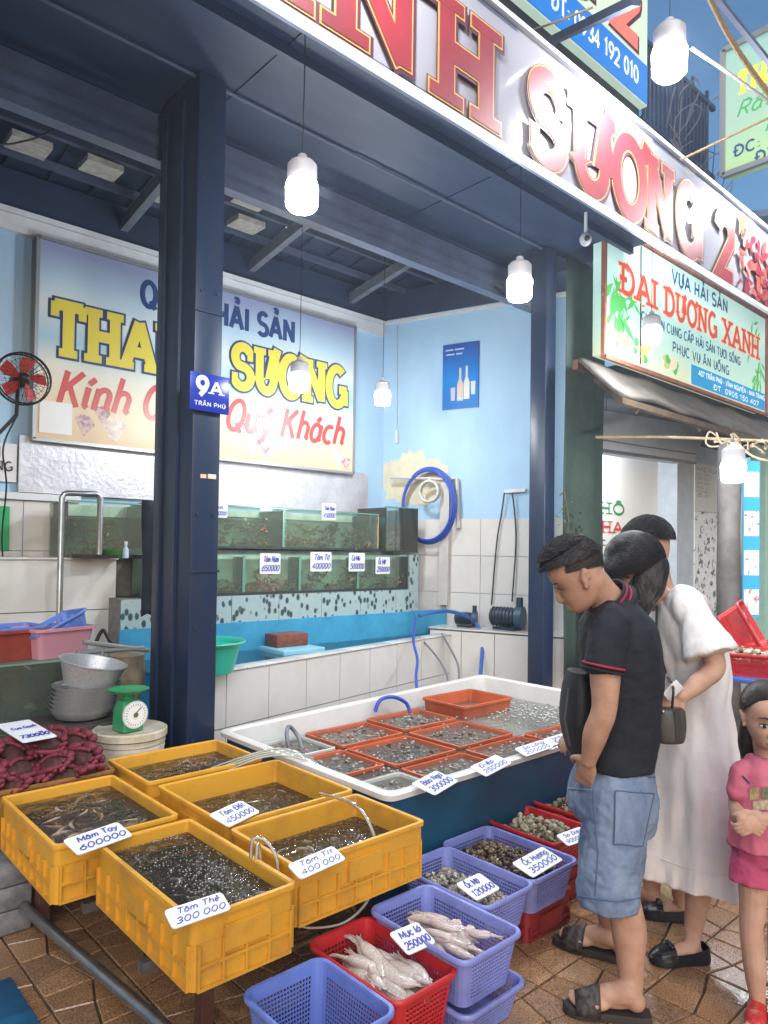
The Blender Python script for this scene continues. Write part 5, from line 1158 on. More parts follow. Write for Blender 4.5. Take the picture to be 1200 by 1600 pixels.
def prawn(mb, c, L, a, b, rr, up=.0):
    """one curled prawn: body, tail fan and feelers"""
    rot = Matrix.Rotation(a, 3, 'Z')@Matrix.Rotation(b, 3, 'X'); pts = []; cur = rr.uniform(.4, 1.5)
    for k in range(7): t = k/6; pts.append(c+rot@Vector(((t-.5)*L, .16*L*math.sin(t*math.pi)*cur, up*L*math.sin(t*math.pi))))
    mb.tube(pts, [L*.03, L*.075, L*.085, L*.08, L*.065, L*.045, L*.03], n=5)
    e = pts[-1]; d = (pts[-1]-pts[-2]).normalized(); s = rot@Vector((0, 0, 1)).cross(d)*.05*L if False else rot@Vector((0, 1, 0))*.06*L
    mb.add([e, e+d*.1*L+s, e+d*.13*L, e+d*.1*L-s], [(0, 1, 2, 3)])
    h = pts[0]; dh = (pts[0]-pts[1]).normalized()
    for q in (-1, 1): mb.tube([h, h+dh*L*.25+s*q, h+dh*L*.55+s*q*2.4], [L*.008, L*.006, L*.003], n=3)
def prawns(t, n, w, d, z0, z1, L, cols, seed, name='prawns', flat=.5):
    rr = random.Random(seed)
    for i, col in enumerate(cols):
        mb = MB()
        for k in range(n//len(cols)): prawn(mb, Vector((rr.uniform(-w/2, w/2), rr.uniform(-d/2, d/2), rr.uniform(z0, z1))), L*rr.uniform(.7, 1.2), rr.uniform(0, 6.28), rr.uniform(-flat, flat), rr)
        tag(mb.build(name, M('prawn tone %d%d%d' % tuple(int(v*255) for v in col), col, .25, var=.5, vscale=60), t, smooth=60), kind='stuff')
m_bub = clear('air bubble skin', (.95, .96, .97), .05, 1.4, .42, (.72, .72, .70))
def froth(t, n, cx, cy, sx_, sy_, z, seed, r=(.0012, .0038), name='bubbles', lx=.2, ly=.2):
    rr = random.Random(seed); mb = MB()
    for k in range(n):
        q = rr.uniform(*r); mb.ell((max(-lx, min(lx, cx+rr.gauss(0, sx_))), max(-ly, min(ly, cy+rr.gauss(0, sy_))), z+rr.uniform(-.4, .2)*q), (q, q, q*.6), 6, 4)
    tag(mb.build(name, m_bub, t, smooth=80), kind='stuff')
HC = .2; CZ = .53-HC
def wet_crate(x0, x1, y0, y1, label, cols, n, seed, fr, L=.09, rz=0, wl=.13, dz=0):
    w, d = x1-x0, y1-y0; t = crate(((x0+x1)/2, (y0+y1)/2, CZ+dz), round(w, 3), round(d, 3), HC, rz, label)
    MB().box((-w/2+.023, -d/2+.023, wl-.002), (w/2-.023, d/2-.023, wl)).build('water', m_cwater, t)
    L *= .75; prawns(t, int(n*3.0), w-.05-1.45*L, d-.05-1.45*L, wl-.05, wl-.003, L, cols, seed, flat=.3)
    for k, (a, b, sa, sb, q) in enumerate(fr): froth(t, int(q*.9), a*w, b*d, sa*w, sb*d, wl+.001, seed+k, lx=w/2-.03, ly=d/2-.03)
    return t
grey = ((.22, .17, .12), (.12, .10, .08), (.34, .28, .22)); brown = ((.26, .16, .09), (.16, .10, .06), (.42, .32, .24))
cA = wet_crate(.83, 1.29, 2.55, 3.2, 'yellow crate of brown prawns nearest the red tied crabs', brown, 190, 31, ((.1, .2, .2, .15, 40),), .12, wl=.165)
cB = wet_crate(1.355, 1.945, 2.985, 3.44, 'yellow crate of prawns against the foot of the navy pillar', grey, 110, 32, ((.12, .05, .16, .2, 150),), wl=.15)
cC = wet_crate(1.37, 1.985, 2.345, 2.93, 'yellow crate of pale prawns touching the white tub', ((.38, .31, .22), (.26, .2, .13), (.5, .44, .36)), 110, 33, ((.08, .0, .18, .2, 170),), wl=.105)
cD = wet_crate(1.36, 1.965, 1.90, 2.31, 'yellow crate with the thin air tube looped over its front', ((.40, .34, .26), (.28, .22, .15), (.5, .45, .38)), 110, 34, ((.1, .05, .2, .2, 190),), wl=.12)
cE = wet_crate(.95, 1.305, 1.80, 2.50, 'front yellow crate of dark bubbling water and prawns', ((.10, .09, .075), (.06, .055, .05), (.2, .18, .15)), 150, 35, ((.12, -.15, .2, .22, 420), (.0, .1, .3, .3, 220)), .08, wl=.165)
# crab crate and its crabs
cF = crate((1.03, 3.52, CZ), .60, .52, HC, 0, 'brown stained yellow crate heaped with red tied crabs', mat=M('brown stained crate plastic', (.34, .16, .03), .45, rgb2=(.16, .08, .03), vscale=9))
m_crab = M('dark brown crab shell', (.085, .034, .030), .6, rgb2=(.03, .014, .012), vscale=30, bump=.6, bscale=60, spec=.2); m_tie = M('maroon binding band', (.19, .016, .034), .65, rgb2=(.07, .007, .013), vscale=40, bump=.5, bscale=90)
def crab_parts(seed):
    """local frame: z = back of the shell, y = towards the claws"""
    rr = random.Random(seed); P = []
    sh = MB(); rings = []
    for z, k in ((-.018, .6), (-.008, .92), (.004, 1), (.016, .95), (.026, .78), (.032, .5), (.034, .2)):
        rings.append([Vector((.060*k*math.cos(a)*(1+.035*math.cos(18*a)*(math.sin(a) > -.1)), .046*k*math.sin(a)*(1.1 if math.sin(a) > 0 else .85), z+.002*math.sin(a*5+k*9))) for a in [2*math.pi*j/36 for j in range(36)]])
    sh.rings(rings); P.append(('carapace', sh.mesh('carapace', 60), 0))
    for q in (-1, 1):
        mb = MB(); mb.ell((q*.036, .056, .012), (.036, .022, .020), 12, 8, Matrix.Rotation(-q*.35, 3, 'Z')); mb.ell((q*.074, .040, .004), (.022, .024, .018), 10, 7); mb.tube([(q*.012, .068, .014), (q*.002, .080, .006)], [.011, .005], n=7); P.append(('claw', mb.mesh('claw', 60), 1))
        for k in range(3):
            mb = MB(); mb.ell((q*(.076-.010*k), .008-.026*k, -.002), (.024, .0125, .013), 10, 6, Matrix.Rotation(q*(.5+.35*k), 3, 'Z')); mb.ell((q*(.058-.014*k), -.006-.026*k, .014-.002*k), (.015, .010, .009), 8, 6, Matrix.Rotation(q*(.9+.3*k), 3, 'Z')); P.append(('leg', mb.mesh('leg', 60), 1))
    P.append(('binding', MB().tube(bez([(-.06, -.038, .012), (-.02, -.050, .018), (.02, -.050, .018), (.06, -.038, .012)], 6), .013, n=8).mesh('binding', 60), 1))
    P.append(('binding', MB().tube(bez([(-.05, .03, .024), (-.02, .036, .034), (.02, .036, .034), (.05, .03, .024)], 6), .010, n=8).mesh('binding', 60), 1))
    for _, me, k in P: me.materials.append((m_crab, m_tie)[k])
    return P
_crabs = [crab_parts(k) for k in range(2)]
def crab(c, s, rz, tilt, roll, label, k):
    t = empty('tied_crab', c, label, 'crab', 'red tied crabs'); t.rotation_euler = (Matrix.Rotation(rz, 3, 'Z')@Matrix.Rotation(tilt, 3, 'X')@Matrix.Rotation(roll, 3, 'Y')).to_euler(); t.scale = (s, s, s)
    for nm, me, _ in _crabs[k % 2]: link(nm, me, None, t)
rr = random.Random(2)
spots = [(x, y, 0) for y in (3.32, 3.40, 3.48, 3.56, 3.66) for x in (.79, .90, 1.01, 1.12, 1.23)]+[(x, y, 1) for y in (3.36, 3.45, 3.54, 3.63) for x in (.84, .96, 1.07, 1.18)]+[(x, y, 2) for y in (3.44, 3.57) for x in (.80, .93, 1.07, 1.2)]
for i, (x, y, k) in enumerate(spots):
    toward = math.atan2(-y, -x)+math.pi/2
    crab((x+rr.uniform(-.03, .03), y+rr.uniform(-.025, .025), CZ+.195+k*.055+rr.uniform(-.012, .012)), rr.uniform(.86, 1.05), toward+rr.gauss(0, .6), R(rr.uniform(12, 50)), R(rr.uniform(-25, 25)), 'dark crab bound with maroon bands, heaped in the stained yellow crate', i)
# ------------------------------------------------------------------ stand under the crates
stn = empty('crate_stand', (1.3, 2.5, 0), 'rusty grey steel frame stand under the yellow crates', 'stand')
m_rst = M('grey rusty angle steel', (.18, .18, .185), .45, metal=.5, rgb2=(.10, .06, .04), vscale=6)
for x in (1.08, 1.5, 1.85): put(MB().bar((x, 2.0, CZ-.02), (x, 3.72, CZ-.02), .035, .034), 'bearer', m_rst, stn)
for y in (2.12, 2.6, 3.1, 3.6): put(MB().bar((.95, y, CZ-.055), (1.9, y, CZ-.055), .035, .034), 'cross_bar', m_rst, stn)
for x, y in ((1.17, 2.12), (1.85, 2.12), (.97, 3.1), (1.85, 3.6), (1.3, 3.6)): put(MB().bar((x, y, 0), (x, y, CZ-.074), .045, .045, up=(1, 0, 0)), 'leg', M('rusty red leg', (.12, .05, .035), .6, var=.4), stn)
put(MB().tube([(.905, 3.12, .1), (1.005, 2.06, .1), (1.03, 1.78, .1)], .021, n=10), 'low_rail', m_steel, stn, smooth=60)
m_brd = M('black rubber sheet', (.02, .02, .022), .7)
gbx = MB(); sb = empty('stone_block', (.82, 3.35, 0), 'grey block wall stub under the crab crate', 'block')
for j in range(3):
    for i in range(3): put(MB().box((.45+i*.165, 3.13, .0+j*.095), (.45+i*.165+.16, 3.42, j*.095+.09)), 'block', M('grey aggregate block', (.24, .24, .25), .8, rgb2=(.13, .13, .14), vscale=18, bump=.4, bscale=30), sb, bevel=.006)
bm_ = MB().box((.1, 1.9, .0025), (.775, 2.8, .014)).build('blue_mat', M('teal blue mat', (.01, .12, .26), .6, var=.2), bevel=.003); tag(bm_, 'blue mat on the floor at the lower left corner', 'mat'); bm_.rotation_euler = (0, 0, 0)
# crate price cards and air tubes
def card_at(pts, Z, lines, label):
    """card through photographed corners: bottom-left, bottom-right, top-left resting at rim height"""
    bl = atz(*pts[0], Z); br_ = atz(*pts[1], Z); tl = atz(*pts[2], Z+.025)
    card(bl, br_-bl, tl-bl, (br_-bl).length, (tl-bl).length, lines, label)
card_at(((122, 1336), (208, 1305), (97, 1313)), .545, ('Mâm Tay', '600000'), 'price card on the corner of the crate of brown prawns')
card_at(((270, 1452), (362, 1420), (250, 1425)), .545, ('Tôm Thẻ', '300.000'), 'large price card on the front corner of the dark bubbling crate')
card_at(((358, 1292), (407, 1268), (322, 1275)), .545, ('Tôm Đất', '450000'), 'price card lying between the two crates beside the tub')
card_at(((470, 1374), (541, 1342), (445, 1353)), .545, ('Tôm Tít', '400.000'), 'price card on the near corner of the crate with the looped tube')
card_at(((36, 1160), (90, 1150), (10, 1130)), .70, ('Cua Gạch', '730000'), 'price card stuck among the red tied crabs')
m_tub = clear('clear air tube', (.85, .86, .82), .1, 1.4, .5, (.6, .6, .52))
tb = empty('air_tube', (1.96, 2.0, .5), 'clear air tube looping over the front yellow crates', 'tube')
Q = lambda px, py, z: atz(px, py, z)
put(MB().tube(bez([Q(500, 1240, .56), Q(560, 1262, .58), Q(590, 1330, .45), Q(578, 1400, .30), Q(540, 1440, .25), Q(490, 1450, .27), Q(463, 1445, .3)], 8), .007), 'tube_run', m_tub, tb, smooth=70)
put(MB().tube(bez([Q(392, 1340, .54), Q(395, 1312, .60), Q(412, 1312, .60), Q(430, 1335, .56), Q(435, 1365, .5)], 8), .006), 'tube_run', m_tub, tb, smooth=70)
put(MB().tube(bez([Q(400, 1345, .53), Q(403, 1318, .58), Q(408, 1345, .52)], 8), .006), 'tube_run', m_tub, tb, smooth=70)
tb = empty('air_tube', (1.95, 2.95, .56), 'bundle of clear tubes crossing from the tub edge to the pillar crate', 'tube')
for k in range(4): put(MB().tube(bez([Q(330+k*5, 1200+k*3, .5), Q(395+k*4, 1178+k*2, .565), Q(440+k*6, 1170+k*4, .57), Q(490+k*5, 1185+k*6, .5)], 8), .006), 'tube_run', m_tub, tb, smooth=70)
# ------------------------------------------------------------------ big white tub on a teal skirt
TZ = .545
tq = [Vector((2.02, 2.165)), Vector((4.58, 2.165)), Vector((4.62, 3.86)), Vector((2.02, 3.575))]
def quad_ring(off, z, r=.05, n=4):
    """tub outline pushed out by off (negative = in) with rounded corners"""
    k = 4; P = []
    for i in range(4):
        a = (tq[i]-tq[i-1]).normalized(); b = (tq[(i+1) % 4]-tq[i]).normalized(); na = Vector((a.y, -a.x)); nb2 = Vector((b.y, -b.x))
        m = (na+nb2); m = m/(m.dot(na)); P.append(tq[i]+m*off)
    out = []
    for i in range(4):
        p = P[i]; a = (P[i-1]-p).normalized(); b = (P[(i+1) % 4]-p).normalized()
        s, e = p+a*r, p+b*r
        for j in range(n+1):
            t = j/n; out.append(((1-t)**2*s+2*t*(1-t)*p+t*t*e).to_3d()+Vector((0, 0, z)))
    return out
tub = empty('seafood_tub', (3.3, 2.9, 0), 'huge white fibreglass tub of shellfish trays on a teal blue skirt', 'tub')
m_tubw = M('scuffed white fibreglass', (.66, .65, .64), .3, rgb2=(.56, .54, .51), vscale=3)
put(MB().rings([quad_ring(-.065, .20, .05), quad_ring(-.045, TZ-.03, .06), quad_ring(0, TZ-.028, .06), quad_ring(0, TZ-.006, .06), quad_ring(-.008, TZ, .06), quad_ring(-.045, TZ, .05), quad_ring(-.055, TZ-.008, .05), quad_ring(-.085, .225, .05)]), 'shell', m_tubw, tub, smooth=45)
m_teal = M('teal blue painted board', (.012, .085, .16), .4, rgb2=(.01, .06, .12), vscale=3)
put(MB().box((2.04, 2.178, .06), (4.56, 2.2, TZ-.031)), 'skirt_board', m_teal, tub); put(MB().box((2.04, 2.201, .06), (2.06, 3.5, TZ-.031)), 'skirt_board', m_teal, tub)
for x, y in ((2.1, 2.26), (3.3, 2.26), (4.5, 2.26), (2.1, 3.45), (4.5, 3.6), (3.3, 3.5)): put(MB().bar((x, y, 0), (x, y, .199), .06, .06, up=(1, 0, 0)), 'leg', m_dark, tub)
WZ = .425
wr = quad_ring(-.074, WZ, .05); put(MB().add(wr, [tuple(range(len(wr)))]), 'water', clear('tub water', (.84, .85, .80), .04, 1.5, .14, (.48, .47, .42), bump=.9, bscale=16), tub)
m_org = M('orange tray plastic', (.52, .11, .04), .42, rgb2=(.38, .08, .03), vscale=6); m_wtray = M('pale tray plastic', (.5, .5, .48), .4)
def shell_tray(cx, cy, w, d, z, mat, cols, seed, label, n=330, fill=.028, h=.09, rz=0):
    t = tray('shellfish_tray', (cx, cy, z), w, d, h, rz, mat, label, 'tray', group='trays in the white tub', flare=.012, rim=.008, rr=.02)
    rr = random.Random(seed)
    if n:
        mbs = shellheap(n, (-w/2+.035, -d/2+.035, h-fill-.035), (w/2-.035, d/2-.035, h-fill+.017), seed, cols, .009, .019)
        for i, mb in enumerate(mbs): tag(mb.build('shellfish', M('shellfish tone %d%d%d' % tuple(int(v*255) for v in cols[i]), cols[i], .35, var=.5, vscale=50), t, smooth=50), kind='stuff')
    return t
tan = ((.32, .20, .13), (.20, .12, .08), (.46, .36, .27)); dk = ((.20, .12, .09), (.10, .065, .05), (.32, .23, .18)); pkk = ((.40, .26, .19), (.26, .16, .11), (.5, .42, .34)); gr = ((.28, .27, .22), (.16, .15, .12), (.42, .40, .34))
rows = [(2.28, 2.36, .40, .36, m_wtray, dk, 'front corner pale tray of dark shellfish in the tub'), (2.30, 2.86, .42, .36, m_org, gr, 'tray of grey shells behind the front corner tray'), (2.31, 3.26, .40, .34, m_wtray, dk, 'pale rimmed tray with grey pipe at the near end of the tub'),
        (2.76, 2.38, .46, .38, m_org, gr, 'orange tray of grey shells, second along the tub front'), (2.78, 2.83, .46, .40, m_org, dk, 'orange tray of dark shells in the middle of the tub'), (2.80, 3.27, .47, .36, m_org, tan, 'orange tray of tan shells behind the middle of the tub'),
        (3.29, 2.40, .48, .38, m_org, tan, 'orange tray of tan shells, third along the tub front'), (3.31, 2.86, .48, .42, m_org, dk, 'orange tray of dark shells right of the middle'), (3.34, 3.32, .48, .36, m_org, gr, 'orange tray of grey shells at the back of the tub'),
        (3.83, 2.40, .48, .38, m_org, pkk, 'orange tray of pinkish shells behind the man, fourth along the front'), (4.32, 2.42, .4, .36, m_org, tan, 'orange tray of tan shells at the far front of the tub')]
for i, (x, y, w, d, m, cols, lb) in enumerate(rows): shell_tray(x+.03, y+.085, w, d, WZ-.073, m, cols, 50+i, lb)
shell_tray(3.95, 3.42, .52, .4, WZ-.02, m_org, tan, 70, 'empty orange tray floating high at the back of the tub', n=0, h=.1)
froth(tub, 0, 0, 0, 1, 1, 0, 1) if False else None
mb = MB(); rr = random.Random(77)
for k in range(420):
    q = rr.uniform(.004, .012); mb.ell((rr.uniform(2.15, 4.45), rr.uniform(2.25, 3.4), WZ+rr.uniform(0, .004)), (q, q, q*.6), 6, 4)
for k in range(300):
    q = rr.uniform(.004, .014); mb.ell((rr.gauss(4.25, .16), rr.gauss(3.0, .22), WZ+rr.uniform(0, .004)), (q, q, q*.6), 6, 4)
o = mb.build('bubbles', m_bub, smooth=80); pin(o, tub); tag(o, kind='stuff')
put(MB().tube(bez([atz(455, 1180, .4), atz(448, 1150, .5), atz(452, 1135, .52), atz(465, 1150, .46), atz(472, 1170, .42)], 6), .012), 'air_pipe', M('grey tube', (.15, .16, .18), .4), tub, smooth=60)
put(MB().tube(bez([aty(586, 1112, 3.6), aty(594, 1094, 3.6), aty(614, 1089, 3.6), aty(634, 1098, 3.6), aty(640, 1112, 3.58)], 6), .013), 'air_pipe', m_hose, tub, smooth=60)
card_at(((680, 1242), (717, 1220), (640, 1226)), TZ+.008, ('Bào Ngư', '300000'), 'price card on the tub front edge nearest the corner')
card_at(((760, 1213), (800, 1192), (735, 1198)), TZ+.008, ('Điệp', '250000'), 'second price card along the tub front edge')
card_at(((822, 1182), (866, 1167), (802, 1170)), TZ+.008, ('Sò Lông', '200000'), 'third price card along the tub front edge')
card_at(((862, 1166), (900, 1154), (846, 1156)), TZ+.008, ('Nghêu', '150000'), 'fourth price card on the tub edge, half behind the man')
# ------------------------------------------------------------------ floor baskets
m_peri = M('periwinkle blue plastic', (.15, .22, .58), .35, rgb2=(.11, .15, .40), vscale=7, stops=(.24, .5)); m_lil = M('lilac blue plastic', (.22, .25, .58), .35, rgb2=(.15, .16, .38), vscale=7, stops=(.24, .5)); m_redp = M('scarlet plastic', (.52, .025, .03), .36, rgb2=(.36, .02, .025), vscale=6, stops=(.25, .5))
FB = 'baskets along the pavement'
bA = basket('floor_basket', (1.287, 1.67, .03), .285, .35, .215, 0, m_peri, 'nearly empty blue basket at the front of the pavement row', FB)
bR = basket('floor_basket', (1.583, 1.725, .03), .262, .425, .215, 0, m_redp, 'red basket of large squid next to the empty blue basket', FB, cell=.015)
tag(MB().box((1.1, 1.45, .002), (1.74, 1.98, .028)).build('wet_board', M('dark wet plank', (.05, .04, .03), .5, var=.4), bevel=.004), 'dark wet board under the two front baskets', 'board')
bP = basket('floor_basket', (1.852, 1.70, .115), .29, .44, .165, 0, m_lil, 'lilac basket of small squid on a second basket', FB)
basket('under_basket', (1.862, 1.70, .005), .30, .45, .108, 0, m_lil, 'flat lilac basket under the small squid basket', FB)
bS = basket('floor_basket', (2.170, 1.885, .135), .285, .45, .145, 0, m_lil, 'lilac basket of cockles with a price card', FB)
bN = basket('floor_basket', (2.478, 1.91, .135), .31, .475, .145, 0, m_lil, 'lilac basket of dark sea snails beside the man', FB)
def plain_crate(x0, x1, y0, y1, h, col, label): crate(((x0+x1)/2, (y0+y1)/2, .003), round(x1-x0, 3), round(y1-y0, 3), h, 0, label, 'support_crate', col, 'crates under the baskets')
plain_crate(2.03, 2.34, 1.75, 2.13, .128, M('dirty orange crate', (.36, .13, .03), .5, var=.4), 'dirty orange crate under the cockle basket')
plain_crate(2.36, 2.68, 1.72, 2.15, .128, M('dark red crate', (.30, .03, .03), .45, var=.3), 'dark red crate under the sea snail basket')
bW = basket('floor_basket', (2.83, 2.0, .135), .29, .38, .15, 0, m_redp, 'red basket of pale whelks in front of the teal skirt', FB)
plain_crate(2.70, 2.98, 1.82, 2.17, .128, M('dark red crate', (.30, .03, .03), .45, var=.3), 'dark red crate under the whelk basket')
bT = basket('floor_basket', (3.20, 2.02, .15), .34, .34, .15, 0, m_redp, 'red basket of brown shells behind the whelks', FB)
plain_crate(3.04, 3.36, 1.86, 2.17, .14, M('dark red crate', (.30, .03, .03), .45, var=.3), 'dark red crate under the brown shell basket')
bX = basket('floor_basket', (3.66, 1.98, .15), .36, .36, .16, 0, m_redp, 'red basket glimpsed between the man and the woman', FB)
plain_crate(3.48, 3.84, 1.80, 2.16, .14, M('dark red crate', (.30, .03, .03), .45, var=.3), 'dark red crate glimpsed between the man and the woman')
# squid
m_sq = M('squid skin', (.56, .49, .44), .22, rgb2=(.36, .24, .24), vscale=26, coat=.5, stops=(.3, .62)); m_sq2 = M('pale squid skin', (.62, .58, .52), .22, rgb2=(.42, .34, .32), vscale=20, coat=.5)
def squid_meshes(L, seed):
    rr = random.Random(seed); bend = rr.uniform(-.15, .15)
    P = [(t*L, bend*L*math.sin(t*3.14), 0) for t in [k/10 for k in range(11)]]
    man = MB().tube(P, [L*r for r in (.02, .07, .11, .135, .15, .16, .165, .165, .16, .15, .12)], n=10)
    man.tube([(L*1.0, 0, 0), (L*1.08, 0, 0), (L*1.16, 0, 0)], [L*.07, L*.085, L*.06], n=8)
    fin = MB()
    for q in (-1, 1): fin.add([(L*.02, q*L*.02, .0), (L*.16, q*L*.2, L*.01), (L*.34, q*L*.17, L*.01), (L*.45, q*L*.08, 0), (L*.02, q*L*.02, .004), (L*.16, q*L*.2, L*.018), (L*.34, q*L*.17, L*.018), (L*.45, q*L*.08, .005)], [(0, 1, 2, 3), (7, 6, 5, 4), (0, 4, 5, 1), (1, 5, 6, 2), (2, 6, 7, 3), (3, 7, 4, 0)])
    ten = MB()
    for k in range(7):
        a = 2*math.pi*k/7; d = Vector((1, .16*math.cos(a), .16*math.sin(a))); l = L*rr.uniform(.22, .4)
        ten.tube([Vector((L*1.15, L*.035*math.cos(a), L*.035*math.sin(a))), Vector((L*1.15, 0, 0))+d*l*.5, Vector((L*1.15, 0, 0))+d*l*.8+Vector((l*.2, rr.uniform(-.25, .25)*l, -.1*l))], [L*.03, L*.024, L*.01], n=6)
    return man.mesh('mantle', 60), fin.mesh('fin', 30), ten.mesh('tentacles', 60)
_sq = [squid_meshes(1.0, s) for s in range(4)]
def squids(n, cx, cy, w, d, z0, L, seed, mat, label, group, ang):
    rr = random.Random(seed)
    me = []
    for trio in _sq:
        t3 = [m.copy() for m in trio]
        for m in t3: m.materials.append(mat)
        me.append(t3)
    for k in range(n):
        a = ang+rr.gauss(0, .2)+(math.pi if rr.random() < .25 else 0); l = L*rr.uniform(.8, 1.15)
        lay = k/n; x = cx+rr.uniform(-w/2, w/2)-math.cos(a)*l*.7; y = cy+rr.uniform(-d/2, d/2)-math.sin(a)*l*.7
        t = empty('squid', (x, y, z0+lay*.06), label, 'squid', group); t.rotation_euler = (rr.uniform(-.6, .6), rr.uniform(-.14, .10), a); t.scale = (l, l, l*.8)
        for nm, m in zip(('mantle', 'fin', 'tentacles'), me[rr.randrange(4)]): link(nm, m, None, t)
squids(30, 1.583, 1.715, .11, .18, .165, .15, 5, m_sq2, 'large pale squid heaped in the red basket', 'squid in the red basket', 1.45)
squids(34, 1.852, 1.69, .13, .24, .205, .11, 6, m_sq, 'smaller mottled squid heaped in the lilac basket', 'squid in the lilac basket', 1.8)
# scraps of ice and legs among the small squid
# shells
def cockle_mesh():
    mb = MB(); rings = []
    for i, t in enumerate((.02, .35, .7, 1.0, .7, .35, .02)):
        z = (-.7, -.55, -.3, 0, .3, .55, .7)[i]; rings.append([Vector((t*math.cos(a)*(1+.06*math.cos(11*a)), t*.85*math.sin(a)*(1+.06*math.cos(11*a)), z)) for a in [2*math.pi*j/16 for j in range(16)]])
    return mb.rings(rings).mesh('cockle', 40)
def snail_mesh():
    mb = MB(); pts = []; rad = []
    for k in range(22):
        t = k/21; a = t*13; r = .55*(1-t)**1.2; pts.append((r*math.cos(a), r*math.sin(a), -.6+1.7*t)); rad.append(.62*(1-t)**.9+.03)
    return mb.tube(pts, rad, n=7).mesh('snail', 60)
def whelk_mesh():
    mb = MB(); pts = []; rad = []
    for k in range(20):
        t = k/19; a = t*11; r = .5*(1-t)**1.1; pts.append((r*math.cos(a), r*math.sin(a), -.8+2.2*t)); rad.append(.66*(1-t)+.03+.05*math.sin(k*1.9))
    return mb.tube(pts, rad, n=8).mesh('whelk', 50)
def heap(name, mesh, mats, n, cx, cy, w, d, z0, dz, r, seed, label, group, cat):
    rr = random.Random(seed); mm = []
    for m in mats: q = mesh.copy(); q.materials.append(m); mm.append(q)
    for k in range(n):
        x = rr.uniform(-w/2, w/2); y = rr.uniform(-d/2, d/2); s = r*rr.uniform(.75, 1.25)
        dome = max(0, 1-(x/(w*.6))**2-(y/(d*.6))**2)
        o = link(name, mm[rr.randrange(len(mm))], None, None, (cx+x, cy+y, z0+dome*dz*rr.uniform(.55, 1)), (rr.uniform(0, 6), rr.uniform(0, 6), rr.uniform(0, 6))); o.scale = (s, s, s); tag(o, label, cat, group)
def bed(cx, cy, w, d, z, mat, t, name='shell_bed'):
    """the packed shells below the visible layer"""
    mb = MB(); rr = random.Random(int(cx*1000))
    for k in range(int(w*d*2600)): q = rr.uniform(.011, .018); mb.ell((cx+rr.uniform(-w/2, w/2), cy+rr.uniform(-d/2, d/2), z+rr.uniform(-.012, .008)), (q, q*.8, q*.6), 6, 4, Matrix.Rotation(rr.uniform(0, 6), 3, 'Z'))
    tag(pin(mb.build(name, mat, smooth=60), t), kind='stuff')
mc1 = M('cockle cream', (.60, .54, .44), .4, rgb2=(.14, .12, .10), vscale=1.6, stops=(.4, .6)); mc2 = M('cockle dark', (.10, .09, .08), .35, rgb2=(.4, .36, .3), vscale=2.2, stops=(.3, .7))
ms1 = M('snail brown', (.12, .075, .045), .3, rgb2=(.05, .035, .025), vscale=2.5); ms2 = M('snail tan', (.26, .19, .12), .3, rgb2=(.1, .07, .04), vscale=2.5)
mw1 = M('whelk cream', (.46, .42, .30), .45, rgb2=(.24, .20, .12), vscale=2.5); mw2 = M('whelk green', (.32, .32, .2), .45, rgb2=(.18, .16, .1), vscale=2.5)
bed(2.17, 1.885, .23, .40, .205, mc2, bS); bed(2.478, 1.91, .25, .42, .225, ms1, bN); bed(2.83, 2.0, .22, .31, .235, mw2, bW); bed(3.2, 2.02, .27, .27, .25, ms2, bT)
heap('cockle', cockle_mesh(), (mc1, mc1, mc2), 120, 2.17, 1.885, .22, .38, .21, .03, .0125, 1, 'black and cream cockle in the lilac basket', 'cockles in the lilac basket', 'cockle')
heap('sea_snail', snail_mesh(), (ms1, ms1, ms2), 170, 2.478, 1.91, .25, .41, .232, .035, .0125, 2, 'dark brown sea snail in the lilac basket beside the man', 'sea snails in the lilac basket', 'sea snail')
heap('whelk', whelk_mesh(), (mw1, mw2), 64, 2.83, 2.0, .22, .30, .245, .06, .017, 3, 'pale green cream whelk in the red basket', 'whelks in the red basket', 'whelk')
heap('brown_shell', cockle_mesh(), (ms2, mw2), 50, 3.2, 2.02, .26, .26, .262, .03, .019, 4, 'brown shell in the red basket behind the whelks', 'brown shells in the rear red basket', 'shell')
heap('loose_shell', cockle_mesh(), (ms2, mw2), 7, 1.24, 1.62, .1, .12, .05, .0, .018, 6, 'loose brown shell on the bottom of the blue basket', 'loose shells in the blue basket', 'shell')
mb = MB(); mb.tube(bez([(1.3, 1.7, .05), (1.34, 1.66, .045), (1.31, 1.62, .05), (1.36, 1.6, .045)], 6), .006); o = mb.build('squid_scrap', m_sq2, smooth=60); tag(o, 'pale strip of squid on the bottom of the blue basket', 'squid scrap')
card_at(((638, 1492), (682, 1472), (596, 1466)), .275, ('Mực lá', '250000'), 'price card standing on the large squid')
card_at(((745, 1407), (782, 1388), (712, 1381)), .275, ('Ốc Mỡ', '120000'), 'price card lying on the cockle basket')
card_at(((833, 1371), (880, 1343), (803, 1347)), .285, ('Ốc Hương', '350000'), 'price card lying on the sea snails')
card_at(((888, 1322), (925, 1308), (868, 1305)), .30, ('Sò Điệp', '90000'), 'price card on the whelks half hidden by the man')
# straw hat basket on the ground behind the legs
hc2 = atz(1012, 1398, 0); hc2.z = .002
hatm = M('woven straw', (.50, .38, .20), .8, rgb2=(.32, .22, .1), vscale=50, bump=.7, bscale=110)
mb = MB(); mb.rings([[hc2+Vector((r*math.cos(a)*(1+.05*math.sin(3*a)), r*math.sin(a), z)) for a in [2*math.pi*k/28 for k in range(28)]] for r, z in ((.16, 0), (.158, .006), (.10, .05), (.05, .09), (.015, .115))]); tag(mb.build('straw_cone', hatm, smooth=50), 'woven straw cone on the tiles behind the woman shoes', 'straw hat')
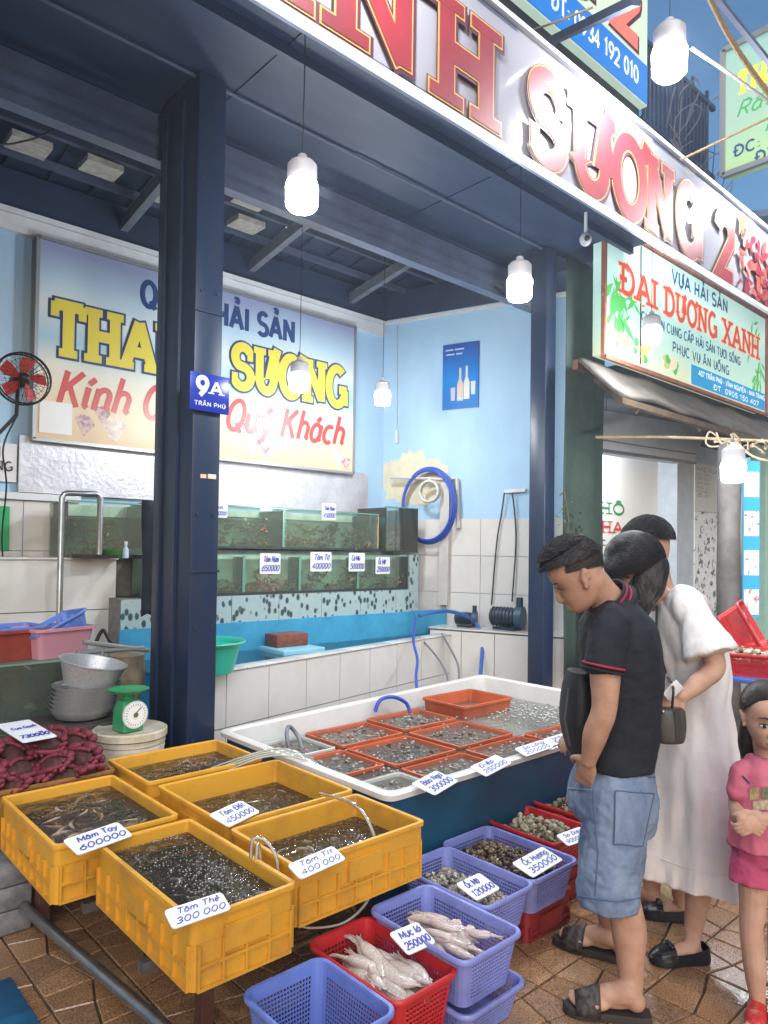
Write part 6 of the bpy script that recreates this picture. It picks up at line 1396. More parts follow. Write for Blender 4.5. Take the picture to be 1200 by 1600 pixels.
# ------------------------------------------------------------------ red basket stall at the far right
sc2 = empty('stall_table', (5.2, 1.9, 0), 'low stall table carrying the red baskets behind the girl', 'table')
bz = .80
for (x, y) in ((4.7, 1.45), (5.75, 1.45), (4.7, 2.1), (5.75, 2.1)): put(MB().bar((x, y, 0), (x, y, bz-.03), .04, .04, up=(1, 0, 0)), 'leg', m_steel, sc2)
put(MB().box((4.6, 1.35, bz-.029), (5.85, 2.22, bz)), 'top', M('blue enamel top', (.05, .12, .40), .4), sc2, bevel=.004)
r1 = basket('stall_basket', (4.86, 1.90, bz+.002), .44, .5, .14, .3, m_redp, 'red basket of mixed shellfish on the stall table', 'red baskets on the stall')
bed(4.86, 1.90, .34, .4, bz+.1, ms2, r1); heap('mixed_shell', cockle_mesh(), (mc1, ms2, mw1), 60, 4.86, 1.90, .34, .4, bz+.115, .03, .022, 9, 'mixed shell in the red stall basket behind the woman', 'mixed shells on the stall', 'shell')
basket('stall_basket', (5.28, 2.12, bz+.2), .42, .34, .16, .3, m_redp, 'red basket standing on edge at the back of the stall', 'red baskets on the stall', tilt=(R(62), 0))
r2_ = basket('stall_basket', (5.40, 1.58, bz+.002), .42, .4, .14, .2, m_redp, 'red basket at the far right picture edge', 'red baskets on the stall'); bed(5.40, 1.58, .34, .32, bz+.09, ms2, r2_)
basket('stall_basket', (5.34, 2.02, bz+.002), .42, .34, .14, .3, m_redp, 'lower red basket under the upright one', 'red baskets on the stall')
tray('orange_basin', (4.72, 1.35, .30), .34, .3, .14, .2, M('peach plastic', (.60, .26, .14), .4), 'peach coloured basin on a crate behind the girl head', 'basin'); crate((4.72, 1.35, .003), .36, .32, .295, .2, 'blue crate under the peach basin behind the girl', 'support_crate', M('blue enamel top', (.05, .12, .40), .4), 'crates under the baskets')
basket('stall_basket', (5.02, 2.28, bz+.06), .44, .36, .18, .5, m_redp, 'red basket tilted upright behind the shellfish on the stall', 'red baskets on the stall', tilt=(R(68), 0))
# ------------------------------------------------------------------ people
from mathutils.bvhtree import BVHTree
J = atd
m_skin = M('tan skin', (.51, .305, .215), .6, rgb2=(.42, .23, .155), vscale=18, bump=.3, bscale=220, dist=.001, sss=.08, spec=.3)
m_skin2 = M('fair skin', (.56, .355, .265), .6, rgb2=(.50, .29, .21), vscale=18, bump=.3, bscale=220, dist=.001, sss=.08, spec=.3)
m_hair = M('black hair', (.010, .009, .010), .52, rgb2=(.018, .016, .018), vscale=40)
def lerp_path(pr, n=6):
    pts = bez([p for p, r in pr], n); rad = []
    for i in range(len(pr)-1):
        for k in range(n): t = k/n; t = t*t*(3-2*t); rad.append(pr[i][1]*(1-t)+pr[i+1][1]*t)
    return pts, rad+[pr[-1][1]]
def limb(mb, pr, n=14):
    pts, rad = lerp_path(pr); mb.tube(pts, rad, n)
    for p, r in (pr[0], pr[-1]): mb.ell(p, (r, r, r), n, 8)
def loft(mb, secs, n=32, cap=True, fold=None):
    """secs: (centre, half vector a, half vector b); superellipse rings, smoothed between sections"""
    C_ = bez([s[0] for s in secs], 5); A_ = bez([s[1] for s in secs], 5); B_ = bez([s[2] for s in secs], 5); rr_ = []
    for i, (c, a, b) in enumerate(zip(C_, A_, B_)):
        v = i/(len(C_)-1); ring = []
        for j in range(n):
            t = 2*math.pi*j/n; k = fold(t, v) if fold else 1
            ct, st_ = math.cos(t), math.sin(t); e = .85
            ring.append(c+(a*math.copysign(abs(ct)**e, ct)+b*math.copysign(abs(st_)**e, st_))*k)
        rr_.append(ring)
    mb.rings(rr_, cap, cap)
def skin_mesh(mb, vox=.006, it=4, fac=.5, extra=None):
    me = mb.mesh('raw'); 
    out = finish(me, [('REMESH', dict(mode='VOXEL', voxel_size=vox)), ('SMOOTH', dict(factor=fac, iterations=it))]+(extra or []))
    for p in out.polygons: p.use_smooth = True
    return out
def wrinkle(me, amp, scale, stretch=(1, 1, 1), seed=0):
    co = [v.co.copy() for v in me.vertices]; no = [v.normal.copy() for v in me.vertices]; flat = []
    for c, n_ in zip(co, no):
        p = Vector((c.x*stretch[0], c.y*stretch[1], c.z*stretch[2]))*scale+Vector((seed, 0, 0))
        flat += (c+n_*amp*(noise.noise(p)+.5*noise.noise(p*2.3)))[:]
    me.vertices.foreach_set('co', flat); me.update(); return me
def wmesh(name, me, mat, parent): 
    me.materials.append(mat); return pin(link(name, me), parent)
def rotm(a, b, c): return Matrix((a, b, c)).transposed()
_HP = [(-.122, .070, .030, .016), (-.114, .083, .004, .030), (-.102, .090, -.022, .042), (-.085, .089, -.045, .052), (-.062, .088, -.062, .060), (-.035, .089, -.078, .067), (-.008, .086, -.090, .0715), (.018, .091, -.097, .074), (.045, .091, -.100, .0755), (.072, .081, -.095, .072), (.095, .062, -.080, .060), (.112, .034, -.052, .040), (.121, .008, -.022, .016)]
def head(mb, c, f, u, s=1.0, child=False, ears=True):
    """head lofted from a side profile, with sockets, nose, lips and ears"""
    l = u.cross(f).normalized(); rm = rotm(l, f, u); n = 44; rings = []
    prof = bez([Vector((d, fr, bk)) for d, fr, bk, w in _HP], 3); wid = bez([Vector((w, 0, 0)) for d, fr, bk, w in _HP], 3)
    for p, wv in zip(prof, wid):
        d, fr, bk, w = p.x, p.y, p.z, wv.x; ring = []
        if child: w *= 1.0+.05*max(0, 1-abs(d+.05)/.05); d = d*(.94 if d < 0 else 1.0)
        y0 = (fr+bk)/2*.6
        for j in range(n):
            t = 2*math.pi*j/n; x = w*math.copysign(abs(math.sin(t))**.9, math.sin(t)); cs = math.cos(t); y = y0+(fr-y0 if cs > 0 else y0-bk)*math.copysign(abs(cs)**.9, cs)
            if cs > 0:
                sock = sum(math.exp(-((x-q*.033)/.017)**2-((d+.010)/.014)**2) for q in (-1, 1)); y -= .009*sock
                chk = sum(math.exp(-((x-q*.037)/.02)**2-((d+.05)/.022)**2) for q in (-1, 1)); y += .004*chk
            ring.append(c+(l*x+f*y+u*d)*s)
        rings.append(ring)
    mb.rings(rings)
    E = lambda a, b, d, r, rot=rm: mb.ell(c+(l*a+f*b+u*d)*s, [x*s for x in r], 16, 10, rot)
    P = lambda a, b, d: c+(l*a+f*b+u*d)*s
    mb.tube([P(0, .082, .012), P(0, .090, -.008), P(0, .099, -.030), P(0, .104, -.046), P(0, .096, -.056)], [.007*s, .008*s, .010*s, .012*s, .009*s], n=12)
    for q in (-1, 1): E(q*.011, .094, -.050, (.0085, .011, .0085))
    E(0, .089, -.077, (.021, .009, .006)); E(0, .088, -.088, (.019, .010, .007))
    if ears:
        for q in (-1, 1):
            k = .84 if child else 1
            for t in range(9):                           # rim of the ear and lobe
                a = R(-70+t*32); E(q*(.076+.010*k*math.sin(math.pi*t/8)), -.012-.013*k*math.cos(a+.5)*-1-.006, -.012+.024*k*math.sin(a), (.0075*k, .008*k, .009*k))
            E(q*.076, -.008, -.014, (.010*k, .013*k, .022*k)); E(q*.077, .0, -.040, (.008*k, .009*k, .010*k))
    return l
def face_bits(t, c, f, u, s=1.0, eyes=True):
    l = u.cross(f).normalized(); rm = rotm(l, f, u)
    P = lambda a, b, d: c+(l*a+f*b+u*d)*s
    mw = M('eye white', (.6, .58, .56), .2); mi = M('dark iris', (.012, .008, .006), .12); ml = M('lip', (.36, .13, .12), .4)
    for q in (-1, 1):
        if eyes: put(MB().ell(P(q*.033, .083, -.012), (.015*s, .011*s, .0085*s), 14, 8, rm), 'eye', mw, t, smooth=80)
        if eyes: put(MB().ell(P(q*.033, .0905, -.012), (.0075*s, .005*s, .0078*s), 12, 8, rm), 'iris', mi, t, smooth=80)
        mb = MB(); mb.tube([P(q*.016, .088, -.009), P(q*.028, .095, -.001), P(q*.04, .091, -.002), P(q*.05, .080, -.010)], [.0012*s, .0025*s, .0025*s, .001*s], n=6); put(mb, 'upper_lid', mi, t, smooth=80)
        mb = MB(); mb.tube([P(q*.014, .094, .016), P(q*.03, .096, .022), P(q*.052, .082, .016)], [.0025*s, .0038*s, .0012*s], n=6); put(mb, 'eyebrow', m_hair, t, smooth=80)
    mb = MB(); mb.tube([P(-.022, .084, -.083), P(-.008, .0965, -.08), P(.008, .0965, -.08), P(.022, .084, -.083)], [.001*s, .0042*s, .0042*s, .001*s], n=8); mb.tube([P(-.018, .085, -.088), P(0, .096, -.091), P(.018, .085, -.088)], [.001*s, .005*s, .001*s], n=8); put(mb, 'lips', ml, t, smooth=80)
    mb = MB(); mb.ell(P(.007, .109, -.058), (.003*s, .003*s, .002*s), 8, 5); mb.ell(P(-.007, .109, -.058), (.003*s, .003*s, .002*s), 8, 5); put(mb, 'nostril', M('nostril shade', (.1, .03, .02), .6), t)
def hair_cap(mb, c, f, u, s, lim, grow=.012, n=40, m=16, ruf=.0, seed=0):
    """scalp cap; lim(az) gives how far down (radians from crown) the hair reaches; az 0 = front"""
    l = u.cross(f).normalized(); base = c+(f*-.012+u*.035)*s; R_ = (.076+grow, .096+grow, .088+grow*1.2); rings = []
    for i in range(m+1):
        ring = []
        for j in range(n):
            az = 2*math.pi*j/n; th = lim(az)*(i+.02)/m; k = 1+ruf*noise.noise(Vector((math.cos(az)*3, math.sin(az)*3, th*4+seed)))
            if th > 1.9: pass
            ring.append(base+(l*math.sin(az)*math.sin(th)*R_[0]*k+f*math.cos(az)*math.sin(th)*R_[1]*k+u*math.cos(th)*R_[2]*k)*s)
        rings.append(ring)
    inner = [[base+(p-base)*.86 for p in r] for r in reversed(rings)]
    mb.rings(rings+inner, True, True)
def strands(mb, c, f, u, s, lim, n, L, seed, flow, r=.0016, grow=.012, jit=.3, lift=1.0, lo=0.0):
    rr = random.Random(seed); l = u.cross(f).normalized(); base = c+(f*-.012+u*.035)*s
    for k in range(n):
        az = rr.uniform(0, 6.283); th = lim(az)*(lo+(1-lo)*math.sqrt(rr.random()))*.98; d = l*math.sin(az)*math.sin(th)+f*math.cos(az)*math.sin(th)+u*math.cos(th)
        p = base+(l*math.sin(az)*math.sin(th)*(.076+grow)+f*math.cos(az)*math.sin(th)*(.096+grow)+u*math.cos(th)*(.088+grow))*s
        w = flow(d, az, th); w = w+Vector((rr.uniform(-jit, jit), rr.uniform(-jit, jit), rr.uniform(-jit, jit))); w = (w-d*w.dot(d)*(1-lift)).normalized(); q = L*rr.uniform(.6, 1.2)
        mb.tube([p-d*.004, p+(d*.6*lift+w*.6)*q*.5, p+(d*(.35*lift-.12*(1-lift)*q/.03)+w)*q], [r*s*1.3, r*s, r*s*.3], n=4)
def hand(mb, w, d, nrm, s=1.0, curl=.6, thumb=1, spread=.18):
    """w wrist, d pointing to the fingers, nrm back-of-hand normal, thumb side = thumb * (d x nrm)"""
    d = d.normalized(); nrm = (nrm-d*nrm.dot(d)).normalized(); sd_ = d.cross(nrm)*thumb; rm = rotm(sd_, d, nrm)
    mb.ell(w+d*.045*s, (.038*s, .052*s, .015*s), 14, 10, rm); mb.ell(w+d*.07*s, (.038*s, .022*s, .013*s), 14, 8, rm)
    for k, (off, ln) in enumerate(((.028, .072), (.010, .08), (-.009, .075), (-.027, .058))):
        p = w+d*.082*s+sd_*off*s; dd = (d+sd_*spread*(off/.03)*.5).normalized(); pts = [(p-d*.02*s, .009*s), (p, .0088*s)]; a = 0
        for j in range(3):
            a += curl*(.7+.25*j); p = p+(dd*math.cos(a)-nrm*math.sin(a))*ln*s*(.45, .3, .25)[j]; pts.append((p, (.0082, .0074, .0062)[j]*s))
        limb(mb, pts, 8)
    b = w+d*.022*s+sd_*.03*s; t1 = b+(d*.5+sd_*.75-nrm*.25)*.04*s; t2 = t1+(d*.85+sd_*.15-nrm*.45)*.032*s; t3 = t2+(d*.9-sd_*.1-nrm*.5)*.024*s
    limb(mb, [(b-d*.01*s, .014*s), (t1, .011*s), (t2, .0092*s), (t3, .0072*s)], 8)
def foot(mb, heel, toe, ank, s=1.0):
    d = toe-heel; L = d.length; d = d.normalized(); l = UZ.cross(d)
    P = lambda a, b, z: heel+d*a*L+l*b*s+UZ*z*s
    limb(mb, [(ank, .036*s), (P(.22, 0, .06), .04*s), (P(.4, 0, .05), .036*s), (P(.62, 0, .033), .03*s), (P(.8, 0, .02), .02*s)], 12)
    mb.ell(P(.12, 0, .035), (.032*s, .034*s, .035*s), 12, 8); mb.ell(P(.62, .012, .022), (.05*s, .04*s, .022*s), 12, 8, rotm(d, l, UZ)); mb.ell(P(.4, -.005, .022), (.07*s, .03*s, .02*s), 12, 8, rotm(d, l, UZ))
    for k, (b, a, r) in enumerate(((-.034, .92, .0135), (-.014, .94, .0105), (.004, .92, .010), (.02, .885, .0095), (.034, .84, .009))): limb(mb, [(P(.72, b*.9, .016), r*s), (P(a, b, .0125), r*s)], 8)
def onto(bvh, px, py, off=.004):
    r = sight(px, py); h = bvh.ray_cast(EYE, r.normalized())
    return (h[0]+h[1]*off, h[1]) if h[0] is not None else (None, None)
def bvh_of(o): return BVHTree.FromPolygons([o.data.vertices[i].co.copy() for i in range(len(o.data.vertices))], [tuple(p.vertices) for p in o.data.polygons])
def seam(bvh, pts, r, name, mat, parent, off=.002, step=10):
    q = []
    for a, b in zip(pts, pts[1:]):
        k = max(2, int(math.dist(a, b)/step))
        for i in range(k): t = i/k; h = onto(bvh, a[0]+(b[0]-a[0])*t, a[1]+(b[1]-a[1])*t, off)[0]; q.append(h) if h is not None else None
    h = onto(bvh, *pts[-1], off)[0]; q.append(h) if h is not None else None
    if len(q) > 2: put(MB().tube(q, r, n=5), name, mat, parent, smooth=80)
def patch(bvh, corners, n, name, mat, parent, off=.004):
    (a, b, c, d) = [Vector(p) for p in corners]; vs = []; ok = True
    for i in range(n+1):
        for j in range(n+1):
            u, v = i/n, j/n; p = a*(1-u)*(1-v)+b*u*(1-v)+c*u*v+d*(1-u)*v; h = onto(bvh, p.x, p.y, off)[0]
            if h is None: return
            vs.append(h)
    put(MB().add(vs, [(i*(n+1)+j, (i+1)*(n+1)+j, (i+1)*(n+1)+j+1, i*(n+1)+j+1) for i in range(n) for j in range(n)]), name, mat, parent, smooth=80)
RH = Vector((VR.x, VR.y, 0)).normalized(); FH = Vector((VF.x, VF.y, 0)).normalized()
# ================================================================== man in the black polo
man = empty('person', Vector((J(960, 1560, 2.58).x, J(960, 1560, 2.58).y, 0)), 'man in black polo shirt and light denim shorts, hand in pocket, head bowed', 'person', 'shoppers at the stall')
hf = (-RH*.80-UZ*.55+FH*.18).normalized(); hu = (UZ*.84-RH*.50); hu = (hu-hf*hu.dot(hf)).normalized()
hc_ = J(902, 898, 2.52)
sk = MB(); head(sk, hc_, hf, hu, .98)
limb(sk, [(hc_-hu*.04-hf*.03, .056), (J(938, 925, 2.54), .058), (J(958, 950, 2.56), .066)])
loft(sk, [(J(962, 1200, 2.6), RH*.10, FH*.14), (J(966, 1100, 2.6), RH*.10, FH*.145), (J(966, 1010, 2.59), RH*.105, FH*.16), (J(962, 960, 2.58), RH*.08, FH*.13), (J(958, 940, 2.57), RH*.05, FH*.06)])
nsh_, nel, nwr = J(952, 985, 2.43), J(944, 1108, 2.385), J(920, 1188, 2.44)
limb(sk, [(nsh_, .056), (J(946, 1045, 2.40), .052), (nel, .042), (J(931, 1145, 2.405), .042), (nwr, .027)])
hd = (J(908, 1240, 2.53)-nwr); hand(sk, nwr, hd, -FH*.75-RH*.6, 1.0, .18, 1)
fsh, fel, fwr = J(985, 990, 2.75), J(955, 1100, 2.80), J(915, 1140, 2.72)
limb(sk, [(fsh, .054), (fel, .042), (fwr, .028)]); hand(sk, fwr, J(895, 1150, 2.68)-fwr, UZ*.8, 1.0, .5, -1)
nh, nk, na = J(966, 1215, 2.52), J(972, 1395, 2.46), J(986, 1552, 2.415)
limb(sk, [(nh, .085), (J(968, 1310, 2.49), .075), (nk, .058), (J(982, 1450, 2.45), .060), (J(985, 1510, 2.43), .045), (na, .036)], 16)
fh, fk, fa = J(962, 1215, 2.68), J(950, 1390, 2.73), J(962, 1462, 2.80)
limb(sk, [(fh, .085), (J(956, 1310, 2.70), .075), (fk, .057), (J(956, 1430, 2.77), .056), (fa, .036)], 16)
nheel, ntoe = atz(1008, 1583, .026), atz(884, 1566, .026); fheel, ftoe = atz(982, 1494, .026), atz(868, 1462, .026)
foot(sk, nheel, ntoe, na); foot(sk, fheel, ftoe, fa)
wmesh('body', skin_mesh(sk, .0058), m_skin, man)
face_bits(man, hc_-hf*.009, hf, hu, .98, False)
sh = MB()
loft(sh, [(J(958, 1192, 2.6), RH*.132, FH*.175), (J(963, 1150, 2.6), RH*.135, FH*.178), (J(967, 1090, 2.6), RH*.132, FH*.18), (J(968, 1030, 2.59), RH*.134, FH*.19), (J(966, 985, 2.585), RH*.125, FH*.185), (J(963, 955, 2.575), RH*.095, FH*.14), (J(957, 935, 2.56), RH*.07, FH*.085)], 40)
limb(sh, [(J(956, 975, 2.46), .072), (J(950, 1000, 2.42), .07), (J(945, 1035, 2.40), .067)]); sh.tube([J(945, 1030, 2.40), J(943, 1042, 2.398)], [.067, .069], 18)
limb(sh, [(J(985, 980, 2.72), .07), (J(975, 1035, 2.78), .066)])
m_polo = M('black cotton pique', (.010, .013, .022), .85, rgb2=(.007, .009, .016), vscale=6, bump=.25, bscale=260, dist=.001)
me = wrinkle(wrinkle(skin_mesh(sh, .007, 5), .010, 7, (1, 1, .8), 3), .003, 20, (1, 1, 1.6), 7); shirt = wmesh('polo_shirt', me, m_polo, man)
m_rstripe = M('red knit stripe', (.34, .02, .045), .8)
def ring(c, ax, r, rt, name, mat, parent, a=None, ex=1.0, n=32):
    ax = ax.normalized(); x, y = frame_of(ax)
    put(MB().tube([c+(x*math.cos(t)+y*math.sin(t)*ex)*r for t in [2*math.pi*k/n for k in range(n)]], rt, n=8, closed=True), name, mat, parent, smooth=80)
arm_ax = J(943, 1042, 2.398)-J(945, 1030, 2.40)
ring(J(943, 1040, 2.398), arm_ax, .0675, .0045, 'sleeve_stripe', m_rstripe, man); ring(J(942.5, 1047, 2.397), arm_ax, .0672, .0045, 'sleeve_cuff', m_polo, man)
nax = (J(935, 920, 2.54)-J(960, 950, 2.57)); nc = J(952, 938, 2.55)
for k, (o, r, rt, m) in enumerate(((-.022, .083, .013, m_polo), (-.008, .08, .0065, m_rstripe), (.004, .078, .007, m_polo), (.014, .077, .0055, m_rstripe), (.023, .075, .006, m_polo))): ring(nc+nax.normalized()*o, nax, r, rt, 'collar_band', m, man)
mb = MB(); hair_cap(mb, hc_, hf, hu, .98, lambda az: 1.24-.26*math.cos(az), .011, ruf=.05); put(mb, 'hair', m_hair, man, smooth=60, fix=True)
mb = MB(); strands(mb, hc_, hf, hu, .98, lambda az: 1.34-.24*math.cos(az), 6500, .020, 4, lambda d, az, th: hf*.55+hu*.35-hu*.5*(th > .9), .0013, .016, .16, .75); tag(put(mb, 'hair_strands', m_hair, man), kind='stuff')
fade = lambda az: 1.72-.46*math.cos(az)+.10*math.sin(2*az)**2*(1 if math.cos(az) > 0 else 0)
mb = MB(); hair_cap(mb, hc_, hf, hu, .98, fade, .0035); put(mb, 'shaved_sides', M('shaved scalp shade', (.10, .066, .052), .7, rgb2=(.06, .042, .036), vscale=120), man, smooth=60, fix=True)
mb = MB(); strands(mb, hc_, hf, hu, .98, lambda az: fade(az)*.985, 6000, .0065, 14, lambda d, az, th: -hu*.8-hf*.3, .0009, .003, .2, .3, .5); tag(put(mb, 'cropped_sides', M('cropped dark stubble', (.022, .018, .017), .7), man), kind='stuff')
# denim shorts
sh = MB()
loft(sh, [(J(960, 1188, 2.6), RH*.125, FH*.165), (J(957, 1215, 2.6), RH*.142, FH*.175), (J(957, 1260, 2.59), RH*.148, FH*.178), (J(963, 1290, 2.585), RH*.12, FH*.15)], 36)
limb(sh, [(J(962, 1240, 2.51), .112), (J(960, 1310, 2.49), .108), (J(953, 1370, 2.475), .106), (J(950, 1402, 2.47), .106)], 20); limb(sh, [(J(960, 1240, 2.68), .105), (J(952, 1310, 2.71), .102), (J(945, 1388, 2.74), .10)], 20)
me = skin_mesh(sh, .007, 4)
bm = bmesh.new(); bm.from_mesh(me); cutz = J(957, 1412, 2.47).z
bmesh.ops.bisect_plane(bm, geom=bm.verts[:]+bm.edges[:]+bm.faces[:], plane_co=(0, 0, cutz), plane_no=(0, 0, -1), clear_outer=True); bm.to_mesh(me); bm.free(); me.update()
me = wrinkle(me, .011, 11, (1, 1, .5), 8); me = wrinkle(me, .004, 30, (1, 1, 1.5), 4)
m_den = M('washed denim', (.23, .30, .42), .85, rgb2=(.10, .15, .26), vscale=9, bump=.6, bscale=260, dist=.0015, stops=(.34, .64), detail=10, stretch=(1, 1, .6)); m_denl = M('denim seam thread', (.09, .13, .22), .8); m_denp = M('faded denim', (.30, .36, .47), .85, rgb2=(.16, .21, .32), vscale=7, bump=.5, bscale=300, dist=.001)
shorts = wmesh('denim_shorts', me, m_den, man); me2 = finish(me.copy(), [('SOLIDIFY', dict(thickness=.005, offset=-1))]); shorts.data = me2
bv = bvh_of(shorts)
patch(bv, ((962, 1236), (1020, 1240), (1002, 1322), (960, 1318)), 8, 'back_pocket', m_den, man)
seam(bv, ((927, 1205), (928, 1260), (935, 1330), (930, 1400)), .0022, 'side_seam', m_denl, man); seam(bv, ((888, 1232), (925, 1234), (930, 1200)), .003, 'front_pocket_edge', m_denp, man); seam(bv, ((893, 1397), (930, 1404), (965, 1408), (1000, 1403)), .003, 'hem_stitch', m_denl, man)
seam(bv, ((962, 1236), (1020, 1240), (1002, 1322), (960, 1318), (962, 1236)), .002, 'pocket_stitch', m_denl, man, .006); seam(bv, ((930, 1206), (980, 1212), (1022, 1214)), .0022, 'waist_seam', m_denl, man)
# slides
m_sole = M('dark brown rubber sole', (.03, .024, .022), .6); m_slide = M('brown checked slide strap', (.06, .045, .04), .55, rgb2=(.025, .018, .016), vscale=60, detail=0, stops=(.48, .52))
def slide(heel, toe, side):
    d = (toe-heel); d.z = 0; L = d.length+.03; d.normalize(); l = UZ.cross(d); o = heel-d*.02; o = Vector((o.x, o.y, .003))
    P = lambda a, b, z: o+d*a*L+l*b+UZ*z
    pro = [(.0, .028), (.1, .036), (.3, .036), (.5, .04), (.68, .049), (.82, .048), (.93, .036), (1.0, .012)]
    out = [P(a, b, 0) for a, b in pro]+[P(a, -b, 0) for a, b in reversed(pro)]
    put(MB().rings([out, [p+UZ*.018 for p in out], [P(.5, 0, 0)+(p-P(.5, 0, 0))*.96+UZ*.024 for p in out]]), 'slide_sole', m_sole, man, smooth=40)
    rings = []
    for a in (.58, .66, .76, .86):
        w = .052-.004*abs(a-.68)*10; hgt = .082-.13*(a-.58)
        rings.append([P(a, w*math.cos(t), .012+hgt*math.sin(t)) for t in [math.pi*k/14 for k in range(15)]])
    mb = MB()
    for q in range(3):
        for k in range(14): k0 = len(mb.v); mb.v += [tuple(rings[q][k]), tuple(rings[q][k+1]), tuple(rings[q+1][k+1]), tuple(rings[q+1][k])]; mb.f.append((k0, k0+1, k0+2, k0+3))
    me = mb.mesh('s'); bm = bmesh.new(); bm.from_mesh(me); bmesh.ops.remove_doubles(bm, verts=bm.verts, dist=.0005); bm.to_mesh(me); bm.free()
    me = finish(me, [('SOLIDIFY', dict(thickness=.005, offset=1))]); 
    for p in me.polygons: p.use_smooth = True
    wmesh('slide_strap', me, m_slide, man)
slide(nheel, ntoe, 1); slide(fheel, ftoe, -1)
# black sling bag on his chest
bag = MB(); loft(bag, [(J(902, 1048, 2.56), RH*.03, FH*.07), (J(900, 1075, 2.56), RH*.042, FH*.10), (J(898, 1125, 2.56), RH*.046, FH*.11), (J(906, 1170, 2.56), RH*.042, FH*.10), (J(912, 1192, 2.56), RH*.02, FH*.08)], 24)
bg_ = empty('chest_bag', J(888, 1200, 2.56), 'black sling bag worn on the chest of the man in black', 'bag'); o = put(bag, 'pouch', M('black nylon', (.008, .009, .012), .6, bump=.3, bscale=30), bg_, smooth=60); put(MB().tube([J(888, 1075, 2.462), J(882, 1125, 2.455), J(890, 1165, 2.462)], .004), 'zip', M('grey zip', (.06, .06, .07), .4), bg_)
# ================================================================== woman in the white dress
D0 = 2.86
wom = empty('person', Vector((J(1055, 1470, D0).x, J(1055, 1470, D0).y, 0)), 'woman in loose white dress with long dark hair holding a phone and handbag', 'person', 'shoppers at the stall')
wf = (-RH*.72-UZ*.42+FH*.45).normalized(); wu = (UZ*.85-RH*.42); wu = (wu-wf*wu.dot(wf)).normalized(); wc = J(992, 888, D0-.06)
sk = MB(); head(sk, wc, wf, wu, 1.0, ears=False)
limb(sk, [(wc-wu*.04-wf*.03, .05), (J(1022, 925, D0-.03), .05), (J(1040, 945, D0), .06)])
loft(sk, [(J(1070, 1190, D0), RH*.11, FH*.14), (J(1075, 1080, D0), RH*.10, FH*.125), (J(1065, 1000, D0), RH*.105, FH*.14), (J(1052, 955, D0), RH*.08, FH*.12)])
ws, we, ww = J(1074, 950, D0-.11), J(1117, 1040, D0-.23), J(1066, 1088, D0-.27)
limb(sk, [(ws, .042), (J(1098, 992, D0-.19), .042), (we, .039), (J(1095, 1064, D0-.255), .036), (ww, .026)])
hand(sk, ww, J(1035, 1098, D0-.26)-ww, -FH*.8+UZ*.4, .95, .75, -1)
limb(sk, [(J(1040, 965, D0+.17), .046), (J(1035, 1050, D0+.2), .038), (J(1030, 1090, D0+.05), .026)]); hand(sk, J(1030, 1090, D0+.05), J(1022, 1100, D0-.08)-J(1030, 1090, D0+.05), UZ, .9, .6, 1)
wna, wfa = J(1083, 1452, D0-.09), J(1062, 1398, D0+.18)
limb(sk, [(J(1078, 1200, D0-.06), .07), (J(1085, 1330, D0-.09), .048), (J(1092, 1385, D0-.09), .05), (wna, .034)]); limb(sk, [(J(1062, 1200, D0+.08), .085), (J(1058, 1320, D0+.14), .05), (J(1064, 1360, D0+.16), .048), (wfa, .032)])
wnh, wnt, wfh, wft = atz(1098, 1490, .03), atz(1020, 1492, .03), atz(1080, 1428, .03), atz(1004, 1420, .03)
foot(sk, wnh-UZ*.02, wnt-UZ*.02, wna, .74); foot(sk, wfh-UZ*.02, wft-UZ*.02, wfa, .74)
wmesh('body', skin_mesh(sk, .0058), m_skin2, wom)
def fold(t, v):
    k = max(0, (v-.45))/.55
    return 1+k*(.15*math.sin(4*t+1.1)+.09*math.sin(7*t+2+v*2)+.05*math.sin(12*t))+.02*math.sin(7*t+v*9)
dr = MB()
loft(dr, [(J(1040, 935, D0), RH*.06, FH*.08), (J(1055, 952, D0), RH*.10, FH*.16), (J(1068, 990, D0), RH*.135, FH*.185), (J(1076, 1040, D0), RH*.14, FH*.175), (J(1080, 1095, D0), RH*.13, FH*.16), (J(1083, 1150, D0), RH*.145, FH*.175), (J(1084, 1230, D0), RH*.165, FH*.20), (J(1082, 1310, D0), RH*.175, FH*.22), (J(1078, 1362, D0), RH*.18, FH*.235)], 72, fold=fold)
limb(dr, [(J(1070, 942, D0-.11), .07), (J(1086, 968, D0-.16), .066), (J(1096, 988, D0-.19), .066)], 20); dr.tube([J(1088, 972, D0-.165), J(1098, 994, D0-.195), J(1105, 1008, D0-.215), J(1111, 1024, D0-.23)], [.066, .078, .09, .098], 28)
limb(dr, [(J(1040, 955, D0+.15), .08), (J(1036, 1015, D0+.19), .085)], 16)
me = skin_mesh(dr, .007, 2); me = wrinkle(me, .012, 11, (1, 1, .28), 5); me = wrinkle(me, .0025, 26, (1, 1, .4), 2)
m_dress = M('white crinkled cotton', (.84, .82, .82), .8, rgb2=(.73, .70, .71), vscale=4, bump=.35, bscale=60, dist=.004)
dress = wmesh('white_dress', me, m_dress, wom)
bv = bvh_of(dress)
seam(bv, ((1030, 1340), (1060, 1352), (1090, 1360), (1120, 1368), (1140, 1366)), .002, 'hem_seam', m_dress, wom)
mb = MB(); hair_cap(mb, wc, wf, wu, 1.02, lambda az: 1.95-.35*math.cos(az), .018, ruf=.03)
tail = [(wc-wf*.05-wu*.02, .075), (J(1010, 915, D0-.10), .07), (J(1004, 938, D0-.12), .05), (J(1000, 960, D0-.13), .034), (J(998, 985, D0-.13), .016)]
limb(mb, tail, 16); limb(mb, [(wc-wf*.01-wu*.045-FH*.05, .05), (J(1000, 925, D0-.12), .045), (J(1000, 950, D0-.13), .03)], 14)
o = wmesh('long_hair', skin_mesh(mb, .006, 6), m_hair, wom)
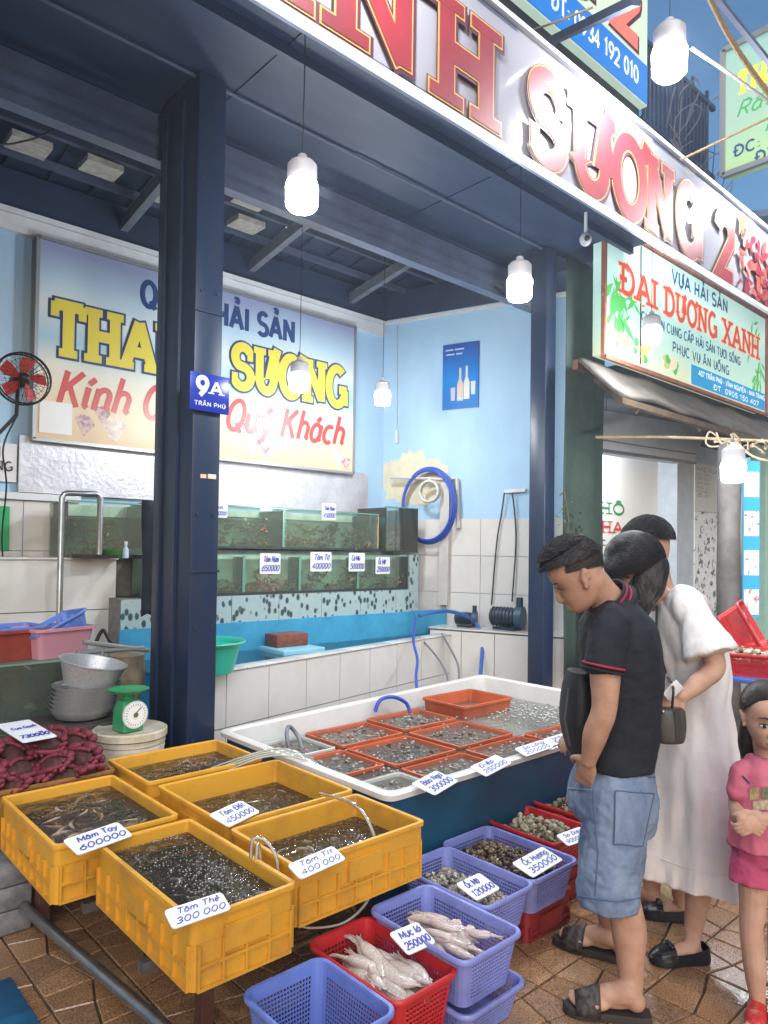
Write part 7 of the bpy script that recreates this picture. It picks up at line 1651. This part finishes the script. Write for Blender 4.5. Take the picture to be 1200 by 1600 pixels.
hv = bvh_of(o); rr = random.Random(6); mb = MB()
strands(mb, wc, wf, wu, 1.02, lambda az: 1.9-.3*math.cos(az), 5000, .05, 23, lambda d, az, th: -wf*.8-wu*.7, .0011, .0185, .07, .03)
for k in range(900):                                     # combed strands lying on the hair towards the tail
    a = (rr.uniform(944, 1046), rr.uniform(838, 935)); b = (rr.gauss(1002, 7), rr.gauss(955, 10)); q = []
    for i in range(8):
        t = i/7*rr.uniform(.75, 1); h = onto(hv, a[0]+(b[0]-a[0])*t-7*math.sin(t*3.1)*(1 if a[0] < 1000 else -1), a[1]+(b[1]-a[1])*t, rr.uniform(.0004, .0016))[0]
        if h is not None: q.append(h)
    if len(q) > 4 and max((x-y).length for x, y in zip(q, q[1:])) < .035: mb.tube(q, .0009, n=3)
if mb.v: tag(put(mb, 'hair_strands', M('dull hair strand', (.016, .014, .015), .45), wom, smooth=80), kind='stuff')
m_shoe = M('black leather flat', (.012, .013, .018), .35, var=.3)
def flat(heel, toe):
    d = toe-heel; d.z = 0; L = d.length+.03; d.normalize(); l = UZ.cross(d); o = Vector((heel.x, heel.y, .003))-d*.018
    P = lambda a, b, z: o+d*a*L+l*b+UZ*z
    pro = [(.0, .024), (.08, .034), (.3, .035), (.5, .038), (.7, .046), (.85, .042), (.95, .028), (1.0, .010)]
    R0 = [P(a, b, 0) for a, b in pro]+[P(a, -b, 0) for a, b in reversed(pro)]
    hz = [.062, .058, .046, .042, .046, .038, .03, .024]; hz = hz+hz[::-1]
    R1 = [p+UZ*.02+(p-P(.5, 0, 0))*.02 for p in R0]; R2 = [P(.5, 0, 0)+(p-P(.5, 0, 0))*.97+UZ*h for p, h in zip(R0, hz)]; R3 = [P(.46, 0, 0)+(p-P(.5, 0, 0))*.86+UZ*(h*.96) for p, h in zip(R0, hz)]
    put(MB().rings([R0, R1, R2, R3], True, False), 'shoe', m_shoe, wom, smooth=50)
    mb = MB()                                            # toe cap and bow
    for i in range(7):
        pass
    rings = [[P(a, w*math.cos(t), .022+hh*math.sin(t)) for t in [math.pi*k/10 for k in range(11)]] for a, w, hh in ((.60, .046, .046), (.72, .047, .040), (.86, .042, .030), (.985, .016, .010))]
    for q in range(3):
        for k in range(10): k0 = len(mb.v); mb.v += [tuple(rings[q][k]), tuple(rings[q][k+1]), tuple(rings[q+1][k+1]), tuple(rings[q+1][k])]; mb.f.append((k0, k0+1, k0+2, k0+3))
    put(mb, 'shoe_toe', m_shoe, wom, smooth=80)
    mb = MB()
    for q in (-1, 1): mb.ell(P(.66, q*.016, .066), (.010, .014, .007), 10, 6, rotm(d, l, UZ))
    mb.ell(P(.66, 0, .068), (.006, .006, .006), 8, 6); put(mb, 'bow', M('black ribbon', (.02, .02, .024), .3), wom, smooth=80)
flat(wnh, wnt); flat(wfh, wft)
hb = empty('handbag', J(1045, 1160, D0-.32), 'dark grey and black handbag hanging at the waist of the woman in white', 'bag')
m_hb = M('dark grey leather', (.075, .07, .062), .5, var=.3, vscale=20)
loft_mb = MB(); loft(loft_mb, [(J(1046, 1106, D0-.30), RH*.045, FH*.02), (J(1046, 1112, D0-.30), RH*.055, FH*.03), (J(1046, 1135, D0-.30), RH*.058, FH*.035), (J(1047, 1156, D0-.30), RH*.05, FH*.032), (J(1047, 1161, D0-.30), RH*.04, FH*.02)], 24)
put(loft_mb, 'bag_body', m_hb, hb, smooth=60); put(MB().bar(J(1058, 1108, D0-.335), J(1061, 1158, D0-.335), .022, .004, up=FH), 'bag_flap', M('black leather trim', (.03, .03, .03), .5), hb); put(MB().ell(J(1036, 1112, D0-.34), (.008, .008, .008)), 'clasp', m_steel, hb, smooth=80)
q = [onto(bv, px, py, .004)[0] for px, py in ((1029, 935), (1028, 950), (1027, 965), (1027, 985), (1029, 1005), (1034, 1025), (1040, 1045), (1046, 1060))]; q = [p for p in q if p is not None]+[J(1052, 1075, D0-.33), J(1050, 1106, D0-.31)]
put(MB().tube(bez(q, 4), .0045, n=6), 'strap', M('black leather trim', (.03, .03, .03), .5), hb, smooth=80)
q = [p for p in [onto(bv, px, py, .004)[0] for px, py in ((1062, 895), (1075, 905), (1088, 918), (1098, 930))] if p is not None]
ph = empty('phone', J(1046, 1080, D0-.31), 'white phone held in the hand of the woman in white', 'phone'); put(MB().bar(J(1040, 1090, D0-.31), J(1062, 1068, D0-.30), .04, .009, up=FH), 'phone_case', M('white phone case', (.6, .6, .62), .3), ph, bevel=.002)
# ================================================================== man behind her
D1 = 3.2
m3 = empty('person', Vector((J(1040, 1300, D1).x, J(1040, 1300, D1).y, 0)), 'dark haired man mostly hidden behind the woman in white', 'person', 'shoppers at the stall')
f3 = (-RH*.45+FH*.80-UZ*.3).normalized(); u3 = (UZ-f3*UZ.dot(f3)).normalized(); c3 = J(1012, 858, D1)
sk = MB(); head(sk, c3, f3, u3, 1.1); limb(sk, [(c3-u3*.05-f3*.02, .055), (J(1030, 915, D1), .058), (J(1040, 935, D1), .066)])
g0 = Vector((m3.location.x, m3.location.y, 0)); l3 = UZ.cross(Vector((f3.x, f3.y, 0)).normalized()); ff = Vector((f3.x, f3.y, 0)).normalized()
tc_ = lambda z, k=0: Vector((J(1045, 940, D1).x, J(1045, 940, D1).y, z))+ff*k
loft(sk, [(tc_(.85), l3*.14, ff*.09), (tc_(1.1), l3*.135, ff*.09), (tc_(1.3), l3*.16, ff*.1), (tc_(1.38), l3*.10, ff*.07)])
for q in (-1, 1):
    limb(sk, [(tc_(1.32)+l3*q*.18, .05), (tc_(1.05)+l3*q*.22, .04), (tc_(.84, .1)+l3*q*.2, .028)]); hand(sk, tc_(.84, .1)+l3*q*.2, Vector((0, 0, -1))+ff*.3, l3*q, 1, .4, q)
    limb(sk, [(tc_(.85)+l3*q*.09, .085), (tc_(.47)+l3*q*.1, .055), (tc_(.3)+l3*q*.1, .054), (tc_(.09)+l3*q*.1, .036)]); foot(sk, Vector((tc_(0).x, tc_(0).y, .012))+l3*q*.1-ff*.05, Vector((tc_(0).x, tc_(0).y, .012))+l3*q*.1+ff*.19, tc_(.09)+l3*q*.1)
wmesh('body', skin_mesh(sk, .007), m_skin, m3)
sh = MB(); loft(sh, [(tc_(.82), l3*.17, ff*.12), (tc_(1.1), l3*.17, ff*.12), (tc_(1.28), l3*.195, ff*.125), (tc_(1.36), l3*.15, ff*.1), (tc_(1.40), l3*.07, ff*.07)])
for q in (-1, 1): limb(sh, [(tc_(1.31)+l3*q*.17, .075), (tc_(1.12)+l3*q*.215, .07)])
wmesh('shirt', wrinkle(skin_mesh(sh, .008), .006, 9), M('pale pink striped shirt', (.62, .52, .52), .8, var=.2), m3)
sh = MB(); loft(sh, [(tc_(.95), l3*.155, ff*.11), (tc_(.8), l3*.165, ff*.115)]); 
for q in (-1, 1): limb(sh, [(tc_(.82)+l3*q*.085, .095), (tc_(.5)+l3*q*.1, .085)])
wmesh('shorts', skin_mesh(sh, .009), m_jack, m3)
mb = MB(); hair_cap(mb, c3, f3, u3, 1.1, lambda az: 1.42-.45*math.cos(az), .009, ruf=.04); put(mb, 'hair', m_hair, m3, smooth=60, fix=True)
mb = MB(); strands(mb, c3, f3, u3, 1.1, lambda az: 1.4-.4*math.cos(az), 5000, .022, 9, lambda d, az, th: f3*.4-u3*.35, .0014, .015, .2, .6); tag(put(mb, 'hair_strands', m_hair, m3), kind='stuff')
# ================================================================== girl in pink
D2 = 2.42
gl = empty('person', Vector((J(1196, 1590, D2).x, J(1196, 1590, D2).y, 0)), 'little girl in pink shirt and shorts with clasped hands, facing the street', 'person', 'shoppers at the stall')
gf_ = (-FH*.93-RH*.16-UZ*.12).normalized(); gu = (UZ-gf_*UZ.dot(gf_)).normalized(); gc = J(1196, 1118, D2-.02); gs_ = .86
sk = MB(); head(sk, gc, gf_, gu, gs_, True); limb(sk, [(gc-gu*.05-gf_*.02, .038), (J(1197, 1180, D2), .036), (J(1199, 1192, D2), .042)])
X = lambda dx, y, dD=0: J(1200+dx, y, D2+dD)
loft(sk, [(X(0, 1310), RH*.088, FH*.07), (X(0, 1240), RH*.085, FH*.065), (X(0, 1200), RH*.09, FH*.06), (X(0, 1188), RH*.05, FH*.04)])
for q in (-1, 1):
    limb(sk, [(X(q*42, 1205), .030), (X(q*50, 1250, .02), .026), (X(q*46, 1275, -.06), .024), (X(q*14-28, 1278, -.13), .018)])
    wv = X(q*14-28, 1278, -.13); hand(sk, wv, (-RH*q*.8-UZ*.45-FH*.2), -FH, .68, .75, 1 if q > 0 else -1, .1)
    limb(sk, [(X(q*22, 1320), .058), (X(q*24, 1420), .042), (X(q*22-4, 1450), .037), (X(q*20-2, 1500), .036), (X(q*18+2, 1568), .024)])
    foot(sk, X(q*18+2, 1592, .03), X(q*18-4, 1612, -.13), X(q*18+2, 1570), .66)
wmesh('body', skin_mesh(sk, .0032, 4), m_skin2, gl); face_bits(gl, gc, gf_, gu, gs_)
sh = MB(); loft(sh, [(X(-2, 1322), RH*.125, FH*.10), (X(-1, 1270), RH*.112, FH*.09), (X(0, 1225), RH*.102, FH*.08), (X(0, 1198), RH*.09, FH*.065), (X(-1, 1182), RH*.055, FH*.05)], 36)
for q in (-1, 1): limb(sh, [(X(q*34, 1203), .036), (X(q*41, 1207), .039), (X(q*47, 1234), .039)], 16)
m_pk = M('bubblegum pink cotton', (.60, .15, .23), .8, rgb2=(.52, .12, .19), vscale=6, bump=.2, bscale=200, dist=.001); m_pk2 = M('deep pink cotton', (.50, .075, .17), .8, rgb2=(.42, .06, .14), vscale=6)
o = wmesh('pink_shirt', wrinkle(wrinkle(skin_mesh(sh, .006), .008, 12, (1, 1, .6)), .003, 34), m_pk, gl); bv = bvh_of(o)
for k, (a, b, c, d, col) in enumerate((((1172, 1232), (1186, 1230), (1186, 1248), (1172, 1250), (.55, .45, .2)), ((1190, 1230), (1205, 1230), (1205, 1248), (1190, 1248), (.2, .22, .12)), ((1176, 1252), (1204, 1250), (1202, 1264), (1178, 1266), (.6, .5, .3)))): patch(bv, (a, b, c, d), 4, 'shirt_print', M('shirt print %d' % k, col, .7, var=.5, vscale=90), gl, .003)
seam(bv, ((1160, 1212), (1172, 1224)), .003, 'shirt_print', m_nav, gl)
sh = MB(); loft(sh, [(X(-1, 1300), RH*.108, FH*.085), (X(-1, 1330), RH*.112, FH*.09), (X(-1, 1345), RH*.10, FH*.08)])
for q in (-1, 1): limb(sh, [(X(q*24, 1330), .062), (X(q*27, 1355, -.005), .064)], 18); sh.tube([X(q*25, 1340), X(q*28, 1378, -.005)], [.063, .070], 20)
wmesh('pink_shorts', wrinkle(wrinkle(skin_mesh(sh, .006), .008, 14, (1, 1, .5)), .003, 34), m_pk2, gl)
mb = MB(); hair_cap(mb, gc, gf_, gu, gs_, lambda az: 1.44-.53*math.cos(az)+.28*math.sin(az)**2, .008, ruf=.02); o = put(mb, 'hair', M('dark brown hair', (.028, .018, .014), .4, rgb2=(.015, .01, .008), vscale=50), gl, smooth=60, fix=True)
glim = lambda az: 1.54-.55*math.cos(az)+.30*math.sin(az)**2
mb = MB(); strands(mb, gc, gf_, gu, gs_, glim, 5200, .034, 17, lambda d, az, th: -gf_*1.0+gu*.05, .0012, .0095, .10, .06); tag(put(mb, 'hair_strands', M('dark brown hair', (.028, .018, .014), .4), gl), kind='stuff')
mb = MB(); limb(mb, [(gc-gf_*.09+gu*.03, .035), (gc-gf_*.12-gu*.02, .036), (gc-gf_*.10-gu*.12-RH*.02, .034), (gc-gf_*.08-gu*.20-RH*.03, .014)], 12); put(mb, 'ponytail', M('dark brown hair', (.028, .018, .014), .4), gl, smooth=60)
m_gs = M('red patterned shoe', (.52, .03, .03), .4, rgb2=(.45, .2, .12), vscale=30, stops=(.42, .5))
for q in (-1, 1):
    mb = MB(); h_, t_ = X(q*18+2, 1592, .03), X(q*18-4, 1612, -.13); d = (t_-h_); d.z = 0; d.normalize(); l = UZ.cross(d); b0 = Vector((h_.x, h_.y, 0))
    mb.rings([[b0+d*(a*.185-.02)+l*(w*math.cos(t))+UZ*max(.003, .028+hh*math.sin(t)) for t in [2*math.pi*k/16 for k in range(16)]] for a, w, hh in ((0, .016, .02), (.1, .028, .034), (.4, .03, .036), (.7, .036, .034), (.92, .03, .024), (1.02, .01, .01))]); put(mb, 'shoe', m_gs, gl, smooth=60)
# ------------------------------------------------------------------ scattering volume added to imitate lens veil and glow around the bulbs
hz = MB().box((-46, -46, -1.06), (66, 46, 9.9)).build('lens_veil', None); tag(hz, kind='stuff')
mh = bpy.data.materials.new('lens veil volume'); mh.use_nodes = True; hn = mh.node_tree.nodes; hn.remove(hn['Principled BSDF'])
pvn = hn.new('ShaderNodeVolumePrincipled'); pvn.inputs['Color'].default_value = (.78, .86, 1, 1); pvn.inputs['Density'].default_value = .0045; pvn.inputs['Anisotropy'].default_value = .5
mh.node_tree.links.new(pvn.outputs[0], hn['Material Output'].inputs['Volume']); hz.data.materials.clear(); hz.data.materials.append(mh)
scene.cycles.volume_bounces = 0
